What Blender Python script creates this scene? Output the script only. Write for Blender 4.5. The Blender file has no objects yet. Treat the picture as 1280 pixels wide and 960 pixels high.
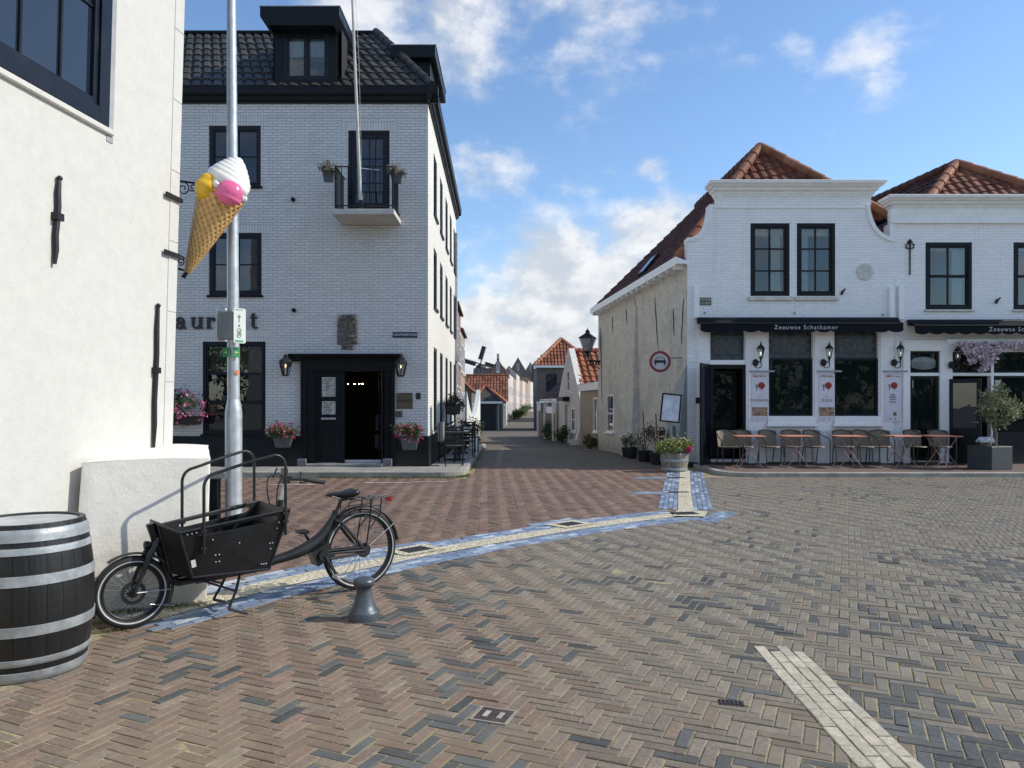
import bpy, bmesh, math, random
import numpy as np
from mathutils import Vector as V, Matrix, noise as mnoise
from mathutils.geometry import tessellate_polygon
PI = math.pi
R = math.radians
scene = bpy.context.scene
COL = scene.collection
F = 940.0
HC = 1.55


def P(u, v, Y):
    return V(((u - 640) * Y / F, Y, HC + (505 - v) * Y / F))


def gz(Y):
    return 0.0 if Y < 22 else -0.0135 * (min(Y, 60) - 22)


def tag(o, label=None, cat=None, group=None, kind=None):
    if label: o['label'] = label
    if cat: o['category'] = cat
    if group: o['group'] = group
    if kind: o['kind'] = kind
    return o


def thing(name, label, cat, loc=(0, 0, 0), rz=0.0, group=None):
    o = bpy.data.objects.new(name, None)
    COL.objects.link(o)
    o.empty_display_size = 0.2
    o.location = loc
    o.rotation_euler = (0, 0, rz)
    return tag(o, label, cat, group)


def dup(root, label, group=None, loc=None, rz=None):
    r = root.copy()
    COL.objects.link(r)
    r['label'] = label
    if group: r['group'] = group
    if loc is not None: r.location = loc
    if rz is not None: r.rotation_euler = (0, 0, rz)
    for ch in list(root.children):
        c = ch.copy(); COL.objects.link(c); c.parent = r
        for g in list(ch.children):
            d = g.copy(); COL.objects.link(d); d.parent = c
    return r


class MB:
    """collects faces; build() links them as one mesh object"""
    def __init__(s):
        s.v = []; s.f = []; s.m = []; s.c = []

    def add(s, verts, faces, mi=0, col=None):
        b = len(s.v)
        s.v.extend([tuple(p) for p in verts])
        for f in faces:
            s.f.append(tuple(i + b for i in f)); s.m.append(mi); s.c.append(col)

    def quad(s, a, b, c, d, mi=0, col=None):
        s.add([a, b, c, d], [(0, 1, 2, 3)], mi, col)

    def box(s, x0, x1, y0, y1, z0, z1, mi=0, col=None):
        vs = [(x0, y0, z0), (x1, y0, z0), (x1, y1, z0), (x0, y1, z0), (x0, y0, z1), (x1, y0, z1), (x1, y1, z1), (x0, y1, z1)]
        s.add(vs, [(0, 3, 2, 1), (4, 5, 6, 7), (0, 1, 5, 4), (1, 2, 6, 5), (2, 3, 7, 6), (3, 0, 4, 7)], mi, col)

    def fbox(s, O, U, W, N, a0, a1, b0, b1, d0, d1, mi=0, col=None):
        """box in a wall frame: a along U, b along W (up), d along outward N"""
        vs = [O + U * a + W * b + N * d for d in (d1, d0) for (a, b) in ((a0, b0), (a1, b0), (a1, b1), (a0, b1))]
        s.add(vs, [(0, 1, 2, 3), (7, 6, 5, 4), (0, 4, 5, 1), (1, 5, 6, 2), (2, 6, 7, 3), (3, 7, 4, 0)], mi, col)

    def obox(s, c, size, M=None, mi=0, col=None):
        c = V(c)
        M = M or Matrix.Identity(3)
        h = [x / 2 for x in size]
        vs = [c + M @ V((sx * h[0], sy * h[1], sz * h[2])) for sz in (-1, 1) for (sx, sy) in ((-1, -1), (1, -1), (1, 1), (-1, 1))]
        s.add(vs, [(0, 3, 2, 1), (4, 5, 6, 7), (0, 1, 5, 4), (1, 2, 6, 5), (2, 3, 7, 6), (3, 0, 4, 7)], mi, col)

    def tube(s, pts, r, n=8, mi=0, caps=True, flat=1.0, col=None):
        pts = [V(p) for p in pts]
        rs = r if isinstance(r, (list, tuple)) else [r] * len(pts)
        up = None
        rings = []
        for i, p in enumerate(pts):
            if i == 0: t = pts[1] - p
            elif i == len(pts) - 1: t = p - pts[i - 1]
            else: t = (pts[i + 1] - p).normalized() + (p - pts[i - 1]).normalized()
            t = t.normalized() if t.length > 1e-9 else V((0, 0, 1))
            if up is None:
                up = V((0, 0, 1)) if abs(t.z) < 0.9 else V((0, 1, 0))
            a = t.cross(up)
            if a.length < 1e-6: a = t.cross(V((1, 0, 0)))
            a.normalize(); b = a.cross(t).normalized(); up = b
            rings.append([p + a * math.cos(2 * PI * k / n) * rs[i] + b * math.sin(2 * PI * k / n) * rs[i] * flat for k in range(n)])
        vs = [q for ring in rings for q in ring]
        fs = []
        for i in range(len(pts) - 1):
            for k in range(n):
                fs.append((i * n + k, i * n + (k + 1) % n, (i + 1) * n + (k + 1) % n, (i + 1) * n + k))
        if caps:
            fs.append(tuple(range(n - 1, -1, -1)))
            fs.append(tuple((len(pts) - 1) * n + k for k in range(n)))
        s.add(vs, fs, mi, col)

    def lathe(s, prof, c=(0, 0, 0), n=24, M=None, mi=0, caps=True, a0=0.0, a1=2 * PI, col=None):
        c = V(c); M = M or Matrix.Identity(3)
        full = abs(a1 - a0 - 2 * PI) < 1e-6
        k1 = n if full else n + 1
        vs = [c + M @ V((r * math.cos(a0 + (a1 - a0) * k / n), r * math.sin(a0 + (a1 - a0) * k / n), z)) for (r, z) in prof for k in range(k1)]
        fs = []
        for i in range(len(prof) - 1):
            for k in range(n):
                k2 = (k + 1) % k1
                fs.append((i * k1 + k, i * k1 + k2, (i + 1) * k1 + k2, (i + 1) * k1 + k))
        if caps and full:
            fs.append(tuple(range(n - 1, -1, -1)))
            fs.append(tuple((len(prof) - 1) * k1 + k for k in range(n)))
        s.add(vs, fs, mi, col)

    def torus(s, c, R0, r, M=None, n=40, k=10, mi=0, sq=1.0):
        c = V(c); M = M or Matrix.Identity(3)
        vs = []; fs = []
        for i in range(n):
            a = 2 * PI * i / n
            for j in range(k):
                b = 2 * PI * j / k
                rr = R0 + r * math.cos(b)
                vs.append(c + M @ V((rr * math.cos(a), rr * math.sin(a), r * sq * math.sin(b))))
        for i in range(n):
            for j in range(k):
                fs.append((i * k + j, ((i + 1) % n) * k + j, ((i + 1) % n) * k + (j + 1) % k, i * k + (j + 1) % k))
        s.add(vs, fs, mi)

    def sphere(s, c, r, n=12, m=8, M=None, mi=0, col=None):
        M = M or Matrix.Identity(3)
        r = r if isinstance(r, (tuple, list)) else (r, r, r)
        c = V(c)
        vs = [c + M @ V((0, 0, r[2]))]
        for i in range(1, m):
            t = PI * i / m
            for k in range(n):
                a = 2 * PI * k / n
                vs.append(c + M @ V((r[0] * math.sin(t) * math.cos(a), r[1] * math.sin(t) * math.sin(a), r[2] * math.cos(t))))
        vs.append(c + M @ V((0, 0, -r[2])))
        fs = [(0, 1 + k, 1 + (k + 1) % n) for k in range(n)]
        for i in range(m - 2):
            for k in range(n):
                fs.append((1 + i * n + k, 1 + (i + 1) * n + k, 1 + (i + 1) * n + (k + 1) % n, 1 + i * n + (k + 1) % n))
        last = len(vs) - 1
        fs += [(last, 1 + (m - 2) * n + (k + 1) % n, 1 + (m - 2) * n + k) for k in range(n)]
        s.add(vs, fs, mi, col)

    def poly(s, O, U, W, N, outer, holes=(), d=0.0, mi=0, reveal=0.0, mir=None, edge=0.0):
        """flat polygon with holes in a wall frame; reveal = depth of the hole sides"""
        loops = [[V((a, b, 0)) for a, b in outer]]
        for h in holes: loops.append([V((a, b, 0)) for a, b in h])
        flat = [p for l in loops for p in l]
        tris = tessellate_polygon(loops)
        vs = [O + U * p.x + W * p.y + N * d for p in flat]
        fs = []
        for t in tris:
            a, b, c = (flat[i] for i in t)
            cr = (b.x - a.x) * (c.y - a.y) - (b.y - a.y) * (c.x - a.x)
            if abs(cr) < 1e-10: continue
            fs.append(tuple(t) if cr > 0 else (t[0], t[2], t[1]))
        nn = U.cross(W).dot(N)
        if nn < 0: fs = [f[::-1] for f in fs]
        s.add(vs, fs, mi)
        if reveal:
            for h in holes:
                for i in range(len(h)):
                    (a, b), (c, e) = h[i], h[(i + 1) % len(h)]
                    p, q = O + U * a + W * b + N * d, O + U * c + W * e + N * d
                    s.quad(p, q, q - N * reveal, p - N * reveal, mi if mir is None else mir)
        if edge:
            for i in range(len(outer)):
                (a, b), (c, e) = outer[i], outer[(i + 1) % len(outer)]
                p, q = O + U * a + W * b + N * d, O + U * c + W * e + N * d
                s.quad(q, p, p - N * edge, q - N * edge, mi)

    def prism(s, O, U, W, N, outer, d0, d1, mi=0):
        s.poly(O, U, W, N, outer, d=d1, mi=mi)
        s.poly(O, U, W, -N, outer, d=-d0, mi=mi)
        s_area = sum(outer[i][0] * outer[(i + 1) % len(outer)][1] - outer[(i + 1) % len(outer)][0] * outer[i][1] for i in range(len(outer)))
        fl = (s_area > 0) == (U.cross(W).dot(N) > 0)
        for i in range(len(outer)):
            (a, b), (c, e) = outer[i], outer[(i + 1) % len(outer)]
            p, q = O + U * a + W * b, O + U * c + W * e
            vs = (p + N * d0, q + N * d0, q + N * d1, p + N * d1)
            s.quad(*(vs if fl else vs[::-1]), mi)

    def extrude_profile(s, A, B, out, prof, mi=0):
        """sweep a (d,z) profile from A to B; d along out"""
        A, B, out = V(A), V(B), V(out)
        n = len(prof)
        vs = [Q + out * d + V((0, 0, z)) for Q in (A, B) for d, z in prof]
        fs = [(i, i + 1, n + i + 1, n + i) for i in range(n - 1)]
        fs += [tuple(range(n - 1, -1, -1)), tuple(range(n, 2 * n))]
        s.add(vs, fs, mi)

    def text(s, txt, M, size=1.0, ext=0.0, mi=0, align='CENTER', bold=0.0, space=1.0):
        cu = bpy.data.curves.new('t', 'FONT')
        cu.body = txt; cu.size = size; cu.align_x = align; cu.align_y = 'CENTER'
        cu.extrude = ext; cu.offset = bold; cu.space_character = space; cu.resolution_u = 3
        o = bpy.data.objects.new('t', cu); COL.objects.link(o)
        dg = bpy.context.evaluated_depsgraph_get(); dg.update()
        me = bpy.data.meshes.new_from_object(o.evaluated_get(dg))
        s.add([M @ v.co for v in me.vertices], [tuple(p.vertices) for p in me.polygons], mi)
        bpy.data.objects.remove(o); bpy.data.meshes.remove(me); bpy.data.curves.remove(cu)

    def xform(s, M, start=0):
        for i in range(start, len(s.v)):
            s.v[i] = tuple(M @ V(s.v[i]))

    def build(s, name, mats, parent=None, smooth=None, bevel=0.0, uv=True, kind=None, bseg=1, merge=False):
        me = bpy.data.meshes.new(name)
        off = V((0, 0, 0))
        q = parent
        while q is not None:
            off += q.location; q = q.parent
        vs = [(x - off.x, y - off.y, z - off.z) for x, y, z in s.v] if off.length > 0 else s.v
        me.from_pydata(vs, [], s.f)
        if not isinstance(mats, (list, tuple)): mats = [mats]
        for m in mats: me.materials.append(m)
        if len(mats) > 1: me.polygons.foreach_set('material_index', s.m)
        if any(c is not None for c in s.c):
            at = me.attributes.new('Col', 'FLOAT_COLOR', 'FACE')
            dat = np.array([(c if c is not None else (.5, .5, .5)) + (1.0,) for c in s.c], dtype=np.float32).ravel()
            at.data.foreach_set('color', dat)
        if bevel or merge:
            bm = bmesh.new(); bm.from_mesh(me)
            bmesh.ops.remove_doubles(bm, verts=bm.verts, dist=1e-5)
            if bevel:
                es = [e for e in bm.edges if len(e.link_faces) == 2 and e.calc_face_angle(0) > R(35)]
                bmesh.ops.bevel(bm, geom=es, offset=bevel, segments=bseg, affect='EDGES', clamp_overlap=True, profile=.5)
            bm.to_mesh(me); bm.free()
        if uv and len(me.polygons):
            lay = me.uv_layers.new(name='UVMap')
            n = len(me.polygons)
            nor = np.empty(n * 3, np.float32); me.polygons.foreach_get('normal', nor); nor = nor.reshape(-1, 3)
            tot = np.empty(n, np.int32); me.polygons.foreach_get('loop_total', tot)
            li = np.empty(len(me.loops), np.int32); me.loops.foreach_get('vertex_index', li)
            co = np.empty(len(me.vertices) * 3, np.float32); me.vertices.foreach_get('co', co); co = co.reshape(-1, 3) + np.array(off, np.float32)
            fn = np.repeat(nor, tot, axis=0)
            p = co[li]
            hz = np.hypot(fn[:, 0], fn[:, 1]); ok = hz > 0.15
            tx = np.where(ok, -fn[:, 1] / np.maximum(hz, 1e-6), 1.0); ty = np.where(ok, fn[:, 0] / np.maximum(hz, 1e-6), 0.0)
            uu = p[:, 0] * tx + p[:, 1] * ty
            bx = fn[:, 1] * 0 - fn[:, 2] * ty; by = fn[:, 2] * tx; bz = fn[:, 0] * ty - fn[:, 1] * tx
            vv = p[:, 0] * bx + p[:, 1] * by + p[:, 2] * bz
            vv = np.where(ok & (np.abs(fn[:, 2]) < .3), p[:, 2], vv)
            lay.data.foreach_set('uv', np.stack([uu, vv], 1).astype(np.float32).ravel())
        if smooth:
            me.shade_smooth()
            me.set_sharp_from_angle(angle=R(smooth))
        o = bpy.data.objects.new(name, me)
        COL.objects.link(o)
        if parent: o.parent = parent
        if kind: o['kind'] = kind
        return o


# ---------------------------------------------------------------- materials
class NT:
    def __init__(s, nt): s.nt = nt
    def n(s, typ, ins=None, **kw):
        nd = s.nt.nodes.new(typ)
        for k, v in kw.items(): setattr(nd, k, v)
        for k, v in (ins or {}).items(): s.set(nd, k, v)
        return nd
    def set(s, nd, k, v):
        if isinstance(v, bpy.types.NodeSocket): s.nt.links.new(v, nd.inputs[k])
        elif isinstance(v, bpy.types.Node): s.nt.links.new(v.outputs[0], nd.inputs[k])
        else:
            if isinstance(v, (tuple, list)) and len(v) == 3 and nd.inputs[k].type == 'RGBA': v = tuple(v) + (1,)
            nd.inputs[k].default_value = v
    def mix(s, f, a, b, mode='MIX'):
        m = s.n('ShaderNodeMix', data_type='RGBA', blend_type=mode)
        s.set(m, 0, f); s.set(m, 6, a); s.set(m, 7, b)
        return m.outputs[2]
    def math(s, op, a, b=0.0, c=None, clamp=False):
        m = s.n('ShaderNodeMath', operation=op, use_clamp=clamp)
        s.set(m, 0, a); s.set(m, 1, b)
        if c is not None: s.set(m, 2, c)
        return m.outputs[0]
    def ramp(s, f, lo, hi, a=0.0, b=1.0, smooth=True):
        m = s.n('ShaderNodeMapRange', interpolation_type='SMOOTHSTEP' if smooth else 'LINEAR')
        s.set(m, 0, f); s.set(m, 1, lo); s.set(m, 2, hi); s.set(m, 3, a); s.set(m, 4, b)
        return m.outputs[0]
    def noise(s, vec, scale, detail=4, rough=.55, dist=0.0):
        return s.n('ShaderNodeTexNoise', {'Vector': vec, 'Scale': scale, 'Detail': detail, 'Roughness': rough, 'Distortion': dist}).outputs[0]


def newmat(name):
    m = bpy.data.materials.new(name); m.use_nodes = True
    nt = m.node_tree; nt.nodes.clear()
    t = NT(nt)
    out = t.n('ShaderNodeOutputMaterial')
    b = t.n('ShaderNodeBsdfPrincipled')
    nt.links.new(b.outputs[0], out.inputs[0])
    t.obj = t.n('ShaderNodeTexCoord').outputs['Object']
    t.uv = t.n('ShaderNodeUVMap').outputs[0]
    t.pos = t.n('ShaderNodeNewGeometry').outputs['Position']
    return m, t, b


def c3(h, k=1.0):
    """sRGB hex to linear"""
    h = h.lstrip('#')
    r = []
    for i in (0, 2, 4):
        x = int(h[i:i + 2], 16) / 255
        r.append((x / 12.92 if x <= .04045 else ((x + .055) / 1.055) ** 2.4) * k)
    return tuple(r)


def dark(c, k): return tuple(x * k for x in c)


MATS = {}


def plain(name, col, rough=.6, metal=0.0, var=.25, scale=6.0, bump=.15, bscale=60, spec=.5, attr=False, edge=None, trans=0.0, dirt=0.0):
    if name in MATS: return MATS[name]
    m, t, b = newmat(name)
    nz = t.noise(t.pos, scale, 5, .6)
    f = t.ramp(nz, .3, .7)
    if attr:
        base = t.n('ShaderNodeAttribute', attribute_name='Col').outputs[0]
        c = t.mix(1.0, base, t.mix(f, (1 - var,) * 3, (1 + var * .6,) * 3), 'MULTIPLY')
    else:
        c = t.mix(f, dark(col, 1 - var), dark(col, 1 + var * .5))
    if dirt:
        z = t.n('ShaderNodeSeparateXYZ', {0: t.pos}).outputs[2]
        dz = t.ramp(t.math('ADD', z, t.math('MULTIPLY', t.noise(t.pos, 3.5, 5), .5)), .25, .75, dirt, 0.0)
        c = t.mix(dz, c, (.12, .105, .075))
    t.set(b, 'Base Color', c)
    t.set(b, 'Roughness', t.ramp(nz, .2, .8, max(.02, rough - .12), min(1, rough + .1)))
    b.inputs['Metallic'].default_value = metal
    b.inputs['Specular IOR Level'].default_value = spec
    if bump:
        bp = t.n('ShaderNodeBump', {'Strength': bump, 'Distance': .01, 'Height': t.noise(t.pos, bscale, 4, .6)})
        t.set(b, 'Normal', bp)
    if trans:
        out = [n for n in t.nt.nodes if n.type == 'OUTPUT_MATERIAL'][0]
        tr = t.n('ShaderNodeBsdfTranslucent', {'Color': c})
        mx = t.n('ShaderNodeMixShader', {0: trans, 1: b.outputs[0], 2: tr.outputs[0]})
        t.nt.links.new(mx.outputs[0], out.inputs[0])
    MATS[name] = m
    return m


def brickwall(name, col, mortar, bw=.215, bh=.066, ms=.008, var=.12, bump=.6, rough=.75, grime=.25, grime_col=(.2, .19, .17), colb=None, low=1.0):
    m, t, b = newmat(name)
    wob = t.n('ShaderNodeTexNoise', {'Vector': t.pos, 'Scale': 3.0, 'Detail': 2})
    vec = t.n('ShaderNodeVectorMath', {0: t.uv, 1: t.n('ShaderNodeVectorMath', {0: wob.outputs[1], 3: .022}, operation='SCALE').outputs[0]}, operation='ADD').outputs[0]
    br = t.n('ShaderNodeTexBrick', {'Vector': vec, 'Scale': 1.0, 'Mortar Size': ms, 'Mortar Smooth': .35, 'Bias': 0.0, 'Brick Width': bw, 'Row Height': bh,
             'Color1': dark(col, 1 - var), 'Color2': dark(colb or col, 1 + var * .6), 'Mortar': mortar})
    br.offset = .5
    n1 = t.noise(t.pos, 1.3, 6, .65)
    n2 = t.noise(t.pos, 14, 5, .6)
    c = t.mix(t.math('MULTIPLY', t.ramp(n1, .5, .75), grime), br.outputs[0], dark(grime_col, 1))
    c = t.mix(t.ramp(n2, .35, .7, 0, .14), c, dark(col, 1.12))
    n4 = t.noise(t.n('ShaderNodeMapping', {'Vector': t.pos, 'Scale': (3.2, 3.2, .28)}).outputs[0], 1.7, 6, .65)
    c = t.mix(t.ramp(n4, .53, .78, 0, .5 * (grime + .15)), c, dark(grime_col, .85))
    zz = t.n('ShaderNodeSeparateXYZ', {0: t.pos}).outputs[2]
    lo = t.ramp(t.math('ADD', zz, t.math('MULTIPLY', n1, .8)), .5, 1.3, .35 * low, 0)
    c = t.mix(lo, c, dark(grime_col, .8))
    t.set(b, 'Base Color', c)
    t.set(b, 'Roughness', t.ramp(n2, .2, .8, rough - .1, rough + .1))
    b.inputs['Specular IOR Level'].default_value = .3
    h = t.math('ADD', t.math('MULTIPLY', t.math('SUBTRACT', 1.0, br.outputs[1]), 1.0), t.math('MULTIPLY', n2, .5))
    t.set(b, 'Normal', t.n('ShaderNodeBump', {'Strength': bump, 'Distance': .012, 'Height': h}))
    return m


def plaster(name, col, var=.08, bump=.5, streak=.3, streak_col=(.25, .24, .2), low=.5, patch=0.0, patch_col=(.3, .3, .3)):
    m, t, b = newmat(name)
    n1 = t.noise(t.pos, 1.1, 6, .65)
    n2 = t.noise(t.pos, 9, 6, .65)
    n3 = t.noise(t.pos, 55, 4, .6)
    mp = t.n('ShaderNodeMapping', {'Vector': t.pos, 'Scale': (5, 5, .35)})
    n4 = t.noise(mp.outputs[0], 1.6, 5, .6)
    c = t.mix(t.ramp(n2, .3, .7), dark(col, 1 - var), dark(col, 1 + var * .4))
    c = t.mix(t.ramp(n4, .52, .8, 0, streak), c, streak_col)
    if patch: c = t.mix(t.ramp(n1, .5, .62, 0, patch), c, patch_col)
    zz = t.n('ShaderNodeSeparateXYZ', {0: t.pos}).outputs[2]
    lo = t.ramp(t.math('ADD', zz, t.math('MULTIPLY', n2, .7)), .35, .95, low, 0)
    c = t.mix(lo, c, dark(streak_col, .7))
    t.set(b, 'Base Color', c)
    b.inputs['Roughness'].default_value = .85
    b.inputs['Specular IOR Level'].default_value = .25
    h = t.math('ADD', t.math('MULTIPLY', n2, .8), t.math('MULTIPLY', n3, .35))
    h = t.math('ADD', h, t.math('MULTIPLY', n1, 1.5))
    t.set(b, 'Normal', t.n('ShaderNodeBump', {'Strength': bump, 'Distance': .03, 'Height': h}))
    return m


def glass(name, tint=(.01, .014, .02), clear=0.0, rough=.02, spec=.5):
    """window glass: glossy over a dark tint, or partly clear so that a room shows behind it"""
    m, t, b = newmat(name)
    n = t.noise(t.pos, 2.2, 2, .5)
    t.set(b, 'Base Color', tuple(tint))
    b.inputs['Roughness'].default_value = rough
    b.inputs['Specular IOR Level'].default_value = spec
    t.set(b, 'Normal', t.n('ShaderNodeBump', {'Strength': .08, 'Distance': .02, 'Height': n}))
    if clear:
        out = [x for x in t.nt.nodes if x.type == 'OUTPUT_MATERIAL'][0]
        tr = t.n('ShaderNodeBsdfTransparent', {'Color': (.85, .9, .9)})
        gl = t.n('ShaderNodeBsdfGlossy', {'Color': (1, 1, 1), 'Roughness': .01, 'Normal': t.n('ShaderNodeBump', {'Strength': .06, 'Distance': .02, 'Height': n})})
        fr = t.n('ShaderNodeFresnel', {'IOR': 1.5})
        mx = t.n('ShaderNodeMixShader', {0: t.math('MULTIPLY', fr.outputs[0], 1.4, clamp=True), 1: tr.outputs[0], 2: gl.outputs[0]})
        t.nt.links.new(mx.outputs[0], out.inputs[0])
    return m


def emis(name, col, s):
    m, t, b = newmat(name)
    t.set(b, 'Base Color', col); t.set(b, 'Emission Color', col); b.inputs['Emission Strength'].default_value = s
    return m


def roofmat(name, var=.5, rough=.6, spec=.4, lichen=.2):
    """tiles: colour per tile from the mesh, weathered by noise"""
    m, t, b = newmat(name)
    base = t.n('ShaderNodeAttribute', attribute_name='Col').outputs[0]
    n1 = t.noise(t.pos, 2.0, 5, .6); n2 = t.noise(t.pos, 22, 5, .65)
    c = t.mix(t.ramp(n1, .35, .7, 0, .55), base, t.mix(1.0, base, (.4, .36, .36), 'MULTIPLY'))
    c = t.mix(t.ramp(n2, .52, .72, 0, lichen), c, (.22, .21, .17))
    t.set(b, 'Base Color', c)
    t.set(b, 'Roughness', t.ramp(n2, .2, .8, rough - .15, rough + .15))
    b.inputs['Specular IOR Level'].default_value = spec
    t.set(b, 'Normal', t.n('ShaderNodeBump', {'Strength': .3, 'Distance': .01, 'Height': n2}))
    return m


def tiles(mb, P00, P10, P01, P11, na, nb, col, rng, h=.04, lift=.035, n=6, inside=None, var=.25, mi=0, col2=None):
    """S-shaped pantiles over a four-cornered patch, P00 to P10 along the eave"""
    P00, P10, P01, P11 = V(P00), V(P10), V(P01), V(P11)
    nor = (P10 - P00).cross(P01 - P00) if (P01 - P00).length > .01 else (P10 - P00).cross(P11 - P00)
    nor.normalize()
    if nor.z < 0: nor = -nor
    def pt(a, b, z): return (P00 * (1 - a) + P10 * a) * (1 - b) + (P01 * (1 - a) + P11 * a) * b + nor * z
    prof = [h * (math.sin(2 * PI * k / n - .6) * .7 + .35 * math.sin(4 * PI * k / n)) for k in range(n + 1)]
    for j in range(nb):
        for i in range(na):
            if inside and not inside((i + .5) / na, (j + .5) / nb): continue
            k_ = 1 + rng.uniform(-var, var)
            cc = col if (col2 is None or rng.random() > .3) else col2
            cl = tuple(x * k_ for x in cc)
            b0, b1 = j / nb, (j + 1.12) / nb
            jit = rng.uniform(-.006, .006)
            vs = []
            for k in range(n + 1):
                a = (i + k / n) / na
                vs += [pt(a, b0, prof[k] - .01), pt(a, b0, prof[k] + lift + jit), pt(a, b1, prof[k])]
            fs = []
            for k in range(n):
                q = k * 3
                fs += [(q, q + 3, q + 4, q + 1), (q + 1, q + 4, q + 5, q + 2)]
            mb.add(vs, fs, mi, cl)


def ridge(mb, A, B, r, col, rng, step=.36, mi=0, var=.2):
    A, B = V(A), V(B)
    L = (B - A).length; n = max(1, int(L / step)); d = (B - A) / n
    for i in range(n):
        k_ = 1 + rng.uniform(-var, var)
        p = A + d * i
        mb.tube([p, p + d * .12, p + d * 1.06], [r * 1.12, r * 1.1, r * .95], 10, mi, True, col=tuple(x * k_ for x in col))


def leaves(mb, n, c, rad, size, rng, cols, mi=0, shell=.55, flat=.0, up=0.0, asp=.5):
    """n leaf faces through an ellipsoid, denser towards its surface"""
    c = V(c)
    for _ in range(n):
        d = V((rng.gauss(0, 1), rng.gauss(0, 1), rng.gauss(0, 1))).normalized()
        r = shell + (1 - shell) * rng.random() if rng.random() < .75 else rng.random() * shell
        p = c + V((d.x * rad[0], d.y * rad[1], d.z * rad[2])) * r
        a = V((rng.gauss(0, 1), rng.gauss(0, 1), rng.gauss(0, 1) * (1 - flat) + up)).normalized()
        b = a.cross(V((rng.gauss(0, 1), rng.gauss(0, 1), rng.gauss(0, 1)))).normalized()
        s_ = size * rng.uniform(.6, 1.3)
        w = b * s_ * asp * .5
        k = rng.uniform(.7, 1.25)
        cl = tuple(x * k for x in rng.choice(cols))
        nn = a.cross(b) * s_ * .15
        mb.add([p, p + a * s_ * .5 + w + nn, p + a * s_, p + a * s_ * .5 - w + nn], [(0, 1, 2, 3)], mi, cl)


def clumps(mb, n, c, rad, size, rng, cols, k=8, cr=.45, **kw):
    """foliage as k clumps inside an ellipsoid: uneven outline with gaps"""
    c = V(c)
    for _ in range(k):
        d = V((rng.gauss(0, 1), rng.gauss(0, 1), rng.gauss(0, 1))).normalized() * rng.uniform(.45, .85)
        q = c + V((d.x * rad[0], d.y * rad[1], d.z * rad[2]))
        s_ = rng.uniform(.7, 1.2) * cr
        tone = rng.uniform(.7, 1.2)
        leaves(mb, n // k, q, (rad[0] * s_, rad[1] * s_, rad[2] * s_), size, rng, [dark(x, tone) for x in cols], **kw)


X_, Y_, Z_ = V((1, 0, 0)), V((0, 1, 0)), V((0, 0, 1))


def rect(a0, a1, b0, b1): return [(a0, b0), (a1, b0), (a1, b1), (a0, b1)]


def window(parent, O, U, N, a0, a1, b0, b1, fm, gm, cols=2, rows=2, rec=.1, fw=.07, bar=.03, sash=None, sill=None, sill_m=None, meet=None,
           curtain=None, blind=None, room=None, name='window', splits=None, W=Z_, post=None, depth=.06):
    """a glazed opening: frame part with pane (and curtain, sill) sub-parts; all in the wall's frame"""
    f = MB()
    B = lambda *k: f.fbox(O, U, W, N, *k)
    d1, d0 = -rec + depth, -rec - .02
    B(a0, a0 + fw, b0, b1, d0, d1); B(a1 - fw, a1, b0, b1, d0, d1)
    B(a0 + fw, a1 - fw, b0, b0 + fw, d0, d1); B(a0 + fw, a1 - fw, b1 - fw, b1, d0, d1)
    ia0, ia1, ib0, ib1 = a0 + fw, a1 - fw, b0 + fw, b1 - fw
    s2 = d1 - .018
    if post:
        for p in post: B(p - fw * .5, p + fw * .5, ib0, ib1, d0, d1)
    if sash:
        edges = [ia0] + [x for p in (post or []) for x in (p - fw * .5, p + fw * .5)] + [ia1]
        for k in range(0, len(edges), 2):
            e0, e1 = edges[k], edges[k + 1]
            B(e0, e0 + sash, ib0, ib1, d0, s2); B(e1 - sash, e1, ib0, ib1, d0, s2)
            B(e0 + sash, e1 - sash, ib0, ib0 + sash, d0, s2); B(e0 + sash, e1 - sash, ib1 - sash, ib1, d0, s2)
    d2 = d1 - .03
    sp = splits or [k / cols for k in range(1, cols)]
    for x in sp:
        xx = ia0 + (ia1 - ia0) * x
        B(xx - bar / 2, xx + bar / 2, ib0, ib1, d0, d2)
    for k in range(1, rows):
        zz = ib0 + (ib1 - ib0) * k / rows
        h = bar * (1.8 if meet and k in meet else 1) / 2
        B(ia0, ia1, zz - h, zz + h, d0 + .001, d2 - .004 if not (meet and k in meet) else d2 + .012)
    o = f.build(name, fm, parent, bevel=.004 if fw > .05 else 0)
    g = MB()
    g.fbox(O, U, W, N, ia0 - .005, ia1 + .005, ib0 - .005, ib1 + .005, d2 - .026, d2 - .018)
    g.build('pane', gm, o)
    if sill:
        s_ = MB(); s_.fbox(O, U, W, N, a0 - sill[0], a1 + sill[0], b0 - sill[2], b0, -rec, sill[1]); s_.build('sill', sill_m, o, bevel=.006)
    if curtain:
        cm = MB()
        for (ca, cb, cz0, cz1) in curtain[1]:
            nn = max(4, int((cb - ca) / .03)); vs = []; fs = []
            for i in range(nn + 1):
                x = ca + (cb - ca) * i / nn
                dd = d0 - .06 + .014 * math.sin(i * 1.9) + .006 * math.sin(i * .7)
                vs += [O + U * x + W * cz0 + N * dd, O + U * x + W * cz1 + N * dd]
            for i in range(nn): fs.append((2 * i, 2 * i + 2, 2 * i + 3, 2 * i + 1))
            cm.add(vs, fs)
        cm.build('curtain', curtain[0], o, smooth=60)
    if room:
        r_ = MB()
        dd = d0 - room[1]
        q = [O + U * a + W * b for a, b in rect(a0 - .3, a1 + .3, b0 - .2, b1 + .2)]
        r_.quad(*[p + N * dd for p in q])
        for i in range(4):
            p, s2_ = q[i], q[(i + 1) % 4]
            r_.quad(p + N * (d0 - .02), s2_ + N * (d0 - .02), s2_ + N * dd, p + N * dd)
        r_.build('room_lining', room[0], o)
    return o


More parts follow.
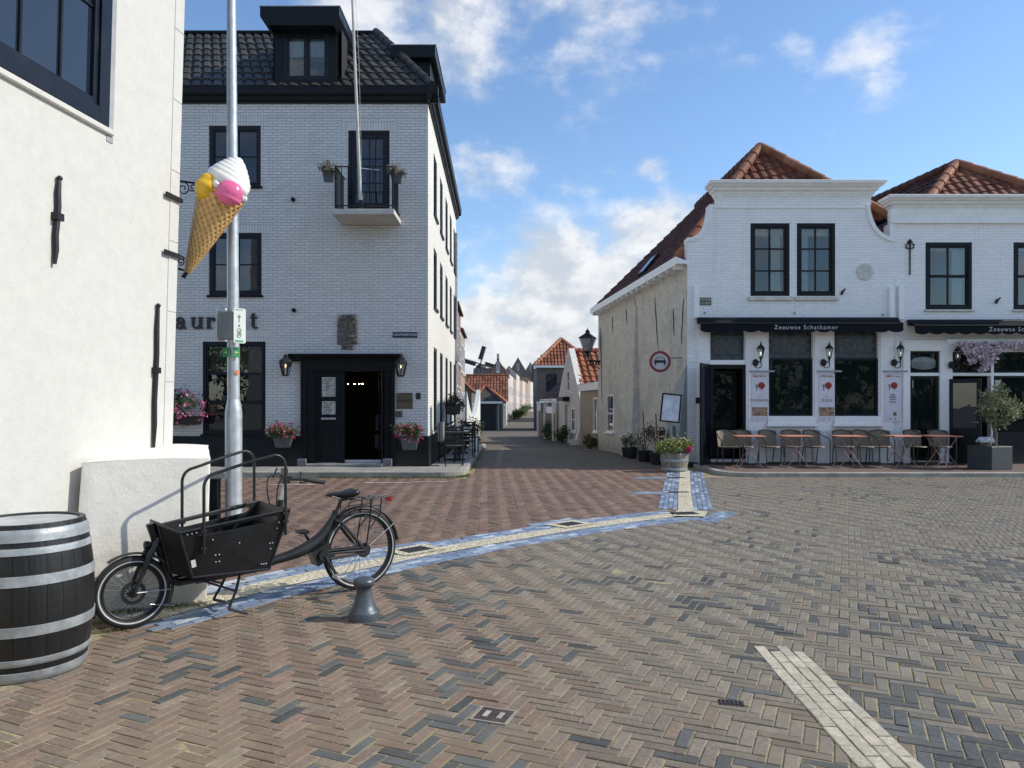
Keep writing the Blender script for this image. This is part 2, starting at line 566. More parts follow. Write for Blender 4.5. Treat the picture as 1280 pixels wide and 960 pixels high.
def clamp(x, a=0., b=1.): return max(a, min(b, x))


def sstep(a, b, x):
    t_ = clamp((x - a) / (b - a)); return t_ * t_ * (3 - 2 * t_)
# ---------------------------------------------------------------- camera, sun, sky
cam = bpy.data.cameras.new('camera'); camo = bpy.data.objects.new('camera', cam); COL.objects.link(camo)
camo.location = (0, 0, HC); camo.rotation_euler = (R(90), 0, 0)
cam.sensor_fit = 'HORIZONTAL'; cam.sensor_width = 36; cam.lens = F * 36 / 1280
cam.shift_y = 25 / 1280; cam.clip_start = .05; cam.clip_end = 6000
scene.camera = camo

SUN_EL, SUN_AZ = 39.0, 1.0       # azimuth measured from +X towards +Y
SUN_S, SKY_S = 4.4, .185
sl = bpy.data.lights.new('sun', 'SUN'); slo = bpy.data.objects.new('sun', sl); COL.objects.link(slo)
sl.energy = SUN_S; sl.angle = R(.55); sl.color = (1.0, .94, .84)
sd = V((math.cos(R(SUN_EL)) * math.cos(R(SUN_AZ)), math.cos(R(SUN_EL)) * math.sin(R(SUN_AZ)), math.sin(R(SUN_EL))))
slo.rotation_euler = sd.to_track_quat('Z', 'Y').to_euler()
slo.location = (20, 0, 30)

w = bpy.data.worlds.new('World'); scene.world = w; w.use_nodes = True
w.node_tree.nodes.clear()
t = NT(w.node_tree)
out = t.n('ShaderNodeOutputWorld')
sky = t.n('ShaderNodeTexSky', sky_type='NISHITA', sun_disc=False, sun_elevation=R(SUN_EL), sun_rotation=R(90 - SUN_AZ), altitude=0, air_density=1.0, dust_density=.3, ozone_density=3.0)
D = t.n('ShaderNodeTexCoord').outputs['Generated']
hsv = t.n('ShaderNodeHueSaturation', {'Saturation': 1.06, 'Value': 1.08, 'Color': sky.outputs[0]})
bg = t.n('ShaderNodeBackground', {'Color': hsv.outputs[0], 'Strength': SKY_S})
# clouds: noise on the direction sphere, gathered where the day's clouds stand
CL = [  # u, v, half width, half height, weight   (bearings taken from the photograph)
    (815, 292, 120, 56, 1.2), (725, 350, 150, 80, 1.45), (640, 410, 160, 75, 1.4), (600, 470, 160, 60, 1.2), (870, 330, 130, 70, 1.2),
    (615, 212, 80, 48, .8), (640, 190, 60, 40, .5), (745, 228, 85, 26, .62), (812, 213, 30, 22, .7), (690, 40, 100, 65, .52), (760, 0, 190, 50, .5),
    (500, 15, 150, 75, .85), (420, 10, 150, 60, .6), (570, 75, 80, 60, .6), (1105, 45, 80, 90, .5), (1000, 48, 40, 45, .42), (1110, 95, 60, 35, .42),
    (950, -120, 400, 60, .6), (-300, 100, 250, 150, .8), (1500, 200, 220, 120, .8), (1700, 380, 300, 90, .9), (-700, 350, 350, 100, .8), (300, -300, 300, 120, .6)]
acc = None
for (u, v, rx, ry, wt) in CL:
    d = V((u - 640, F, 505 - v)); k = F / d.length; c = d.normalized()
    df = t.n('ShaderNodeVectorMath', {0: D, 1: tuple(c)}, operation='SUBTRACT').outputs[0]
    ax, az = rx / F * k, ry / F * k
    sc = t.n('ShaderNodeVectorMath', {0: df, 1: (1 / ax, 1 / ax, 1 / az)}, operation='MULTIPLY').outputs[0]
    ln = t.n('ShaderNodeVectorMath', {0: sc}, operation='LENGTH').outputs['Value']
    m_ = t.math('MULTIPLY', t.math('SUBTRACT', 1.35, ln, clamp=True), wt)
    acc = m_ if acc is None else t.math('SMOOTH_MAX', acc, m_, .25)
dz = t.n('ShaderNodeSeparateXYZ', {0: D}).outputs[2]
back = t.n('ShaderNodeSeparateXYZ', {0: D}).outputs[1]
acc = t.math('MAXIMUM', acc, t.ramp(back, -.1, -.5, 0, .5))
mp = t.n('ShaderNodeMapping', {'Vector': D, 'Scale': (1, 1, 1.5)}).outputs[0]
n1 = t.noise(mp, 5.5, 11, .6, .15)
n2 = t.noise(mp, 19.0, 9, .58, .2)
n3 = t.noise(t.n('ShaderNodeMapping', {'Vector': D, 'Location': (.02, .0, .035), 'Scale': (1, 1, 1.5)}).outputs[0], 5.5, 6, .6, .15)
dens = t.math('ADD', t.math('MULTIPLY', acc, .9), t.math('ADD', t.math('MULTIPLY', t.math('SUBTRACT', n1, .5), 2.1), t.math('MULTIPLY', t.math('SUBTRACT', n2, .5), .8)))
cov = t.ramp(dens, .26, 1.02, 0, 1)
hz = t.ramp(dz, -.02, .2, .3, 0)
cov = t.math('MAXIMUM', t.math('MULTIPLY', cov, t.ramp(dz, .02, .34, 1.0, .9)), hz)
shade = t.ramp(t.math('ADD', t.math('SUBTRACT', n1, n3), t.math('MULTIPLY', t.math('SUBTRACT', n2, .5), .25)), -.10, .10)
ccol = t.mix(shade, (.62, .67, .74), (1.0, 1.0, 1.0))
thick = t.ramp(dens, .8, 1.7, 0, .45)
ccol = t.mix(thick, ccol, (.66, .70, .76))
ccol = t.mix(t.ramp(dz, .0, .12, .5, 0), ccol, (.68, .73, .80))
bgc = t.n('ShaderNodeBackground', {'Color': ccol, 'Strength': 1.0})
mx = t.n('ShaderNodeMixShader', {0: cov, 1: bg.outputs[0], 2: bgc.outputs[0]})
t.nt.links.new(mx.outputs[0], out.inputs[0])

scene.view_settings.view_transform = 'Standard'; scene.view_settings.look = 'None'
scene.view_settings.exposure = 0; scene.view_settings.gamma = 1
scene.render.engine = 'CYCLES'
scene.cycles.use_denoising = True
scene.cycles.max_bounces = 8; scene.cycles.transparent_max_bounces = 12

# ---------------------------------------------------------------- materials
M_white_brick = brickwall('white_painted_brick', (.88, .885, .89), (.70, .71, .72), var=.05, bump=.5, grime=.16, grime_col=(.5, .5, .48))
M_grey_brick = brickwall('grey_painted_brick', (.68, .678, .672), (.43, .432, .435), var=.07, bump=.9, grime=.2, grime_col=(.36, .38, .40))
M_side_brick = brickwall('cream_painted_brick', (.74, .72, .66), (.60, .58, .52), var=.05, bump=.7, grime=.2, grime_col=(.45, .44, .4))
M_foot_plaster = plaster('cream_plaster_brightened', (.74, .715, .65), var=.06, bump=.25, streak=.2, streak_col=(.46, .44, .38), low=.7)  # same plaster as the wall, brightened in colour against the grazing sun
M_left_plaster = plaster('cream_plaster', (.59, .575, .53), var=.05, bump=.2, streak=.13, streak_col=(.5, .475, .42), low=.6)
M_old_plaster = plaster('grey_old_plaster', (.63, .605, .54), var=.2, bump=.7, streak=.6, streak_col=(.27, .265, .245), low=.5, patch=.35, patch_col=(.36, .36, .345))
M_white_paint = plain('white_wood_paint', (.86, .87, .88), .45, var=.05, bump=.08, scale=9)
M_cream_stone = plain('cream_stone', (.62, .60, .54), .7, var=.15, bump=.2)
M_black_paint = plain('black_green_paint', (.006, .009, .012), .42, var=.3, bump=.06, scale=4, spec=.22)
M_black_plinth = plain('black_plinth', (.010, .015, .019), .5, var=.4, bump=.35, bscale=25, dirt=.35, spec=.25)
M_navy_paint = plain('navy_window_paint', (.009, .012, .02), .38, var=.25, bump=.05, spec=.28)
M_iron = plain('black_iron', (.014, .014, .015), .5, .2, var=.3, bump=.2)
M_glass = glass('window_glass', (.016, .021, .034), rough=.015, spec=.8)
M_glass_warm = glass('window_glass_dim', (.016, .015, .016), rough=.03, spec=.35)
M_glass_shop = glass('shop_glass', (.007, .013, .012), rough=.02, spec=.2)
M_glass_clear = glass('clear_glass', clear=1)
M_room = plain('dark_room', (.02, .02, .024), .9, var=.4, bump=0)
M_curtain = plain('white_net_curtain', (.6, .62, .64), .9, var=.1, bump=0, trans=.3)
M_redcurtain = plain('dull_red_curtain', (.16, .05, .045), .9, var=.4, bump=0)
M_blind = plain('bamboo_blind', (.20, .155, .10), .9, var=.35, bump=.3, bscale=80)
M_slate = plain('black_roof_edge', (.010, .012, .015), .5, var=.3, bump=.1, spec=.2)
M_tile_dark = roofmat('dark_glazed_pantile', rough=.5, spec=.35, lichen=.3)
M_tile_red = roofmat('red_pantile', rough=.7, spec=.3, lichen=.18)
M_galv = plain('galvanised_steel', (.50, .525, .535), .42, .55, var=.14, bump=.06, scale=11)
M_zinc = plain('zinc', (.40, .42, .44), .5, .5, var=.2, bump=.1)
M_leaf = plain('leaf', (.06, .09, .03), .55, var=.2, bump=0, attr=True, spec=.4, trans=.28)
M_petal = plain('petal', (.5, .1, .2), .6, var=.1, bump=0, attr=True, trans=.3)
M_stem = plain('bark', (.14, .12, .095), .85, var=.4, bump=.6, bscale=40)
M_pot_grey = plain('grey_plastic_pot', (.085, .092, .098), .55, var=.2, bump=.1)
M_pot_black = plain('black_plastic_pot', (.015, .015, .016), .5, var=.3, bump=.1)
M_terracotta = plain('terracotta', (.36, .13, .065), .8, var=.25, bump=.2)
M_brown_brick = brickwall('brown_brick', (.30, .175, .12), (.34, .31, .27), var=.35, colb=(.24, .12, .085), bump=.6, grime=.3)
M_beige_brick = brickwall('beige_brick', (.36, .29, .21), (.40, .37, .32), var=.2, bump=.5, grime=.25)
M_dark_brick = brickwall('dark_brick', (.135, .115, .10), (.17, .16, .15), var=.3, bump=.5, grime=.3)
M_far_white = plaster('white_limewash', (.72, .70, .65), var=.12, bump=.4, streak=.3, streak_col=(.4, .37, .32), low=.5)

# ---------------------------------------------------------------- ground sheets
def sheet(name, pts, mat, kind='structure', nx=1):
    mb = MB(); mb.add(pts, [tuple(range(len(pts)))]); return mb.build(name, mat, kind=kind)

def ground_mat():
    m, t, b = newmat('town_ground')
    n = t.noise(t.pos, .6, 6, .6); n2 = t.noise(t.pos, 18, 5, .6)
    c = t.mix(t.ramp(n, .35, .65), (.13, .115, .095), (.17, .16, .14))
    c = t.mix(t.ramp(n2, .4, .7, 0, .4), c, (.08, .075, .065))
    t.set(b, 'Base Color', c); b.inputs['Roughness'].default_value = .9
    return m

mb = MB()
ys = [-300, 0, 15.5, 22, 60, 300, 5000]
for i in range(len(ys) - 1):
    a, b_ = ys[i], ys[i + 1]
    mb.quad((-3000, a, gz(a) - .06), (3000, a, gz(a) - .06), (3000, b_, gz(b_) - .06), (-3000, b_, gz(b_) - .06))
mb.build('ground', ground_mat(), kind='structure')

def bed_mat():
    m, t, b = newmat('joint_sand')
    n = t.noise(t.pos, 30, 6, .65); n1 = t.noise(t.pos, .55, 4, .6); n0 = t.noise(t.pos, 3.0, 5, .6)
    c = t.mix(t.ramp(n, .3, .7), (.20, .165, .10), (.38, .33, .19))
    c = t.mix(t.ramp(n0, .5, .68, 0, .8), c, (.09, .085, .07))
    c = t.mix(t.math('MULTIPLY', t.ramp(n1, .48, .62), t.ramp(n, .45, .6)), c, (.25, .24, .06))
    t.set(b, 'Base Color', c); b.inputs['Roughness'].default_value = .95
    t.set(b, 'Normal', t.n('ShaderNodeBump', {'Strength': .6, 'Distance': .006, 'Height': n}))
    return m
M_bed = bed_mat()
sheet('paving_bed', [(-14, -1.5, -.0045), (16, -1.5, -.0045), (16, 18.6, -.0045), (-14, 18.6, -.0045)], M_bed)

def stone_mat(name, rough=.8, dust=.55, spec=.25, dustcol=(.25, .215, .135)):
    m, t, b = newmat(name)
    base = t.n('ShaderNodeAttribute', attribute_name='Col').outputs[0]
    n1 = t.noise(t.pos, 1.1, 5, .6); n2 = t.noise(t.pos, 45, 5, .7); n3 = t.noise(t.pos, 7, 5, .6)
    c = t.mix(t.ramp(n2, .3, .72, 0, .75), base, t.mix(1.0, base, (.5, .5, .5), 'MULTIPLY'))
    c = t.mix(t.ramp(n3, .48, .75, 0, .45), c, t.mix(1.0, base, (1.45, 1.4, 1.3), 'MULTIPLY'))
    c = t.mix(t.math('MULTIPLY', t.ramp(n1, .42, .68, 0, 1), t.ramp(n2, .42, .62, 0, dust)), c, dustcol)
    n5 = t.noise(t.pos, 16, 6, .7)
    c = t.mix(t.ramp(n5, .6, .72, 0, .35), c, (.1, .095, .085))
    t.set(b, 'Base Color', c)
    t.set(b, 'Roughness', t.ramp(n2, .2, .8, rough - .12, rough + .1))
    b.inputs['Specular IOR Level'].default_value = spec
    h = t.math('ADD', n2, t.math('MULTIPLY', n3, .6))
    t.set(b, 'Normal', t.n('ShaderNodeBump', {'Strength': .35, 'Distance': .006, 'Height': h}))
    return m
M_paver = stone_mat('clay_paver')
M_blue = stone_mat('glazed_blue_brick', .6, .5, .35, (.3, .3, .3))

def bricks_mesh(name, items, mat, kind='structure', chamf=.0035, seed=1, depth=.03, tilt=.006):
    """items: cx, cy, angle, length, width, top z, colour -> one mesh of chamfered pavers"""
    rg = np.random.default_rng(seed)
    n = len(items)
    A = np.array([it[:6] for it in items], dtype=np.float64)
    C = np.array([it[6] for it in items], dtype=np.float32)
    ca, sa = np.cos(A[:, 2]), np.sin(A[:, 2])
    lx, ly = A[:, 3] / 2, A[:, 4] / 2
    sx = np.array([-1, 1, 1, -1]); sy = np.array([-1, -1, 1, 1])
    tx, ty = rg.normal(0, tilt, n), rg.normal(0, tilt * 1.5, n)
    vs = np.zeros((n, 12, 3))
    for L, (ins, zz) in enumerate(((0, -depth), (0, -chamf * .8), (chamf, 0))):
        for k in range(4):
            px = sx[k] * (lx - ins + rg.normal(0, .0012, n)); py = sy[k] * (ly - ins + rg.normal(0, .0012, n))
            vs[:, L * 4 + k, 0] = A[:, 0] + ca * px - sa * py
            vs[:, L * 4 + k, 1] = A[:, 1] + sa * px + ca * py
            vs[:, L * 4 + k, 2] = A[:, 5] + zz + tx * px + ty * py
    base = np.arange(n)[:, None] * 12
    fs = []
    for L in range(2):
        for k in range(4):
            k2 = (k + 1) % 4
            fs.append(np.array([L * 4 + k, L * 4 + k2, L * 4 + 4 + k2, L * 4 + 4 + k]))
    fs.append(np.array([8, 9, 10, 11]))
    faces = (base[:, None, :] + np.array(fs)[None, :, :]).reshape(-1, 4)
    me = bpy.data.meshes.new(name)
    me.vertices.add(n * 12); me.vertices.foreach_set('co', vs.reshape(-1))
    nf = len(faces)
    me.loops.add(nf * 4); me.loops.foreach_set('vertex_index', faces.reshape(-1).astype(np.int32))
    me.polygons.add(nf); me.polygons.foreach_set('loop_start', np.arange(nf, dtype=np.int32) * 4)
    me.polygons.foreach_set("use_smooth", np.zeros(nf, dtype=bool)); me.update(calc_edges=True)
    me.materials.append(mat)
    at = me.attributes.new('Col', 'FLOAT_COLOR', 'FACE')
    cc = np.ones((nf, 4), np.float32); cc[:, :3] = np.repeat(C, 9, axis=0)
    at.data.foreach_set('color', cc.ravel())
    o = bpy.data.objects.new(name, me); COL.objects.link(o); o['kind'] = kind
    return o

def herring(x0, x1, y0, y1, ang, wd, inside, colfn, seed, gap=.0075, zj=.0013):
    rg = random.Random(seed)
    L = wd * 3; ca, sa = math.cos(ang), math.sin(ang)
    cx, cy = (x0 + x1) / 2, (y0 + y1) / 2
    r = math.hypot(x1 - x0, y1 - y0) / 2 / wd + 4
    n = int(r); items = []
    for i in range(-n, n + 1):
        for j in range(-n, n + 1):
            k = (i - j) % 6
            if k == 0: a, b, rot = i + 1.5, j + .5, 0.0
            elif k == 3: a, b, rot = i + .5, j - .5, PI / 2
            else: continue
            px = cx + wd * (a * ca - b * sa); py = cy + wd * (a * sa + b * ca)
            if not (x0 < px < x1 and y0 < py < y1) or not inside(px, py): continue
            wz = .012 * mnoise.noise(V((px * .5, py * .5, 3)))
            items.append((px, py, ang + rot + rg.gauss(0, .01), L - gap, wd - gap, wz * .25 + rg.gauss(0, zj), colfn(px, py, rg, rot)))
    return items

# line of the inlaid strip, from the buttress by the left house to the corner and up to the planter barrel
S1 = [V((-2.75, 5.3)), V((-2.12, 6.33)), V((-1.78, 6.78)), V((-1.02, 7.66)), V((-.36, 8.35)), V((.68, 9.3)), V((1.55, 9.98)), V((2.3, 10.48))]
S2 = [V((2.44, 10.6)), V((3.03, 13.2)), V((3.54, 15.4)), V((4.0, 17.4))]
def along(S, y):
    for a, b in zip(S, S[1:]):
        if a.y <= y <= b.y: return a.x + (b.x - a.x) * (y - a.y) / (b.y - a.y)
    return S[0].x if y < S[0].y else S[-1].x

def is_red(x, y):
    if y > 10.55: return x < along(S2, y)
    return x < along(S1, y)

def fbm(x, y, s, o=3, seed=0):
    r = 0; a = 1; f_ = 1 / s; tt = 0
    for _ in range(o):
        r += a * mnoise.noise(V((x * f_, y * f_, seed))); tt += a; a *= .5; f_ *= 2.1
    return r / tt

def col_plaza(x, y, rg, rot):
    k = sstep(-1.0, 2.2, x + .22 * (y - 5) + 1.2 * fbm(x, y, 2.5, 2, 5))
    a = V((.226, .165, .127)); b = V((.215, .194, .160))
    c = a.lerp(b, k)
    y_ = sstep(9, 16, y); c = c.lerp(V((.185, .172, .150)), .6 * y_ * k)
    rr = rg.random()
    if rr < .12: c = c.lerp(V((.20, .135, .10)), .5)
    elif rr < .28: c = c.lerp(V((.235, .205, .155)), .55)
    c = c * ((1.06 if rot == 0 else .94) + rg.uniform(-.12, .12))  # one laying direction paler: shading of the zigzag put into the colour
    # dark blue-grey bricks come in drifts
    m = .75 * fbm(x, y, 1.3, 3, 11) + .55 * fbm(x, y, .32, 2, 2)
    p = sstep(.02, .34, m) * .76 + .06
    p *= sstep(-2.6, -1.0, x) * .75 + .25
    p *= 1 - .75 * sstep(6.8, 9.5, y)
    if rg.random() < p: c = V((.085, .089, .088)) * (1 + rg.uniform(-.2, .5))
    return tuple(c)

def col_red(x, y, rg, rot):
    c = V((.205, .124, .098)) if rot == 0 else V((.175, .106, .084))  # zigzag shading put into the colour here too, by laying direction
    if rg.random() < .2: c = c.lerp(V((.27, .19, .15)), .6)
    if rg.random() < .08: c = V((.11, .08, .075))
    f_ = fbm(x, y, 1.6, 3, 21)
    c = c.lerp(V((.25, .18, .13)), clamp(.25 + f_ * .8) * .6)
    return tuple(c * (1 + rg.uniform(-.13, .13)))

def in_plaza(x, y):
    if x < -3.05 - .117 * (6.8 - y) and y < 6.8: return False
    if y > 15.95 and x > 3.7: return False
    return not is_red(x, y) and abs(x) < .72 * y + 1.6
it = herring(-4.2, 12.5, 1.6, 16.0, R(66), .0665, in_plaza, col_plaza, 4)
bricks_mesh('paving', it, M_paver, seed=2)
def in_red(x, y):
    if y > 15.7 and x < -.9: return False
    if y > 18.6: return False
    if y > 17.0 and x > 3.6: return False
    return is_red(x, y) and x > -.6 * y - 1
it = herring(-9.5, 4.0, 5.2, 18.6, R(47), .0665, in_red, col_red, 9)
bricks_mesh('red_paving', it, M_paver, seed=3)

# blue and white bricks with a band of pale cobbles
BLU = [(.165, .225, .34), (.19, .26, .38), (.17, .22, .31), (.21, .28, .39)]
LBL = [(.36, .43, .50), (.45, .50, .54), (.30, .38, .48)]
def strip_items(S, cols, rg, lb=.28, zt=.007):
    its = []
    seg = []
    tot = 0
    for a, b in zip(S, S[1:]): seg.append((tot, a, b)); tot += (b - a).length
    def at(s_):
        for (t0, a, b) in seg:
            L = (b - a).length
            if s_ <= t0 + L or (t0, a, b) == seg[-1]:
                d = (b - a) / L
                return a + d * (s_ - t0), d
    for ci, (off, wd, ln) in enumerate(cols):
        s_ = (ci % 2) * ln * .5
        while s_ < tot:
            l_ = ln * rg.uniform(.8, 1.15)
            p, d = at(s_ + l_ / 2)
            q = p + V((d.y, -d.x)) * off
            c = rg.choice(LBL if rg.random() < lb else BLU)
            its.append((q.x, q.y, math.atan2(d.y, d.x) + rg.gauss(0, .012), l_ - .008, wd - .008, zt + rg.gauss(0, .001), dark(c, rg.uniform(.8, 1.2))))
            s_ += l_
    return its
rg = random.Random(5)
W_ = .072
it = strip_items(S1, [(.14 + W_ * (k + .5), W_, .2) for k in range(4)] + [(-.14 - W_ * (k + .5), W_, .2) for k in range(4)], rg)
S2b = [V((2.53, 10.98)), V((3.03, 13.2)), V((3.54, 15.4)), V((3.98, 17.3))]
it += strip_items(S2b, [(.11 + W_ * (k + .5), W_, .2) for k in range(4)] + [(-.11 - W_ * (k + .5), W_, .2) for k in range(4)], rg)
def block(cx, cy, ang, nx, ny, lb=.3, l_=.2):
    ca, sa = math.cos(ang), math.sin(ang)
    for j in range(ny):
        for i in range(nx):
            a = (i - nx / 2 + .5 + (j % 2) * .5) * l_; b = (j - ny / 2 + .5) * W_
            c = rg.choice(LBL if rg.random() < lb else BLU)
            it.append((cx + a * ca - b * sa, cy + a * sa + b * ca, ang, l_ - .008, W_ - .008, .006 + rg.gauss(0, .001), dark(c, rg.uniform(.8, 1.2))))
block(2.80, 10.30, R(58), 5, 4, .25)
# the boxes of blue brick around the gratings
GR = [(-1.02, 7.93, R(45), .34, .24), (.74, 9.62, R(42), .32, .24)]
for (gx, gy, ga, gl, gw) in GR:
    d = V((math.cos(ga), math.sin(ga))); n_ = V((-d.y, d.x))
    for k in range(3):
        p = V((gx, gy)) + n_ * (.22 + W_ * k)
        block(p.x, p.y, ga, 4, 1)
    for s_ in (-1, 1):
        for k in range(3):
            p = V((gx, gy)) + d * s_ * (.30 + W_ * k) + n_ * .05
            block(p.x, p.y, ga + PI / 2, 2, 1)
for (px, py) in ((2.45, 13.1), (2.98, 15.7)):
    block(px, py, R(4), 4, 5, .25)
bricks_mesh('paving_inlay', it, M_blue, seed=5, tilt=.005)

def cobble_mat():
    m, t, b = newmat('pale_cobbles')
    vo = t.n('ShaderNodeTexVoronoi', {'Vector': t.pos, 'Scale': 17.0, 'Randomness': .85}, feature='F1')
    ve = t.n('ShaderNodeTexVoronoi', {'Vector': t.pos, 'Scale': 17.0, 'Randomness': .85}, feature='DISTANCE_TO_EDGE')
    e = t.ramp(ve.outputs[0], .0, .1)
    hs = t.n('ShaderNodeSeparateColor', {0: vo.outputs['Color']}).outputs[0]
    c = t.mix(hs, (.50, .44, .30), (.66, .60, .47))
    c = t.mix(t.ramp(t.noise(t.pos, 2.2, 5), .5, .7, 0, .45), c, (.27, .25, .16))
    c = t.mix(e, (.36, .315, .21), c)
    t.set(b, 'Base Color', c); b.inputs['Roughness'].default_value = .8
    t.set(b, 'Normal', t.n('ShaderNodeBump', {'Strength': .6, 'Distance': .012, 'Height': e}))
    return m
M_cobble = cobble_mat()
mb = MB()
def ribbon(S, w, z):
    L = []
    for i, p in enumerate(S):
        d = (S[min(i + 1, len(S) - 1)] - S[max(i - 1, 0)]).normalized(); n_ = V((-d.y, d.x))
        L.append((p + n_ * w, p - n_ * w))
    for (a, b), (c, e) in zip(L, L[1:]):
        mb.quad((b.x, b.y, z), (e.x, e.y, z), (c.x, c.y, z), (a.x, a.y, z))
ribbon(S1 + [V((2.55, 10.63))], .14, .0095); ribbon([V((2.44, 10.55))] + S2[1:], .11, .0135)
for (gx, gy, ga, gl, gw) in GR:
    d = V((math.cos(ga), math.sin(ga))); n_ = V((-d.y, d.x)); g = V((gx, gy))
    q = [g + d * a + n_ * b for a, b in ((-.27, -.2), (.27, -.2), (.27, .2), (-.27, .2))]
    mb.quad(*[(p.x, p.y, .0175) for p in q])
mb.quad((2.2, 10.28, .0215), (2.62, 10.22, .0215), (2.80, 10.75, .0215), (2.38, 10.85, .0215))
for (px, py) in ((2.62, 13.1), (3.15, 15.7)):
    mb.quad((px, py - .06, .0175), (px + .5, py - .06, .0175), (px + .5, py + .06, .0175), (px, py + .06, .0175))
mb.build('paving_inlay', M_cobble, kind='structure')

# white guiding line of bricks in the foreground
its = []; rg = random.Random(8)
LN = [V((1.60, 2.2)), V((1.615, 3.2)), V((1.645, 4.0)), V((1.685, 4.82))]
def lx(y):
    for a, b in zip(LN, LN[1:]):
        if a.y <= y <= b.y: return a.x + (b.x - a.x) * (y - a.y) / (b.y - a.y)
    return LN[-1].x
for k in range(4):
    y = 2.2 + (k % 2) * .1
    while y < 4.72:
        l_ = .2
        yc = y + l_ / 2
        if yc + .1 > 4.83: break
        ang = math.atan2(1, (lx(yc + .05) - lx(yc - .05)) / .1)
        v_ = rg.uniform(.85, 1.1)
        its.append((lx(yc) + (k - 1.5) * .072, yc, ang + rg.gauss(0, .01), l_ - .006, .066, .006 + rg.gauss(0, .001), (.52 * v_, .47 * v_, .365 * v_)))
        y += l_
bricks_mesh('paving_line', its, stone_mat('cream_brick', .75, .3, .3, (.3, .27, .2)), seed=9)

# street beyond, dipping away from the square
def street_mat():
    m, t, b = newmat('street_bricks')
    br = t.n('ShaderNodeTexBrick', {'Vector': t.uv, 'Scale': 1.0, 'Mortar Size': .006, 'Brick Width': .2, 'Row Height': .07,
             'Color1': (.105, .078, .058), 'Color2': (.15, .122, .092), 'Mortar': (.07, .06, .04)})
    n = t.noise(t.pos, .8, 5, .6); n2 = t.noise(t.pos, 20, 5, .6)
    c = t.mix(t.ramp(n, .4, .65, 0, .6), br.outputs[0], (.14, .13, .08))
    c = t.mix(t.ramp(n2, .45, .7, 0, .35), c, (.09, .085, .07))
    t.set(b, 'Base Color', c); b.inputs['Roughness'].default_value = .85
    t.set(b, 'Normal', t.n('ShaderNodeBump', {'Strength': .5, 'Distance': .01, 'Height': t.math('SUBTRACT', n2, br.outputs[1])}))
    return m
M_street = street_mat()
mb = MB()
st = [(18.4, -1.0, 4.4), (22, -1.0, 3.9), (28, -1.0, 3.1), (34, -1.6, 2.6), (45, -2.2, 2.3), (60, -2.4, 2.2), (96, -.9, 3.0), (160, 2.6, 6.4), (240, 7, 11.5)]
for (a, l0, r0), (b_, l1, r1) in zip(st, st[1:]):
    mb.quad((l0, a, gz(a) - .002), (r0, a, gz(a) - .002), (r1, b_, gz(b_) - .002), (l1, b_, gz(b_) - .002))
mb.build('street', M_street, kind='structure')
# flagstone band along the middle gutter of the street
mb = MB()
for (a, b_) in ((18.7, 22), (22, 28)):
    mb.quad((-.42, a, gz(a) + .003), (-.28, a, gz(a) + .003), (-.3, b_, gz(b_) + .003), (-.44, b_, gz(b_) + .003))
mb.build('street_gutter', plain('gutter_stone', (.15, .14, .11), .8, var=.3, bump=.3), kind='structure')

# pavements with kerbs
M_flag = brickwall('pavement_flags', (.30, .29, .26), (.16, .15, .12), bw=.6, bh=.3, ms=.012, var=.15, bump=.5, grime=.4, grime_col=(.2, .19, .13), low=0)
M_kerb = plain('kerb_stone', (.34, .325, .275), .85, var=.3, bump=.5, bscale=30, scale=3)
M_cafe_flag = brickwall('pavement_clinkers', (.17, .12, .10), (.12, .1, .08), bw=.21, bh=.07, ms=.008, var=.3, bump=.5, grime=.2, grime_col=(.2, .17, .13), low=0)
mb = MB()
def arc(cx, cy, r, a0, a1, n=8): return [V((cx + r * math.cos(a0 + (a1 - a0) * i / n), cy + r * math.sin(a0 + (a1 - a0) * i / n))) for i in range(n + 1)]
outer = [V((-12, 15.75))] + arc(-1.5, 16.25, .5, -PI / 2, 0) + [V((-1.0, 22)), V((-1.0, 28.7))]
def inset(L, w):
    r_ = []
    for i, p in enumerate(L):
        d = (L[min(i + 1, len(L) - 1)] - L[max(i - 1, 0)]).normalized()
        r_.append(p + V((-d.y, d.x)) * w)
    return r_
inner = inset(outer, .16)
HK = .12
top = [(p.x, p.y, gz(p.y) + HK) for p in inner]
mb.add(top + [(-1.9, 28.7, gz(28.7) + HK), (-1.9, 17.2, HK), (-12, 17.2, HK)], [tuple(range(len(top) + 3))])
mb.build('pavement', M_flag, kind='structure')
def kerb(outer, inner, name):
    mb = MB()
    for i in range(len(outer) - 1):
        a, b, c, d = outer[i], outer[i + 1], inner[i + 1], inner[i]
        za, zb = gz(a.y), gz(b.y)
        mb.add([(a.x, a.y, za - .02), (b.x, b.y, zb - .02), (b.x, b.y, zb + HK + .006), (a.x, a.y, za + HK + .006), (c.x, c.y, zb + HK + .008), (d.x, d.y, za + HK + .008), (c.x, c.y, zb - .02), (d.x, d.y, za - .02)],
               [(0, 1, 2, 3), (3, 2, 4, 5), (5, 4, 6, 7)])
    return mb.build(name, M_kerb, kind='structure', merge=True, bevel=.012)
kerb(outer, inner, 'kerb')
outer = [V((4.44, 18.4)), V((4.45, 16.7))] + arc(5.1, 16.6, .65, PI, PI * 1.5) + [V((9, 15.95)), V((16, 15.95))]
inner = inset(outer, .16)
mb = MB()
mb.add([(p.x, p.y, .085) for p in inner] + [(16, 18.45, .085), (4.5, 18.45, .085)], [tuple(range(len(inner) + 2))])
mb.build('pavement', M_cafe_flag, kind='structure')
HK = .085
kerb(outer, inner, 'kerb')
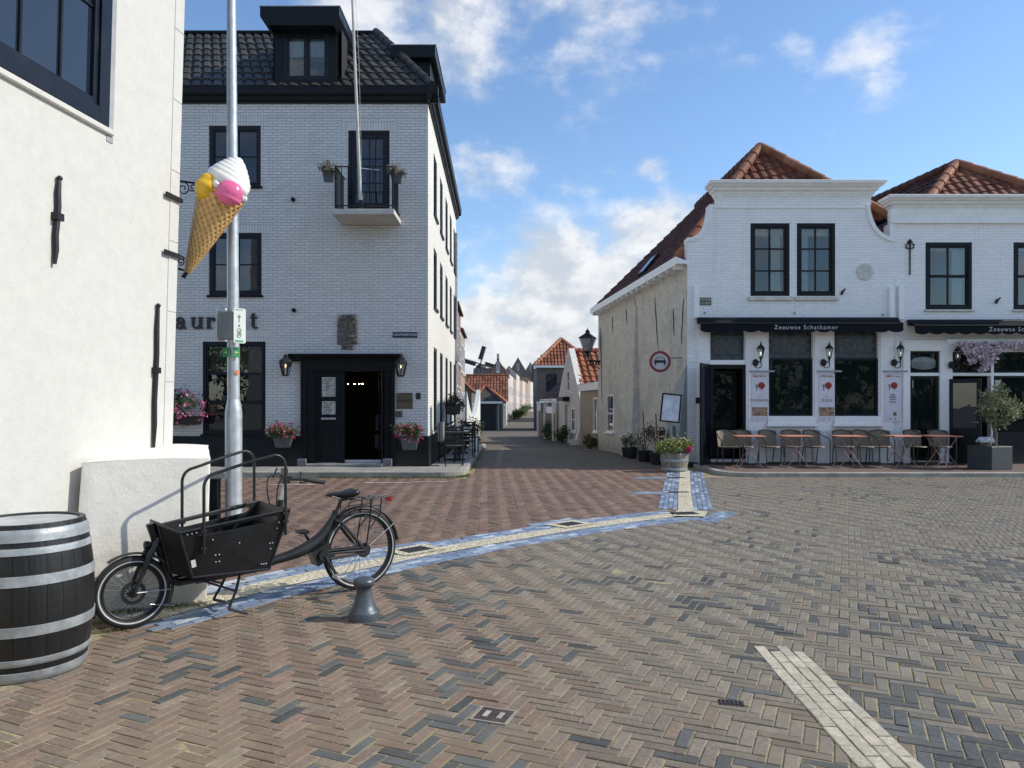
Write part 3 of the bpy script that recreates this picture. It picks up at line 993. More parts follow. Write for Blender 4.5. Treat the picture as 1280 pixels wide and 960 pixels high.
# thin white marks on the red paving by the left kerb
mb = MB()
for (u0, u1, v) in ((335, 396, 606.5), (454, 512, 604), (520, 560, 603)):
    a, b_ = P(u0, v, 1457 / (v - 505)), P(u1, v, 1457 / (v - 505))
    mb.quad((a.x, a.y - .03, .0105), (b_.x, b_.y - .03, .0105), (b_.x, b_.y + .03, .0105), (a.x, a.y + .03, .0105))
mb.build('paving_line', plain('road_paint', (.6, .58, .52), .7, var=.3), kind='structure')
# ---------------------------------------------------------------- near house on the left
CW = V((-3.846 + .117 * 6.8, 6.8, 0)); UW = V((-.1162, -.9932, 0)).normalized(); NW = V((.9932, -.1162, 0)).normalized()
WW = V((.028, 0, 1)); OW = CW - V((.028 * 2.2, 0, 0))
def wallpt(u, v):
    """point of the left house's wall seen at a bearing"""
    d = V(((u - 640) / F, 1, (505 - v) / F)); o = V((0, 0, HC))
    n = UW.cross(WW)
    return o + d * ((OW - o).dot(n) / d.dot(n))
def wab(p):
    b = p.z; q = p - OW - WW * b
    return q.dot(UW), b
lh = thing('house', 'cream plastered corner house with a dark window high up, at the left edge', 'house', (-3.05, 6.8, 0))
wa0, _ = wab(wallpt(133, 163)); wb0 = 3.68
mb = MB()
hole = rect(wa0, wa0 + 2.1, wb0, 6.1)
mb.poly(OW, UW, WW, NW, rect(0, 12, -.05, 9), [hole], reveal=.16)
V_B = V((-1, 0, 0))
mb.quad(OW + WW * -.05, OW + WW * 9, OW + WW * 9 + V_B * 7, OW + WW * -.05 + V_B * 7)
mb.quad(OW + WW * 9, OW + WW * 9 + UW * 12, OW + WW * 9 + UW * 12 + V_B * 7, OW + WW * 9 + V_B * 7)
mb.quad(OW + UW * 12, OW + UW * 12 + V_B * 7, OW + UW * 12 + V_B * 7 + WW * 9, OW + UW * 12 + WW * 9)
mb.build('wall', M_left_plaster, lh)
# raised smooth corner band with jointed blocks
mb = MB()
z = 1.12; k = 0
while z < 8.9:
    mb.fbox(OW, UW, WW, NW, -.006, .135, z, z + .625, -.1, .007); z += .628
mb.build('quoin', M_left_plaster, lh, bevel=.003)
mb = MB(); mb.fbox(OW, UW, WW, NW, wa0 - .075, wa0 - .002, wb0 - .1, 6.2, -.02, .006)  # grey strip beside the window: shade of its reveal put into the colour
mb.build('reveal_shade', plain('reveal_shade_grey', (.36, .37, .38), .9, var=.15, bump=.4), lh)
window(lh, OW, UW, NW, wa0, wa0 + 2.1, wb0, 6.1, M_navy_paint, M_glass, cols=5, rows=3, rec=.05, fw=.12, bar=.022, sash=.05, W=WW, depth=.075)
mb = MB(); mb.fbox(OW, UW, WW, NW, wa0 - .06, wa0 + 2.2, wb0 - .05, wb0 - .003, -.06, .03)
mb.build('window_sill', M_left_plaster, lh, bevel=.008)
def tie(u0, v0, v1):
    mb = MB()
    a, b1 = wab(wallpt(u0, v0)); a2, b0 = wab(wallpt(u0 - 6, v1))
    pts = [OW + UW * (a + (a2 - a) * k / 6 + .006 * math.sin(k * 2.1)) + WW * (b1 + (b0 - b1) * k / 6) + NW * .022 for k in range(7)]
    mb.tube(pts, [.014, .021, .021, .022, .021, .021, .013], 6)
    m_ = pts[3] + (pts[2] - pts[3]) * .3
    mb.obox(m_, (.05, .075, .05)); mb.sphere(pts[0], .02)
    mb.build('tie_bar', M_iron, lh, smooth=30)
tie(71, 223, 330); tie(195, 382, 562)
# thick plastered foot of the corner
bt = MB()
zt = 1.12
fp = [V((-3.20, 5.44)), V((-2.41, 5.93)), V((-2.83, 7.0)), V((-3.35, 7.0))]
tp = [V((-3.15, 5.50)), V((-2.385, 5.95)), V((-2.81, 6.95)), V((-3.35, 6.95))]
n = 8; vs = []
def lerp4(Q, a, b): return (Q[0] * (1 - a) + Q[1] * a) * (1 - b) + (Q[3] * (1 - a) + Q[2] * a) * b
zs = [-.05, .3, .6, .9, zt]
ring = [(i / n, 0) for i in range(n)] + [(1, i / n) for i in range(n)] + [(1 - i / n, 1) for i in range(n)] + [(0, 1 - i / n) for i in range(n)]
for q, z in enumerate(zs):
    f_ = q / 4
    for (a, b) in ring:
        p = lerp4(fp, a, b).lerp(lerp4(tp, a, b), f_)
        p = p + V((mnoise.noise(V((p.x * 3, p.y * 3, z * 3))), mnoise.noise(V((p.x * 3, p.y * 3, z * 3 + 9))))) * .005
        vs.append((p.x, p.y, z + (0 if q < 4 else .05 * b + .012 * math.sin(PI * a))))
m_ = len(ring); fs = []
for q in range(4):
    for i in range(m_): fs.append((q * m_ + i, q * m_ + (i + 1) % m_, (q + 1) * m_ + (i + 1) % m_, (q + 1) * m_ + i))
bt.add(vs, fs)
gr_ = [[None] * (n + 1) for _ in range(n + 1)]
vs2 = []
for j in range(n + 1):
    for i in range(n + 1):
        a, b = i / n, j / n
        p = lerp4(tp, a, b); h = 0 if (i in (0, n) or j in (0, n)) else .012
        p = p + V((mnoise.noise(V((p.x * 3, p.y * 3, zt * 3))), mnoise.noise(V((p.x * 3, p.y * 3, zt * 3 + 9))))) * .012
        vs2.append((p.x, p.y, zt + .05 * b + .012 * math.sin(PI * a) + h))
bt.add(vs2, [(j * (n + 1) + i, j * (n + 1) + i + 1, (j + 1) * (n + 1) + i + 1, (j + 1) * (n + 1) + i) for j in range(n) for i in range(n)])
bt.build('buttress', M_foot_plaster, lh, merge=True, bevel=.016, bseg=2, smooth=50)

# ---------------------------------------------------------------- ice cream cone sign
ic = thing('ice_cream_sign', 'giant ice cream cone sign with yellow, pink and white scoops on the cream house corner', 'sign', (-2.69, 6.86, 2.2))
YI = 7.1
mb = MB()
c0 = OW + NW * .02
for v in (236, 311):
    a0, b0 = wab(wallpt(189, v - 6)); 
    mb.fbox(OW, UW, WW, NW, -.02, .235, b0 - .05, b0 - .012, .0185, .034)
def iq(u, v, d=0): return P(u, v, YI + d)
mb.tube([iq(221, 216, -.2), iq(221, 337, -.2)], .011, 6); mb.tube([iq(221, 226, -.2), iq(221, 226)], .01, 6); mb.tube([iq(221, 335, -.2), iq(221, 335)], .01, 6)
mb.tube([iq(220, 226), iq(262, 231)], .01, 6)
mb.tube([iq(220, 335), iq(234, 339)], .01, 6)
def scroll(u, v, r, s_, turn=1.4, a0=0):
    pts = []
    for k in range(19):
        f_ = k / 18; a = a0 + s_ * f_ * 2 * PI * turn; rr = r * (1 - .75 * f_)
        pts.append(iq(u + rr * math.cos(a), v + rr * math.sin(a)))
    mb.tube(pts, .006, 5)
scroll(229, 236, 8, 1, 1.3, -1.2); scroll(241, 234, 5, -1, 1.2, 2.4); scroll(226, 327, 5, -1, 1.3, 2.0); scroll(228, 322, 3, 1, 1.2, 0)
mb.tube([iq(236, 336), iq(229, 347)], .017, 8)
for k in range(5): mb.tube([iq(235 - k * 1.4, 338 + k * 2), iq(234.4 - k * 1.4, 339 + k * 2)], .022, 8)
mb.build('bracket', M_iron, ic, smooth=40)
tip = iq(234, 341); topc = iq(277, 242)
ax = (topc - tip); Lc = ax.length; ax.normalize()
sx_ = ax.cross(Y_).normalized(); MC = Matrix((sx_, ax.cross(sx_) * -1, ax)).transposed()
def cone_mat():
    m, t, b = newmat('waffle')
    base = t.n('ShaderNodeAttribute', attribute_name='Col').outputs[0]
    n = t.noise(t.pos, 14, 4)
    c = t.mix(t.ramp(n, .35, .65, 0, .35), base, (.42, .20, .05))
    t.set(b, 'Base Color', c); b.inputs['Roughness'].default_value = .42
    return m
mb = MB()
nn, mm = 72, 84; RC = .205
vs = []; cols_ = []
def hgt(k, i):
    a = k / nn; z = i / mm
    g = 15
    u1 = (a * g + z * 11) % 1; u2 = (a * g - z * 11) % 1
    d_ = min(min(u1, 1 - u1), min(u2, 1 - u2))
    return 1 - sstep(.09, .24, d_)
for i in range(mm + 1):
    z = i / mm
    for k in range(nn):
        r = .022 + (RC - .022) * z ** .93 + .013 * hgt(k, i) * (.4 + .6 * z)
        vs.append(tip + MC @ V((r * math.cos(2 * PI * k / nn), r * math.sin(2 * PI * k / nn), z * Lc)))
for i in range(mm):
    for k in range(nn):
        h = (hgt(k, i) + hgt(k + 1, i + 1)) / 2
        cl = V((.50, .235, .055)).lerp(V((.80, .55, .24)), h)
        mb.add([], []) if 0 else None
        cols_.append(tuple(cl))
b0 = len(mb.v); mb.v.extend([tuple(p) for p in vs])
q = 0
for i in range(mm):
    for k in range(nn):
        mb.f.append((i * nn + k, i * nn + (k + 1) % nn, (i + 1) * nn + (k + 1) % nn, (i + 1) * nn + k)); mb.m.append(0); mb.c.append(cols_[q]); q += 1
mb.build('waffle_cone', cone_mat(), ic, smooth=60)
def scoop(name, c, r, col, fn, sub=(40, 28), rough=.3):
    m_ = plain(name + '_paint', col, rough, var=.12, bump=.04, spec=.5)
    s_ = MB(); s_.sphere(c, 1.0, sub[0], sub[1], MC)
    for i, p in enumerate(s_.v):
        d = (V(p) - V(c))
        l_ = MC.transposed() @ d
        k = fn(l_)
        s_.v[i] = tuple(V(c) + MC @ V((l_.x * r[0] * k, l_.y * r[1] * k, l_.z * r[2] * k)))
    return s_.build(name, m_, ic, smooth=70)
def rip(l_): return 1 + .05 * math.sin(14 * l_.x + 4 * l_.z) + .05 * mnoise.noise(l_ * 3)
scoop('yellow_scoop', iq(262, 236, -.10), (.125, .14, .14), (.78, .46, .02), lambda l_: 1 + .045 * math.sin(9 * math.atan2(l_.y, l_.z + .3)) + .05 * mnoise.noise(l_ * 2))
def pk(l_): return 1 + (.17 if -.62 < l_.z < -.3 else 0) * (1 - abs(l_.z + .46) / .16 * .6 if abs(l_.z + .46) < .16 else 0) + .03 * mnoise.noise(l_ * 3)
scoop('pink_scoop', iq(287, 241, -.19), (.12, .10, .112), (.72, .13, .30), pk)
# whipped cream swirl
mb = MB()
for tr in range(2):
    pts = []; rs = []
    for k in range(72):
        f_ = k / 71; a = f_ * 2 * PI * 3.2 + tr * PI
        rr = .145 * (1 - f_) ** .75 + .004
        pts.append(iq(284, 231) + MC @ V((rr * math.cos(a), rr * math.sin(a), .0 + .27 * f_ ** .9))); rs.append(.064 * (1 - f_) ** .6 + .012)
    mb.tube(pts, rs, 10)
mb.lathe([(.14, -.02), (.12, .08), (.08, .16), (.03, .24)], iq(284, 231), 20, MC)
for k in range(14):
    a = 2 * PI * k / 14
    mb.tube([iq(279, 239) + MC @ V((.192 * math.cos(a + j * .12), .192 * math.sin(a + j * .12), .02 * j - .015)) for j in range(4)], [.018, .033, .033, .013], 8)
mb.build('whipped_cream', plain('cream_gloss', (.80, .79, .75), .3, var=.06, bump=.05), ic, smooth=60)

# ---------------------------------------------------------------- pole with the signs
YP = 7.45
px_, py_ = P(292, 505, YP).x, YP
pole = thing('sign_pole', 'tall galvanised street pole with a thicker sleeve at its foot', 'pole', (px_, py_, 0))
mb = MB()
zs1 = P(0, 508, YP).z
mb.lathe([(.081, -.05), (.081, zs1 - .06), (.073, zs1), (.058, zs1 + .07)], (px_, py_, 0), 32)
mb.build('sleeve', M_galv, pole, smooth=30)
mb = MB()
mb.lathe([(.0585, zs1 + .06), (.055, 3.2), (.043, 5.6), (.035, 7.5), (.033, 7.52)], (px_ - .0, py_, 0), 32)
for i in range(len(mb.v)):
    x, y, z = mb.v[i]; mb.v[i] = (x - .0055 * (z - zs1), y, z)
mb.build('shaft', M_galv, pole, smooth=30)
M_signgrey = plain('sign_back_grey', (.26, .275, .28), .5, .2, var=.1, bump=.05)
M_signwhite = plain('sign_white', (.74, .77, .72), .45, var=.04, bump=0)
M_signgreen = plain('sign_green', (.05, .26, .10), .5, var=.1, bump=0)
M_ink = plain('black_ink', (.02, .022, .024), .5, var=.1, bump=0)
def sp(u, v, d=0): return P(u, v, YP + d)
rs_ = thing('cycle_route_sign', 'narrow white cycle route sign with arrow and bicycle, clamped to the galvanised pole', 'sign', (px_, py_, 2.2))
sa = R(38)                                             # the sign face looks right of the viewer
SU = V((math.cos(sa), math.sin(sa), 0)); SN = V((math.sin(sa), -math.cos(sa), 0))
z0, z1 = sp(0, 430).z, sp(0, 387).z
SO = V((px_ + .05, py_ - .13, 0))
def rrect(w, h, r, n=4):
    pts = []
    for (cx, cy, a0) in ((w - r, r, -PI / 2), (w - r, h - r, 0), (r, h - r, PI / 2), (r, r, PI)):
        for k in range(n + 1): pts.append((cx + r * math.cos(a0 + PI / 2 * k / n), cy + r * math.sin(a0 + PI / 2 * k / n)))
    return pts
sw = .116; sh = z1 - z0
mb = MB(); mb.prism(SO + Z_ * z0, SU, Z_, SN, rrect(sw, sh, .018), -.018, .0)
mb.build('panel', M_signwhite, rs_)
mb = MB()
TM = Matrix.Translation(SO + Z_ * z0 + SN * .003) @ Matrix((SU, Z_, SN)).transposed().to_4x4()
def sbox(a0, a1, b0, b1): mb.fbox(SO + Z_ * z0, SU, Z_, SN, a0, a1, b0, b1, .0005, .003)
sbox(.015, .09, sh - .016, sh - .012)
sbox(.0495, .0555, .205, .26)
mb.prism(SO + Z_ * z0, SU, Z_, SN, [(.036, .252), (.069, .252), (.0525, .28)], .0005, .003)
for (cx, cz) in ((.0525, .075), (.0525, .125)):
    for k in range(20):
        a, b = 2 * PI * k / 20, 2 * PI * (k + 1) / 20
        mb.prism(SO + Z_ * z0, SU, Z_, SN, [(cx + .022 * math.cos(a), cz + .022 * math.sin(a)), (cx + .022 * math.cos(b), cz + .022 * math.sin(b)), (cx + .017 * math.cos(b), cz + .017 * math.sin(b)), (cx + .017 * math.cos(a), cz + .017 * math.sin(a))], .0005, .003)
def sline(a, b, w=.0025):
    (x0, y0), (x1, y1) = a, b; d = V((x1 - x0, y1 - y0)).normalized(); n_ = V((-d.y, d.x)) * w
    mb.prism(SO + Z_ * z0, SU, Z_, SN, [(x0 + n_.x, y0 + n_.y), (x0 - n_.x, y0 - n_.y), (x1 - n_.x, y1 - n_.y), (x1 + n_.x, y1 + n_.y)], .0005, .0032)
sline((.0525, .075), (.068, .098)); sline((.068, .098), (.0525, .125)); sline((.0525, .075), (.04, .1)); sline((.04, .1), (.066, .112)); sline((.045, .16), (.0525, .185)); sline((.06, .16), (.0525, .185))
mb.build('symbol', plain('sign_symbol_green', (.16, .26, .17), .5, var=.1, bump=0), rs_)
mb = MB(); sbox(.014, .091, .012, .03); mb.build('green_strip', plain('strip_green', (.1, .42, .22), .5, var=.1, bump=0), rs_)
mb = MB()
lo, hi = sp(0, 426).z, sp(0, 388).z
BU = V((math.cos(R(-20)), math.sin(R(-20)), 0)); BN = V((-math.sin(R(-20)) * -1, -math.cos(R(-20)), 0))
mb.obox(V((px_ - .035, py_ - .03, (lo + hi) / 2)), (.15, .12, hi - lo - .02), Matrix.Rotation(R(-12), 3, 'Z'))
mb.obox(V((px_ - .02, py_ - .07, hi - .03)), (.16, .05, .03)); mb.obox(V((px_ - .02, py_ - .07, lo + .03)), (.16, .05, .03))
mb.build('back_box', M_signgrey, rs_, bevel=.012, bseg=2)
mb = MB()
mb.prism(V((px_ - .155, py_ - .055, lo)), V((.35, .94, 0)).normalized(), Z_, V((-.94, .35, 0)), rrect(.16, hi - lo + .03, .02), -.012, 0)
mb.build('panel', M_signwhite, rs_)
wk = thing('walking_route_sign', 'small green walking route plates with pale arrows strapped round the pole', 'sign', (px_, py_, 2))
z0, z1 = sp(0, 447).z, sp(0, 435).z
mb = MB()
mb.obox((px_ - .045, py_ - .078, (z0 + z1) / 2), (.078, .008, .094), Matrix.Rotation(R(-14), 3, 'Z'))
mb.obox((px_ + .052, py_ - .063, (z0 + z1) / 2), (.066, .008, .098), Matrix.Rotation(R(38), 3, 'Z'))
mb.build('plate', M_signgreen, wk, bevel=.002)
for (cx, cy, a, sgn) in ((px_ - .047, py_ - .0835, R(-14), 1), (px_ + .0555, py_ - .0675, R(38), -1)):
    mb = MB(); u_ = V((math.cos(a), math.sin(a), 0)); n_ = V((math.sin(a), -math.cos(a), 0)); o_ = V((cx, cy, (z0 + z1) / 2))
    mb.prism(o_, u_, Z_, n_, [(-.02 * sgn, -.004), (.004 * sgn, -.004), (.004 * sgn, .004), (-.02 * sgn, .004)][::sgn], 0, .002)
    mb.prism(o_, u_, Z_, n_, [(.003 * sgn, -.016), (.02 * sgn, 0), (.003 * sgn, .016)][::sgn], 0, .0021)
    mb.build('arrow', plain('pale_yellow', (.6, .62, .25), .5, bump=0), wk)
mb = MB(); mb.lathe([(.0605, z0 + .02), (.061, z0 + .03)], (px_ - .003, py_, 0), 24); mb.build('strap', M_galv, wk, smooth=30)
st_ = MB(); zc = sp(0, 466).z
st_.poly(V((px_ + .047, py_ - .038, zc)), V((.6, .8, 0)), Z_, V((.8, -.6, 0)), [(-.025, 0), (.0, -.03), (.025, 0), (0, .03)], d=.004)
tag(st_.build('sticker', plain('orange_sticker', (.75, .2, .03), .5, bump=0)), 'small orange diamond sticker on the galvanised pole', 'sticker')
# dark square post between the thick wall foot and the pole
mb = MB(); q = P(268.5, 600, 7.4)
mb.box(q.x - .045, q.x + .045, 7.35, 7.44, -.02, .80); mb.box(q.x - .05, q.x + .05, 7.345, 7.445, .80, .815)
tag(mb.build('post', M_black_paint, bevel=.004), 'square black post half hidden between the cream wall foot and the pole', 'post')

# ---------------------------------------------------------------- barrel
br = thing('barrel', 'black wooden barrel with silver hoops standing at the left edge', 'barrel', (-2.86, 4.44, 0))
def barrel_r(z, H=.875, r0=.298, r1=.348): s_ = 2 * z / H - 1; return r1 - (r1 - r0) * s_ * s_
def stave_mat():
    m, t, b = newmat('black_staves')
    base = t.n('ShaderNodeAttribute', attribute_name='Col').outputs[0]
    mpn = t.n('ShaderNodeMapping', {'Vector': t.pos, 'Scale': (14, 14, 1.2)}).outputs[0]
    n = t.noise(mpn, 3, 5, .65); n2 = t.noise(t.pos, 70, 3, .6)
    c = t.mix(t.ramp(n, .58, .8, 0, .3), base, (.04, .039, .037))
    c = t.mix(t.ramp(n2, .68, .76, 0, .5), c, (.16, .15, .13))
    t.set(b, 'Base Color', c); b.inputs['Roughness'].default_value = .42
    t.set(b, 'Normal', t.n('ShaderNodeBump', {'Strength': .4, 'Distance': .008, 'Height': n}))
    return m
mb = MB(); rg = random.Random(2); H_ = .875; ns = 26
c0 = V((-2.86, 4.44, 0))
for k in range(ns):
    a0, a1 = 2 * PI * k / ns, 2 * PI * (k + 1) / ns
    v_ = .0095 * rg.uniform(.85, 1.2); cl = (v_, v_ * 1.0, v_ * 1.03)
    for i in range(14):
        z_0, z_1 = H_ * i / 14, H_ * (i + 1) / 14
        ang = [a0 + .003, a0 + (a1 - a0) * .33, a0 + (a1 - a0) * .67, a1 - .003]
        for q in range(3):
            pts = []
            for (aa, zz) in ((ang[q], z_0), (ang[q + 1], z_0), (ang[q + 1], z_1), (ang[q], z_1)):
                r = barrel_r(zz) - (.0 if aa in ang[1:3] else .0012)
                pts.append(c0 + V((r * math.cos(aa), r * math.sin(aa), zz)))
            mb.quad(*pts, 0, cl)
mb.lathe([(barrel_r(0) - .02, .0), (barrel_r(.1) - .012, .1), (barrel_r(.4) - .012, .4), (barrel_r(.8) - .012, .8), (barrel_r(.875) - .003, .875), (barrel_r(.875) - .028, .875), (barrel_r(.875) - .03, .855)], c0, 48, caps=False, col=(.02, .02, .02))
mb.build('staves', stave_mat(), br, smooth=35)
mb = MB(); mb.lathe([(barrel_r(.86) - .025, .862), (.001, .864)], c0, 40, caps=False); mb.build('lid', plain('barrel_lid_steel', (.42, .43, .43), .6, .1, var=.25, bump=.2), br)
M_hoop = plain('hoop_silver_paint', (.36, .38, .39), .5, .35, var=.25, bump=.3, scale=9, bscale=35)
for (z_0, z_1) in ((.0, .06), (.095, .135), (.262, .322), (.54, .60), (.71, .75), (.78, .85)):
    mb = MB(); e = .005
    mb.lathe([(barrel_r(z_0) + .001, z_0), (barrel_r(z_0) + e, z_0 + .002), (barrel_r((z_0 + z_1) / 2) + e + .001, (z_0 + z_1) / 2), (barrel_r(z_1) + e, z_1 - .002), (barrel_r(z_1) + .001, z_1)], c0, 64, caps=False)
    mb.build('hoop', M_hoop, br, smooth=50)
# ---------------------------------------------------------------- bollard
bo = thing('bollard', 'short waisted grey iron bollard in front of the rear bicycle wheel', 'bollard', (0, 0, 0))
q = P(455, 773, 5.42); bo.location = (0, 0, 0)
mb = MB()
mb.lathe([(0.1097, -0.0186), (0.1097, 0.0512), (0.1042, 0.0651), (0.0911, 0.0725), (0.0763, 0.1116), (0.0614, 0.1581), (0.0539, 0.2000), (0.0530, 0.2232), (0.0595, 0.2372), (0.0725, 0.2437), (0.0781, 0.2558), (0.0781, 0.2743), (0.0688, 0.2902), (0.0465, 0.2995), (0.0000, 0.3032)], (q.x, q.y, 0), 40, caps=False)
mb.build('shaft', plain('bollard_iron', (.085, .10, .115), .42, .35, var=.3, bump=.25, bscale=35), bo, smooth=45)

# ---------------------------------------------------------------- cargo bike (built along +x, front wheel at the origin)
M_tyre = plain('tyre_rubber', (.018, .018, .019), .75, var=.25, bump=.2)
M_frame = plain('matt_black_frame', (.018, .019, .02), .4, .2, var=.15, bump=.03)
M_panel = plain('black_box_panel', (.012, .0125, .013), .45, spec=.3, var=.3, bump=.12, scale=3, bscale=90)
M_chrome = plain('steel_bright', (.5, .51, .52), .42, .7, var=.08, bump=0)
M_spoke = plain('dull_spoke', (.2, .2, .2), .7, spec=.2, bump=0)
M_saddle = plain('saddle_leather', (.015, .015, .015), .28, var=.2, bump=.05)
M_reflect = plain('reflex_strip', (.5, .51, .5), .4, var=.1, bump=0)
M_redlens = plain('red_lens', (.4, .012, .012), .2, bump=0)
bk = thing('cargo_bike', 'black long cargo bicycle with deep front box and two hoops by the cream wall', 'cargo bike')
RX = Matrix.Rotation(PI / 2, 3, 'X')
def wheel(cx, cz, r, tw, disc):
    mb = MB(); c = V((cx, 0, cz))
    rr = r - tw * 2 - .004
    mb.torus(c, rr, .012, RX, 56, 8, sq=1.2)
    mb.lathe([(.022, -.05), (.034, -.045), (.03, -.03), (.026, 0), (.03, .03), (.034, .045), (.022, .05)], c, 16, RX)
    mb.lathe([(.008, -.075), (.008, .075)], c, 8, RX)
    if disc:
        mb.lathe([(.08, .04), (.08, .043), (.055, .043), (.055, .04)], c, 32, RX, caps=False)
    for k in range(28):
        a = 2 * PI * k / 28; b = a + (.35 if k % 2 else -.35); s_ = .04 if (k // 2) % 2 else -.04
        p0 = c + RX @ V((.03 * math.cos(b), .03 * math.sin(b), s_)); p1 = c + RX @ V((rr * math.cos(a), rr * math.sin(a), 0))
        mb.tube([p0, p1], .0019, 4, 1, caps=False)
    o = mb.build('wheel', [M_frame, M_spoke], bk, smooth=40)
    mb = MB(); mb.torus(c, r - tw, tw, RX, 72, 12, sq=.95); mb.build('tyre', M_tyre, o, smooth=60)
    mb = MB()
    for s_ in (-1, 1): mb.lathe([(r - tw * 1.45, s_ * tw * .88), (r - tw * 1.15, s_ * tw * .955)], c, 72, RX, caps=False)
    mb.build('reflex_ring', M_reflect, o, smooth=60)
RF, RR, WB = .25, .335, 1.74
wheel(0, RF, RF, .03, True); wheel(WB, RR, RR, .027, False)
# main frame
mb = MB()
def bez(p0, p1, p2, p3, n=14):
    p0, p1, p2, p3 = map(V, (p0, p1, p2, p3))
    return [p0 * (1 - k / n) ** 3 + p1 * 3 * (k / n) * (1 - k / n) ** 2 + p2 * 3 * (k / n) ** 2 * (1 - k / n) + p3 * (k / n) ** 3 for k in range(n + 1)]
SX, SZ = 1.52, .66
mb.tube(bez((1.0, 0, .335), (1.32, 0, .38), (1.40, 0, .45), (SX, 0, SZ)), [.032, .036, .04, .043, .046, .048, .048, .046, .043, .04, .037, .034, .03, .026, .022], 14)
mb.tube([(1.02, 0, .335), (.86, 0, .30), (.30, 0, .27), (.24, 0, .30), (.15, 0, .62), (.13, 0, .69)], [.032, .03, .028, .028, .027, .025], 12)
for s_ in (-1, 1):
    mb.tube([(SX - .02, s_ * .03, .60), (SX + .03, s_ * .055, .575), (WB, s_ * .075, RR + .01)], .014, 8)
    mb.tube([(1.40, s_ * .05, .345), (WB, s_ * .075, RR)], .013, 8)
    mb.tube([(.17, s_ * .03, .60), (.10, s_ * .06, .50), (-.0, s_ * .065, RF)], [.024, .02, .014], 8)
mb.lathe([(.03, .57), (.03, .70)], (.0, 0, 0), 14, Matrix.Rotation(0, 3, 'X')) if 0 else None
mb.tube([(.12, 0, .71), (.175, 0, .53)], .034, 14)
mb.obox((1.385, 0, .345), (.16, .13, .13), Matrix.Rotation(R(-25), 3, 'Y'))
mb.build('frame', M_frame, bk, smooth=40, merge=False)
# steering: column behind the box, bars, grips, levers, cable
mb = MB()
mb.tube([(1.03, 0, .55), (1.055, 0, .80)], .024, 12)
mb.build('steering_column', M_frame, bk, smooth=40)
mb = MB(); mb.tube([(1.055, 0, .79), (1.09, 0, .935)], .0125, 10); mb.tube([(1.075, .0, .80), (1.108, 0, .935)], .006, 8); mb.build('stem', M_chrome, bk, smooth=40)
hb = MB(); hb.tube([(1.25, -.31, 0.95), (1.16, -.29, 0.97), (1.09, -.15, 0.97), (1.085, 0, 0.95), (1.09, .15, 0.97), (1.16, .29, 0.97), (1.25, .31, 0.95)], .011, 8)
hb.obox((1.09, 0, 0.95), (.06, .07, .045))
hb.tube([(1.09, -.04, 0.97), (1.07, -.05, 1.02)], .008, 6); hb.obox((1.065, -.05, 1.025), (.03, .07, .045))
hbo = hb.build('handlebar', M_frame, bk, smooth=40)
for s_ in (-1, 1):
    g = MB(); g.tube([(1.15, s_ * .292, 0.971), (1.275, s_ * .315, .945)], [.017, .016], 10); g.build('grip', M_tyre, hbo, smooth=40)
    g = MB(); g.tube([(1.12, s_ * .23, 1.03), (1.10, s_ * .27, 0.95), (1.16, s_ * .35, .97)], .006, 6); g.build('brake_lever', M_iron, hbo, smooth=40)
mb = MB()
mb.tube(bez((1.09, -.1, 0.97), (.97, -.16, 1.06), (.96, -.1, .85), (1.03, -.03, .6), 14), .005, 6)
mb.tube(bez((1.09, .1, 0.97), (.95, .12, 1.05), (.97, .1, .85), (1.03, .03, .6), 14), .005, 6)
mb.build('cable', M_iron, bk, smooth=40)
# saddle
sdl = MB(); sx0, sz0 = 1.57, .81
SR = Matrix.Rotation(R(-6), 3, 'Y')
prof = [(-.14, .018, .0, .012), (-.10, .028, .004, .026), (-.04, .04, .003, .035), (.02, .066, .002, .044), (.07, .095, .008, .052), (.11, .10, .016, .052), (.135, .07, .012, .04), (.145, .03, .0, .02)]
vs = []; fs = []; kk = 16
for (x, w_, dz_, th) in prof:
    for k in range(kk):
        a = 2 * PI * k / kk
        zz = math.sin(a); zz = zz * (.35 if zz > 0 else 1)
        vs.append((sx0 + x, w_ * math.cos(a), sz0 + dz_ + th * zz))
for i in range(len(prof) - 1):
    for k in range(kk): fs.append((i * kk + k, i * kk + (k + 1) % kk, (i + 1) * kk + (k + 1) % kk, (i + 1) * kk + k))
fs += [tuple(range(kk)), tuple(range((len(prof) - 1) * kk + kk - 1, (len(prof) - 1) * kk - 1, -1))]
sdl.add(vs, fs)
sdl.build('saddle', M_saddle, bk, smooth=70)
mb = MB(); mb.tube([(SX - .01, 0, .64), (sx0 + .01, 0, sz0 - .03)], .0145, 10); mb.tube([(sx0 - .1, .03, sz0 - .012), (sx0, .03, sz0 - .045), (sx0 + .1, .03, sz0 - .03)], .005, 6); mb.tube([(sx0 - .1, -.03, sz0 - .012), (sx0, -.03, sz0 - .045), (sx0 + .1, -.03, sz0 - .03)], .005, 6)
mb.obox((sx0 + .01, 0, sz0 - .045), (.05, .06, .03)); mb.tube([(SX - .012, 0, .645), (SX + .0, 0, .675)], .025, 12)
mb.build('seat_post', M_frame, bk, smooth=40)
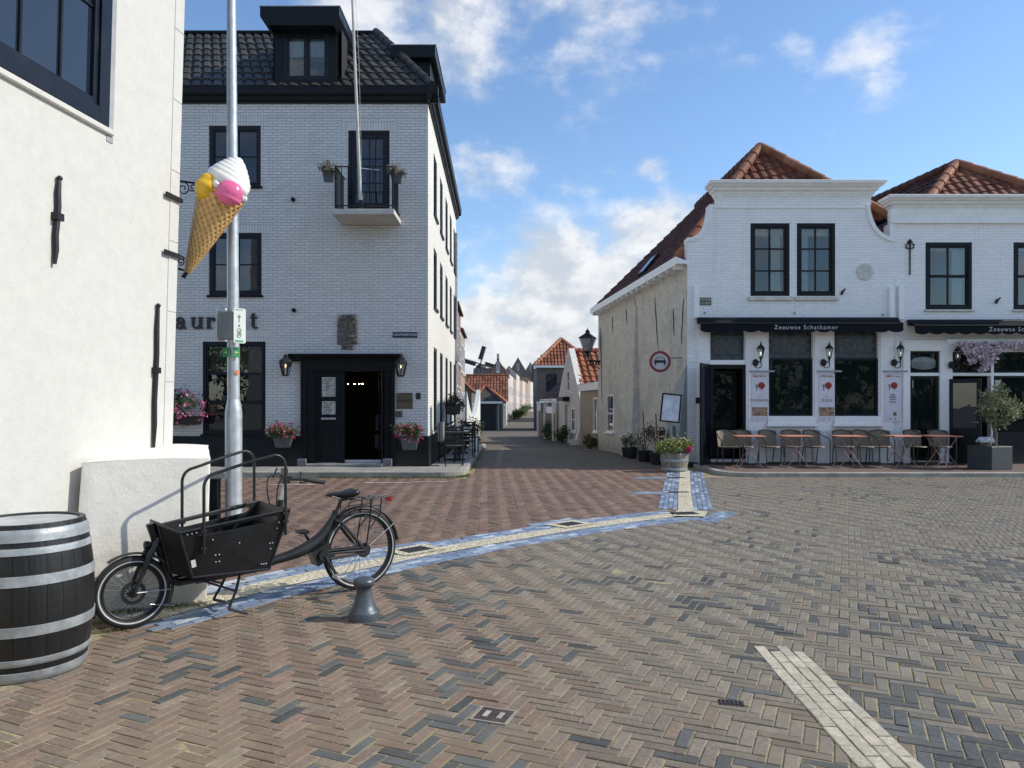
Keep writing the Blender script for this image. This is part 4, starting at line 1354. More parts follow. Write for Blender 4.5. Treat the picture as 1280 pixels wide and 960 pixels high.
# the box: pointed nose, open top, slots with a hand hole strip
def boxside(s_):
    bot = [V((.34, s_ * .2, .335)), V((.86, s_ * .27, .335))]
    top = [V((.245, s_ * .235, .66)), V((1.0, s_ * .31, .765))]
    return bot, top
for s_ in (-1, 1):
    (b0, b1), (t0, t1) = boxside(s_)
    mb = MB()
    U_ = (b1 - b0); 
    def Q(a, b): return (b0 * (1 - a) + b1 * a) * (1 - b) + (t0 * (1 - a) + t1 * a) * b
    outer = [(0, 0), (1, 0), (1, 1), (0, 1)]
    slot = [(.2, .84), (.86, .84), (.9, .865), (.9, .915), (.86, .94), (.2, .94), (.16, .915), (.16, .865)]
    tmp = MB(); tmp.poly(V((0, 0, 0)), X_, Y_, Z_, outer, [slot])
    n_ = V((0, s_, 0))
    for d_ in (0, -.012):
        mb.add([Q(p[0], p[1]) + n_ * d_ for p in tmp.v], [f if (d_ == 0) == (s_ < 0) else f[::-1] for f in tmp.f])
    for loop in (outer, slot):
        for i in range(len(loop)):
            p, q = Q(*loop[i]), Q(*loop[(i + 1) % len(loop)])
            mb.quad(p, q, q - n_ * .012, p - n_ * .012)
    for (a, b) in ((.06, .93), (.1, .93), (.14, .93), (.3, .4), (.34, .4), (.3, .26), (.34, .26), (.93, .8), (.93, .7), (.9, .45), (.93, .45), (.93, .35), (.9, .1), (.93, .1), (.87, .1), (.55, .56), (.28, .72)):
        mb.sphere(Q(a, b) + n_ * .002, .006, 8, 6, mi=1)
    sp_ = mb.build('side_panel', [M_panel, M_chrome], bk)
    mb = MB(); mb.tube([t0 + V((0, s_ * .004, 0)), t1 + V((0, s_ * .004, 0))], .009, 8); mb.tube([b0, b1], .01, 8); mb.tube([b0, t0], .01, 8); mb.tube([b1, t1], .01, 8)
    mb.build('trim', M_frame, sp_, smooth=40)
mb = MB()
(lb0, lb1), (lt0, lt1) = boxside(1); (rb0, rb1), (rt0, rt1) = boxside(-1)
nb, ntp = V((.27, 0, .36)), V((.135, 0, .70))
mb.quad(lb1, rb1, rt1, lt1); mb.quad(lb1 - X_ * .012, lt1 - X_ * .012, rt1 - X_ * .012, rb1 - X_ * .012)
mb.build('rear_panel', M_panel, bk)
mb = MB()
nl, nr = V((.225, .09, .36)), V((.225, -.09, .36)); ntl, ntr = V((.145, .1, .715)), V((.145, -.1, .715))
mb.quad(nr, nl, ntl, ntr); mb.quad(lb0, nl, ntl, lt0) ; mb.quad(nr, rb0, rt0, ntr)
mb.build('nose_panel', M_panel, bk)
mb = MB(); mb.tube([lt0, ntl, ntr, rt0], .01, 8); mb.tube([nl, ntl], .008, 8); mb.tube([nr, ntr], .008, 8); mb.build('nose_trim', M_frame, bk, smooth=40)
mb = MB(); mb.add([lb0, lb1, rb1, rb0, nr, nl], [(0, 1, 2, 3, 4, 5)]); mb.build('box_floor', M_panel, bk)
mb = MB(); mb.box(.5, .82, -.24, .24, .52, .545); mb.build('bench', M_panel, bk, bevel=.006)
mb = MB(); mb.obox((.335, -.248, .44), (.03, .006, .05), Matrix.Rotation(R(-10), 3, 'Y')); mb.build('reflector', M_reflect, bk)
# tent hoops along both sides
for s_ in (-1, 1):
    y0, y1 = s_ * .262, s_ * .318
    p = []
    A0, A1, A2, A3 = V((.40, y0, .50)), V((.40, y0, 1.05)), V((.965, y1, 1.17)), V((.965, y1, .58))
    pts = [A0, A1 - Z_ * .09]
    for k in range(1, 8):
        a = PI / 2 * k / 8; pts.append(V((A1.x + .09 * (1 - math.cos(a)), y0, A1.z - .09 + .10 * math.sin(a))))
    for k in range(1, 9):
        f_ = k / 8; pts.append(V((.49 + (.885 - .49) * f_, y0 + (y1 - y0) * f_, A1.z + .01 + (A2.z - A1.z - .01) * (f_ - .12 * math.sin(PI * f_) * -.5))))
    for k in range(1, 9):
        a = PI / 2 * k / 8; pts.append(V((.885 + .08 * math.sin(a), y1, A2.z - .09 * (1 - math.cos(a)))))
    pts.append(A3)
    mb = MB(); mb.tube(pts, .0115, 10)
    for (x, y, z) in ((.40, y0, .54), (.40, y0, .66), (.965, y1, .68), (.965, y1, .74)): mb.obox((x, y - s_ * .006, z), (.04, .03, .022)); mb.sphere((x, y + s_ * .012, z), .007, 8, 6)
    mb.build('hoop', M_frame, bk, smooth=50)
# mudguards, carrier, lamp, cranks, stand
def guard(cx, cz, r, a0, a1, w_):
    mb = MB(); n = 22; vs = []; fs = []
    for i in range(n + 1):
        a = a0 + (a1 - a0) * i / n
        for k in range(5):
            b = -1 + k / 2
            rr = r + .012 * (1 - b * b)
            vs.append((cx + rr * math.cos(a), b * w_, cz + rr * math.sin(a)))
    for i in range(n):
        for k in range(4): fs.append((i * 5 + k, i * 5 + k + 1, (i + 1) * 5 + k + 1, (i + 1) * 5 + k))
    mb.add(vs, fs); return mb.build('mudguard', M_frame, bk, smooth=60)
g1 = guard(0, RF, RF + .012, R(-28), R(125), .034); g2 = guard(WB, RR, RR + .016, R(5), R(150), .034)
mb = MB()
for s_ in (-1, 1): mb.tube([(WB, s_ * .07, RR), (WB + .30, s_ * .04, RR + .19)], .003, 5)
mb.build('stay', M_chrome, g2)
mb = MB()
for s_ in (-1, 1): mb.tube([(0, s_ * .06, RF), (.24, s_ * .04, RF - .01)], .003, 5); mb.tube([(0.1, s_ * .06, RF - .09), (.27, s_ * .04, RF - .13)], .002, 5)
mb.build('stay', M_chrome, g1)
mb = MB()
for s_ in (-1, 1):
    y = s_ * .075
    mb.tube([(1.60, y, .735), (1.64, y, .75), (1.98, y, .765), (2.02, y, .76)], .0065, 8)
    mb.tube([(1.60, y, .735), (1.60, y, .64), (1.66, y, .69), (1.9, y, .70)], .0055, 8)
    mb.tube([(1.80, y, .76), (1.79, y * 1.1, .6), (WB + .01, y * 1.15, RR + .03)], .007, 8)
    mb.tube([(1.90, y, .76), (1.88, y * 1.1, .62), (WB + .03, y * 1.15, RR + .16)], .006, 8)
for x in (1.66, 1.76, 1.86, 1.96): mb.tube([(x, -.075, .762), (x, .075, .762)], .005, 6)
mb.tube([(1.64, 0, .752), (1.98, 0, .767)], .005, 6)
car = mb.build('carrier', M_frame, bk, smooth=40)
mb = MB(); mb.obox((2.01, 0, .735), (.03, .09, .04)); mb.build('rear_lamp', M_redlens, car, bevel=.006)
mb = MB(); mb.lathe([(.048, -.012), (.048, .012)], (1.385, -.075, .335), 20, RX)
mb.tube([(1.385, -.085, .335), (1.43, -.10, .25), (1.475, -.105, .175)], .012, 8); mb.tube([(1.385, .085, .335), (1.34, .10, .42), (1.30, .105, .50)], .012, 8)
cr = mb.build('crankset', M_frame, bk, smooth=40)
mb = MB(); mb.lathe([(.055, -.005), (.06, .0), (.055, .005)], (WB, -.07, RR), 24, RX); mb.build('rear_hub', M_frame, bk, smooth=40)
for (x, y, z) in ((1.475, -.16, .17), (1.30, .16, .505)):
    mb = MB(); mb.obox((x, y, z), (.085, .09, .024)); mb.tube([(x, y - .05, z), (x, y + .05, z)], .008, 8); mb.build('pedal', M_chrome if y < 0 else M_iron, cr, bevel=.005)
mb = MB()
mb.tube([(1.39, -.055, .37), (1.56, -.06, .362), (WB, -.066, RR + .03)], .02, 8, flat=.5); mb.tube([(1.39, -.055, .30), (WB, -.066, RR - .025)], .01, 8)
mb.build('belt_cover', M_frame, bk, smooth=40)
mb = MB()
for s_ in (-1, 1):
    mb.tube([(.70, s_ * .12, .30), (.66, s_ * .15, .18), (.60, s_ * .17, .065)], .011, 8)
    mb.tube([(.60, s_ * .17, .065), (.73, s_ * .19, .012)], [.012, .009], 8)
    mb.tube([(.45, s_ * .10, .275), (.66, s_ * .15, .18)], .008, 8)
mb.tube([(.70, -.12, .30), (.70, .12, .30)], .011, 8)
mb.build('kickstand', M_frame, bk, smooth=40)
mb = MB()
for s_ in (-1, 1): mb.tube([(.3, s_ * .1, .285), (.5, s_ * .13, .305), (.9, s_ * .13, .305)], .012, 8)
for x in (.45, .6, .75, .88): mb.tube([(x, -.2, .318), (x, .2, .318)], .01, 8)
mb.tube([(.12, -.06, .5), (.4, -.1, .27), (.95, -.05, .285), (1.03, -.02, .5)], .008, 8)
mb.build('under_frame', M_frame, bk, smooth=40)
mb = MB(); mb.lathe([(.0, -.02), (.028, -.015), (.03, .015), (.022, .02)], (.095, 0, .56), 16, Matrix.Rotation(-PI / 2, 3, 'Y')); mb.build('headlamp', M_iron, bk, smooth=40)
bk.location = (-2.62, 5.185, 0.005); bk.rotation_euler = (0, 0, math.atan2(1.095, 1.35))
# ---------------------------------------------------------------- hotel at the street corner
YH = 17.6; SH = YH / F
def hx(u): return (u - 640) * SH
def hz_(v): return HC + (505 - v) * SH
HXC = hx(535); HXL = -13.0
HTOP = hz_(127)
hotel = thing('hotel', 'three storey grey painted brick building with black mansard roof at the street corner', 'building', (HXC - 4, YH, 0))
O0 = V((0, YH, 0)); NF = V((0, -1, 0))
def hr(u0, u1, v0, v1): return rect(hx(u0), hx(u1), hz_(v1), hz_(v0))
fr_holes = [hr(261, 326, 157, 233), hr(261, 327, 291, 369), hr(253, 332, 427, 543), hr(435, 487, 163, 262), hr(384, 489, 452, 575), hr(20, 90, 157, 233), hr(20, 90, 291, 369)]
mb = MB()
mb.poly(O0, X_, Z_, NF, rect(HXL, HXC, -.05, HTOP), fr_holes, reveal=.14)
fw_ = mb.build('wall', M_grey_brick, hotel)
# soldier courses and string course
mb = MB()
mb.fbox(O0, X_, Z_, NF, HXL, HXC - .003, hz_(147.5), hz_(146), -.05, .012)
def soldier_mat():
    m = brickwall('grey_soldier_course', (.68, .678, .672), (.43, .432, .435), bw=.066, bh=.24, var=.07, bump=.8, grime=.1, low=0)
    m.node_tree.nodes['Brick Texture'].offset = 0
    return m
M_sold = soldier_mat()
for (u0, u1, v) in ((252, 335, 157), (252, 336, 291), (243, 341, 427), (427, 496, 163)):
    mb.fbox(O0, X_, Z_, NF, hx(u0), hx(u1), hz_(v) + .003, hz_(v) + .235, -.05, .004)
mb.build('soldier_course', M_sold, hotel)
# side wall along the street
SA, SB = V((HXC, YH, 0)), V((HXC - .17, 28.7, 0)); US = (SB - SA).normalized(); NS = V((US.y, -US.x, 0))
if NS.x < 0: NS = -NS
sl_ = (SB - SA).length
side_holes = []
for k, y in enumerate((19.1, 21.1, 23.2, 25.2, 27.2)):
    s_ = y - YH
    side_holes += [rect(s_, s_ + 1.0, .95, 3.0), rect(s_, s_ + 1.0, 4.05, 5.55), rect(s_, s_ + 1.0, 6.42, 7.95)]
mb = MB(); mb.poly(SA, US, Z_, NS, rect(0, sl_, -.3, HTOP), side_holes, reveal=.12)
mb.quad(SB + Z_ * -.3, SB + Z_ * HTOP, V((HXL, 28.7, HTOP)), V((HXL, 28.7, -.3)))
mb.quad(V((HXL, YH, -.05)), V((HXL, YH, HTOP)), V((HXL, 28.7, HTOP)), V((HXL, 28.7, -.05)))
mb.build('wall', M_side_brick, hotel)
for h in side_holes:
    window(hotel, SA, US, NS, h[0][0], h[1][0], h[0][1], h[2][1], M_navy_paint, M_glass, 2, 2, rec=.09, fw=.07, bar=.03, sill=(.05, .05, .07), sill_m=M_slate)
mb = MB()
mb.tube([V((-2.10, 27.95, gz(28) + .1)), V((-2.07, 27.95, 3.2)), V((-2.06, 27.95, 7.9))], .045, 8); mb.obox((-2.05, 27.95, 3.25), (.2, .2, .22))
mb.build('downpipe', M_zinc, hotel, smooth=40)
# black plinth
mb = MB()
def plin(a0, a1, z1): mb.fbox(O0, X_, Z_, NF, a0, a1, -.03, z1, -.05, .022)
plin(HXL, hx(384), hz_(545)); plin(hx(489), HXC + .02, hz_(545))
mb.fbox(SA, US, Z_, NS, .0, sl_ - .5, -.05, .80, -.05, .02)
mb.build('plinth', M_black_plinth, hotel)
# windows of the front
def hwin(u0, u1, v0, v1, **k): return window(hotel, O0, X_, NF, hx(u0), hx(u1), hz_(v1), hz_(v0), M_navy_paint, k.pop('gm', M_glass), **k)
mid = hx(293.5)
hwin(261, 326, 157, 233, cols=1, rows=2, rec=.09, fw=.085, bar=.03, post=[mid], sash=.035, sill=(.04, .05, .05), sill_m=M_slate)
hwin(261, 327, 291, 369, cols=1, rows=2, rec=.09, fw=.085, bar=.03, post=[mid], sash=.035, sill=(.04, .05, .05), sill_m=M_slate, gm=M_glass_clear,
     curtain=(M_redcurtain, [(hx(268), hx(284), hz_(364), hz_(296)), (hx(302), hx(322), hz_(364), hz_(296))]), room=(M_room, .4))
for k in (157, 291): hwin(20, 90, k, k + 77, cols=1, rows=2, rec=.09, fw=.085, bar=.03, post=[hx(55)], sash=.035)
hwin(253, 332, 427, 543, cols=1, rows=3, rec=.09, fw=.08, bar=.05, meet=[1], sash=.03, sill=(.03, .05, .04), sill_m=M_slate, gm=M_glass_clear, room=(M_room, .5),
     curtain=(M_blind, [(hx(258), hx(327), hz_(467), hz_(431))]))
mb = MB(); mb.lathe([(.045, 0), (.06, .16)], (hx(275), YH + .28, hz_(503)), 14); tag(mb.build('vase', plain('pale_vase', (.5, .5, .48), .5, bump=0), smooth=40), 'pale vase on the sill inside the ground floor restaurant window', 'vase')
hwin(435, 487, 163, 262, cols=2, rows=3, rec=.1, fw=.07, bar=.025, sash=.10, name='balcony_door')
# eaves cornice, gutter
mb = MB()
prof = [(0, HTOP - .05), (.05, HTOP - .05), (.06, HTOP - .01), (.10, HTOP), (.12, HTOP + .08), (.20, HTOP + .11), (.21, HTOP + .27), (.22, HTOP + .29), (.0, HTOP + .30)]
mb.extrude_profile((HXL, YH, 0), (HXC + .25, YH, 0), (0, -1, 0), prof)
mb.extrude_profile(SA - US * .25, SB, NS, prof)
mb.build('cornice', M_slate, hotel)
ZE = HTOP + .30
# roof
rg = random.Random(12)
DK = (.058, .054, .046)
mb = MB()
E0, E1 = V((HXL, YH - .12, ZE)), V((HXC + .1, YH - .12, ZE))
ZR = 11.25; YRr = YH + 2.1
R0, R1 = V((HXL, YRr, ZR)), V((hx(470) * YRr / YH, YRr, ZR))
tiles(mb, E0, E1, R0, R1, 44, 9, DK, rg, h=.03, lift=.03, var=.35)
E2 = V((SB.x + .1, 28.7, ZE)); R2 = V((R1.x - .1, 28.7, ZR))
tiles(mb, E1, E2, R1, R2, 40, 9, DK, rg, h=.03, lift=.03, var=.35)
ridge(mb, E1 + Z_ * .03, R1 + Z_ * .05, .10, (.045, .044, .042), rg)
mb.build('roof', M_tile_dark, hotel)
mb = MB(); mb.quad(R0 + Z_ * .04, R1 + Z_ * .04, R2 + Z_ * .04, V((HXL, 28.7, ZR + .04)))
mb.quad(R0 + Z_ * -.1, R1 + Z_ * -.1, R1 + Z_ * .04, R0 + Z_ * .04)
mb.quad(E0, E1, R1, R0); mb.quad(E1 + V((-.05, 0, -.05)), E2 + V((-.05, 0, -.05)), R2 + V((-.05, 0, -.05)), R1 + V((-.05, 0, -.05)))
mb.fbox(V((0, YRr, ZR)), X_, Z_, NF, HXL, R1.x + .03, .0, .06, -.2, .06)
mb.build('roof_deck', M_slate, hotel)
# front dormer
YD = YH - .03; sd_ = YD / F
def dx(u): return (u - 640) * sd_
def dzz(v): return HC + (505 - v) * sd_
OD = V((0, YD, 0))
dm = MB()
hole = rect(dx(356), dx(410), dzz(99), dzz(41))
dm.poly(OD, X_, Z_, NF, rect(dx(343), dx(421), dzz(108), dzz(33)), [hole], reveal=.08)
x0, x1 = dx(343), dx(421)
for x, s_ in ((x0, -1), (x1, 1)):
    dm.add([(x, YD, dzz(108)), (x, YD + 1.9, dzz(108)), (x, YD + 1.9, dzz(33)), (x, YD, dzz(33))], [(0, 1, 2, 3)])
for k in range(9):
    z = dzz(104) + (dzz(36) - dzz(104)) * k / 9
    dm.box(x1, x1 + .012, YD + .06, YD + 1.9, z, z + .17)
dmo = dm.build('dormer', M_black_paint, hotel)
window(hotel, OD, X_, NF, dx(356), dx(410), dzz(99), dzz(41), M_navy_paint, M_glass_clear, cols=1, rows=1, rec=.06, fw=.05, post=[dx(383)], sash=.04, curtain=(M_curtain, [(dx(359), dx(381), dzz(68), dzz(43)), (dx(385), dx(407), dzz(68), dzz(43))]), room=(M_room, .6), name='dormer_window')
mb = MB()
mb.prism(V((0, YD - .35, 0)), X_, Z_, NF, [(dx(341), dzz(41)), (dx(421), dzz(41)), (dx(428) + .02, dzz(30)), (dx(428) + .02, dzz(18)), (dx(331), dzz(18)), (dx(331), dzz(30))], -2.1, 0)
mb.build('dormer_roof', M_black_paint, dmo, bevel=.01)
mb = MB(); mb.box(dx(331) - .012, dx(428) + .034, YD - .362, YD + 1.8, dzz(18), dzz(18) + .02); mb.build('lead_edge', M_zinc, dmo)
# side dormer seen end on behind the hip
mb = MB(); z0, z1 = ZE - .05, 10.1
mb.box(-2.9, HXC - .06, 18.75, 21.2, z0, z1)
mb.box(-2.98, HXC + .08, 18.55, 21.4, z1, z1 + .30)
sdm = mb.build('dormer', M_black_paint, hotel, bevel=.01)
mb = MB(); mb.box(-2.98, HXC + .095, 18.535, 21.41, z1 + .301, z1 + .32); mb.build('lead_edge', M_zinc, sdm)
# balcony
ZB = 5.86; YB = YH - 1.0
M_conc = plain('balcony_concrete', (.52, .51, .48), .8, var=.12, bump=.2)
bx0, bx1 = -3.99, -2.60
mb = MB(); mb.box(bx0, bx1, YB, YH + .02, ZB - .12, ZB); mb.build('balcony_slab', M_conc, hotel, bevel=.01)
mb = MB()
zt_ = 6.83
def bar(x, y, z0=ZB, z1=None, w=.009): mb.box(x - w, x + w, y - w, y + w, z0, z1 or zt_)
fx0, fx1, fy = bx0 + .07, bx1 - .05, YB + .08
for zz in (ZB + .09, zt_ - .012):
    mb.box(fx0, fx1, fy - .014, fy + .014, zz - .012, zz + .012)
    for x in (fx0, fx1): mb.box(x - .014, x + .014, fy, YH, zz - .0125, zz + .0125)
nb_ = 9
for k in range(nb_ + 1): bar(fx0 + (fx1 - fx0) * k / nb_, fy, w=.013 if k in (0, nb_) else .008)
for x in (fx0, fx1):
    for k in range(1, 8): bar(x, fy + (YH - fy) * k / 8)
    mb.box(x - .03, x + .03, fy + .05, YH - .02, ZB + .1, ZB + .125)
rail = mb.build('balcony_railing', M_iron, hotel)
# stone tablet with worn carving
mb = MB()
def relief(u0, u1, v0, v1, d):
    nx, nz = 22, 24; x0, x1, z0, z1 = hx(u0), hx(u1), hz_(v1), hz_(v0); vs = []
    for j in range(nz + 1):
        for i in range(nx + 1):
            x, z = x0 + (x1 - x0) * i / nx, z0 + (z1 - z0) * j / nz
            e = i in (0, nx) or j in (0, nz)
            h = .0 if e else d + .03 * mnoise.noise(V((x * 13, z * 13, 1))) + .015 * mnoise.noise(V((x * 30, z * 30, 4)))
            vs.append((x, YH - h + .005, z))
    mb.add(vs, [(j * (nx + 1) + i, j * (nx + 1) + i + 1, (j + 1) * (nx + 1) + i + 1, (j + 1) * (nx + 1) + i) for j in range(nz) for i in range(nx)])
relief(421.5, 447, 400, 431, .05); relief(423, 446, 393, 399.7, .065); relief(427, 442, 431.3, 437, .05)
mb.build('stone_tablet', plain('worn_brown_stone', (.15, .125, .11), .9, var=.45, scale=14, bump=.6, bscale=30), hotel, smooth=50)
# wall vents and anchors
for (u, v) in ((367, 250), (368, 388)):
    mb = MB(); mb.lathe([(.035, -.03), (.045, -.03), (.045, .07), (.036, .07), (.03, .01), (0, .01)], (hx(u), YH, hz_(v)), 16, Matrix.Rotation(PI / 2, 3, 'X')); mb.build('vent_pipe', M_iron, hotel, smooth=40)
# entrance: surround, cornice, fixed leaf with two menu panes, dark lobby behind the open doorway
en = MB()
FB = lambda m_, u0, u1, v0, v1, d0, d1: m_.fbox(O0, X_, Z_, NF, hx(u0), hx(u1), hz_(v1), hz_(v0), d0, d1)
FB(en, 377, 384, 452, 582, -.1, .09); FB(en, 384, 395, 464, 582, -.1, .06)
FB(en, 489.3, 494, 452, 582, -.1, .09); FB(en, 481, 489, 464, 582, -.1, .05)
FB(en, 377, 494, 452, 464, -.1, .075)
FB(en, 395, 427, 464, 470, -.1, .03); FB(en, 426, 431, 464, 582, -.1, .045)
FB(en, 395, 401, 470, 578, -.1, .03); FB(en, 420, 426, 470, 578, -.1, .03); FB(en, 401, 420, 525, 578, -.1, .015); FB(en, 401, 420, 497, 500, -.1, .03); FB(en, 401, 420, 519, 525, -.1, .03)
for u in (397, 387, 484, 487): FB(en, u, u + 1.2, 470, 575, .01, .07)
for k in range(5): FB(en, 402 + k * 3.6, 402.5 + k * 3.6, 527, 577, .0, .021)
en.build('door_surround', M_black_paint, hotel, bevel=.006)
mb = MB()
prof = [(.0, hz_(452)), (.09, hz_(452)), (.10, hz_(451)), (.14, hz_(449)), (.2, hz_(447)), (.26, hz_(445)), (.27, hz_(443)), (.0, hz_(442))]
mb.extrude_profile((hx(364), YH, 0), (hx(503), YH, 0), (0, -1, 0), prof); 
mb.build('door_cornice', M_black_paint, hotel)
for (v0, v1) in ((470, 497), (500, 519)):
    mb = MB(); FB(mb, 401, 420, v0, v1, -.08, .002); po = mb.build('menu_case', M_black_paint, hotel)
    mb = MB(); FB(mb, 402.5, 419.5, v0 + 1.5, v1 - 1, .003, .008); mb.build('menu_paper', plain('grey_paper', (.45, .45, .42), .6, var=.35, scale=16, bump=0), po)
    mb = MB()
    for k in range(6): FB(mb, 405 + (k % 2) * 2, 416 - (k % 3) * 2, v0 + 4 + k * 2.6, v0 + 4.7 + k * 2.6, .0085, .0095)
    mb.build('printed_lines', M_ink, po)
mb = MB(); FB(mb, 402, 420, 522, 524.5, .03, .05); mb.build('letter_plate', M_zinc, hotel)
mb = MB()
xa, xb, za, zb = hx(431), hx(481), .1, hz_(464)
mb.quad((xa - 1.5, YH + 4.5, -.1), (xb + .6, YH + 4.5, -.1), (xb + .6, YH + 4.5, zb + .4), (xa - 1.5, YH + 4.5, zb + .4))
mb.quad((xa - 1.5, YH + .1, .13), (xb + .6, YH + .1, .13), (xb + .6, YH + 4.5, .13), (xa - 1.5, YH + 4.5, .13))
mb.quad((xa - 1.5, YH + .1, zb + .4), (xa - 1.5, YH + 4.5, zb + .4), (xb + .6, YH + 4.5, zb + .4), (xb + .6, YH + .1, zb + .4))
mb.quad((xa - 1.5, YH + .1, 0), (xa - 1.5, YH + 4.5, 0), (xa - 1.5, YH + 4.5, zb + .4), (xa - 1.5, YH + .1, zb + .4))
mb.quad((xb + .6, YH + .1, 0), (xb + .6, YH + .1, zb + .4), (xb + .6, YH + 4.5, zb + .4), (xb + .6, YH + 4.5, 0))
mb.build('lobby', plain('brown_lobby', (.055, .038, .026), .8, var=.5, bump=0), hotel)
M_lamp = emis('warm_bulb', (1.0, .72, .40), 3)
M_lobby = emis('lobby_bulb', (1.0, .7, .42), 60)
M_lampw = emis('small_bulb', (1.0, .9, .75), 2)
for k, u in enumerate((434, 442, 448, 452)):
    b_ = MB(); b_.sphere((hx(u) * 1.13, YH + 2.4, HC + (505 - 480) * (YH + 2.4) / F), .012, 8, 6); b_.build('lobby_lamp', M_lobby, hotel)
# inner glazed door standing open at the right, with a cross bar and pale panels
mb = MB(); OD2 = V((hx(479), YH - .02, 0)); UD = V((-.25, .968, 0)).normalized(); ND = V((-.968, -.25, 0))
mb.fbox(OD2, UD, Z_, ND, 0, .08, .14, zb, 0, .04); mb.fbox(OD2, UD, Z_, ND, .8, .88, .14, zb, 0, .04)
for z in (.14, .95, zb - .1): mb.fbox(OD2, UD, Z_, ND, .08, .8, z, z + .1, 0, .04)
do = mb.build('door', M_black_paint, hotel)
mb = MB(); mb.fbox(OD2, UD, Z_, ND, .08, .8, .24, zb - .1, .015, .022); mb.build('pane', M_glass_warm, do)
FBx = MB(); FB(FBx, 461, 471, 519, 540, -.9, -.89); FB(FBx, 460, 472, 545, 564, -.9, -.89); FBx.build('lobby_notice', plain('dim_notice', (.05, .055, .06), .6, var=.4), hotel)
mb = MB(); mb.box(hx(386), hx(480), YH - .25, YH + .1, .10, .165); mb.build('doorstep', M_kerb, hotel, bevel=.01)
for (u0, u1) in ((374, 385), (479.5, 491)):
    mb = MB(); mb.box(hx(u0), hx(u1), YH - .17, YH - .091, .1, hz_(573)); mb.build('pilaster_base', plain('grey_granite', (.20, .21, .22), .7, var=.2, scale=20), hotel, bevel=.008)

# ---------------------------------------------------------------- things on the hotel
fp_ = thing('flagpole', 'thin pale flagpole rising from the hotel balcony', 'flagpole', (-3.38, YB + .2, ZB))
mb = MB(); a = P(451, 258, YB + .12); b = P(440.5, 0, YB - .35); d = (b - a)
mb.tube([a, a + d * .5, a + d * 1.45], [.042, .034, .02], 12); mb.build('pole', plain('flagpole_paint', (.55, .53, .47), .45, var=.15), fp_, smooth=40)
mb = MB(); mb.tube([a - d * .012, a + d * .03], .055, 12); mb.build('holder', M_iron, fp_, smooth=40)
mb = MB(); mb.tube([a + d * .19, a + d * .2 + V((.45, .1, -.06))], .008, 6); mb.tube([a + d * .19 + V((.05, 0, 0)), a + d * .7 + V((.09, 0, 0)), a + d * 1.4 + V((.04, 0, 0))], .004, 5); mb.build('halyard', plain('rope', (.6, .6, .58), .8, bump=0), fp_)
# restaurant lettering, drawn as slab letters
def glyph(mb, ch, x, h, T):
    """x height h; returns advance"""
    def st(pts, w):
        pts = [V((p[0] * h + x, p[1] * h)) for p in pts]
        for p, q in zip(pts, pts[1:]):
            d = (q - p).normalized(); n_ = V((-d.y, d.x)) * w * h / 2; e = d * w * h * .0
            T(mb, [(p - e + n_), (p - e - n_), (q + e - n_), (q + e + n_)])
    def arc_(cx, cy, rx, ry, a0, a1, w, n=14): st([(cx + rx * math.cos(R(a0 + (a1 - a0) * k / n)), cy + ry * math.sin(R(a0 + (a1 - a0) * k / n))) for k in range(n + 1)], w)
    W = .27; t_ = .1
    if ch == 'a':
        st([(.66, .72), (.66, .05)], W); arc_(.42, .70, .26, .24, 0, 170, .15); arc_(.36, .28, .24, .24, 60, 330, .17); st([(.5, .52), (.3, .46)], .12); st([(.66, .06), (.95, .05)], .12)
        arc_(.2, .74, .06, .06, 0, 360, .14); return 1.08
    if ch in 'un':
        f = (lambda p: p) if ch == 'n' else (lambda p: (1.2 - p[0], 1 - p[1]))
        for seg, w in (([(.26, 0), (.26, 1)], W), ([(.9, 0), (.9, .65)], W), ([(.06, .95), (.3, .95)], .11), ([(.05, .05), (.46, .05)], .11), ([(.7, .05), (1.1, .05)], .11)): st([f(p) for p in seg], w)
        n = 14; st([f((.64 + .28 * math.cos(R(180 - 180 * k / n)), .66 + .28 * math.sin(R(180 - 180 * k / n)))) for k in range(n + 1)], .17); return 1.22
    if ch == 'r':
        st([(.26, 0), (.26, 1)], W); st([(.05, .95), (.3, .95)], .11); st([(.05, .05), (.52, .05)], .11); arc_(.58, .68, .22, .24, 180, 80, .15); arc_(.72, .82, .08, .08, 0, 360, .16); return .98
    if ch == 't':
        st([(.32, 1.32), (.32, .2)], W); st([(.08, .95), (.66, .95)], .11); arc_(.5, .2, .18, .15, 180, 330, .15); return .8
    if ch == 's':
        arc_(.42, .73, .25, .2, 20, 270, .17); arc_(.42, .27, .27, .21, 90, -160, .17); return .9
    if ch == 'e':
        arc_(.48, .5, .34, .42, 0, 320, .2); st([(.2, .52), (.82, .52)], .1); return 1.02
    if ch == 'R':
        st([(.28, 0), (.28, 1.4)], .28); st([(.05, 1.35), (.7, 1.35)], .11); st([(.05, .05), (.55, .05)], .11); arc_(.66, 1.03, .3, .31, 90, -90, .22); st([(.28, .72), (.7, .72)], .11); st([(.6, .7), (.98, .05)], .24); return 1.25
    return .5
xh = .27; z0 = hz_(411)
def T(m_, pts):
    p = [(q.x, q.y) for q in pts]
    s_ = sum(p[i][0] * p[(i + 1) % 4][1] - p[(i + 1) % 4][0] * p[i][1] for i in range(4))
    m_.prism(V((0, YH, z0)), X_, Z_, NF, p if s_ > 0 else p[::-1], .015 , .05 + random.Random(len(m_.v)).random() * .001)
lt = thing('lettering', 'large black slab letters of the word Restaurant on the grey brick wall', 'lettering', (hx(268), YH, z0))
xs = {}
adv = {'a': 1.08, 'u': 1.22, 'n': 1.22, 'r': .98, 't': .8, 's': .9, 'e': 1.02, 'R': 1.25}
word = 'Restaurant'; pitch = .045
x = hx(220) - sum(adv[c] * xh + pitch for c in 'Rest')
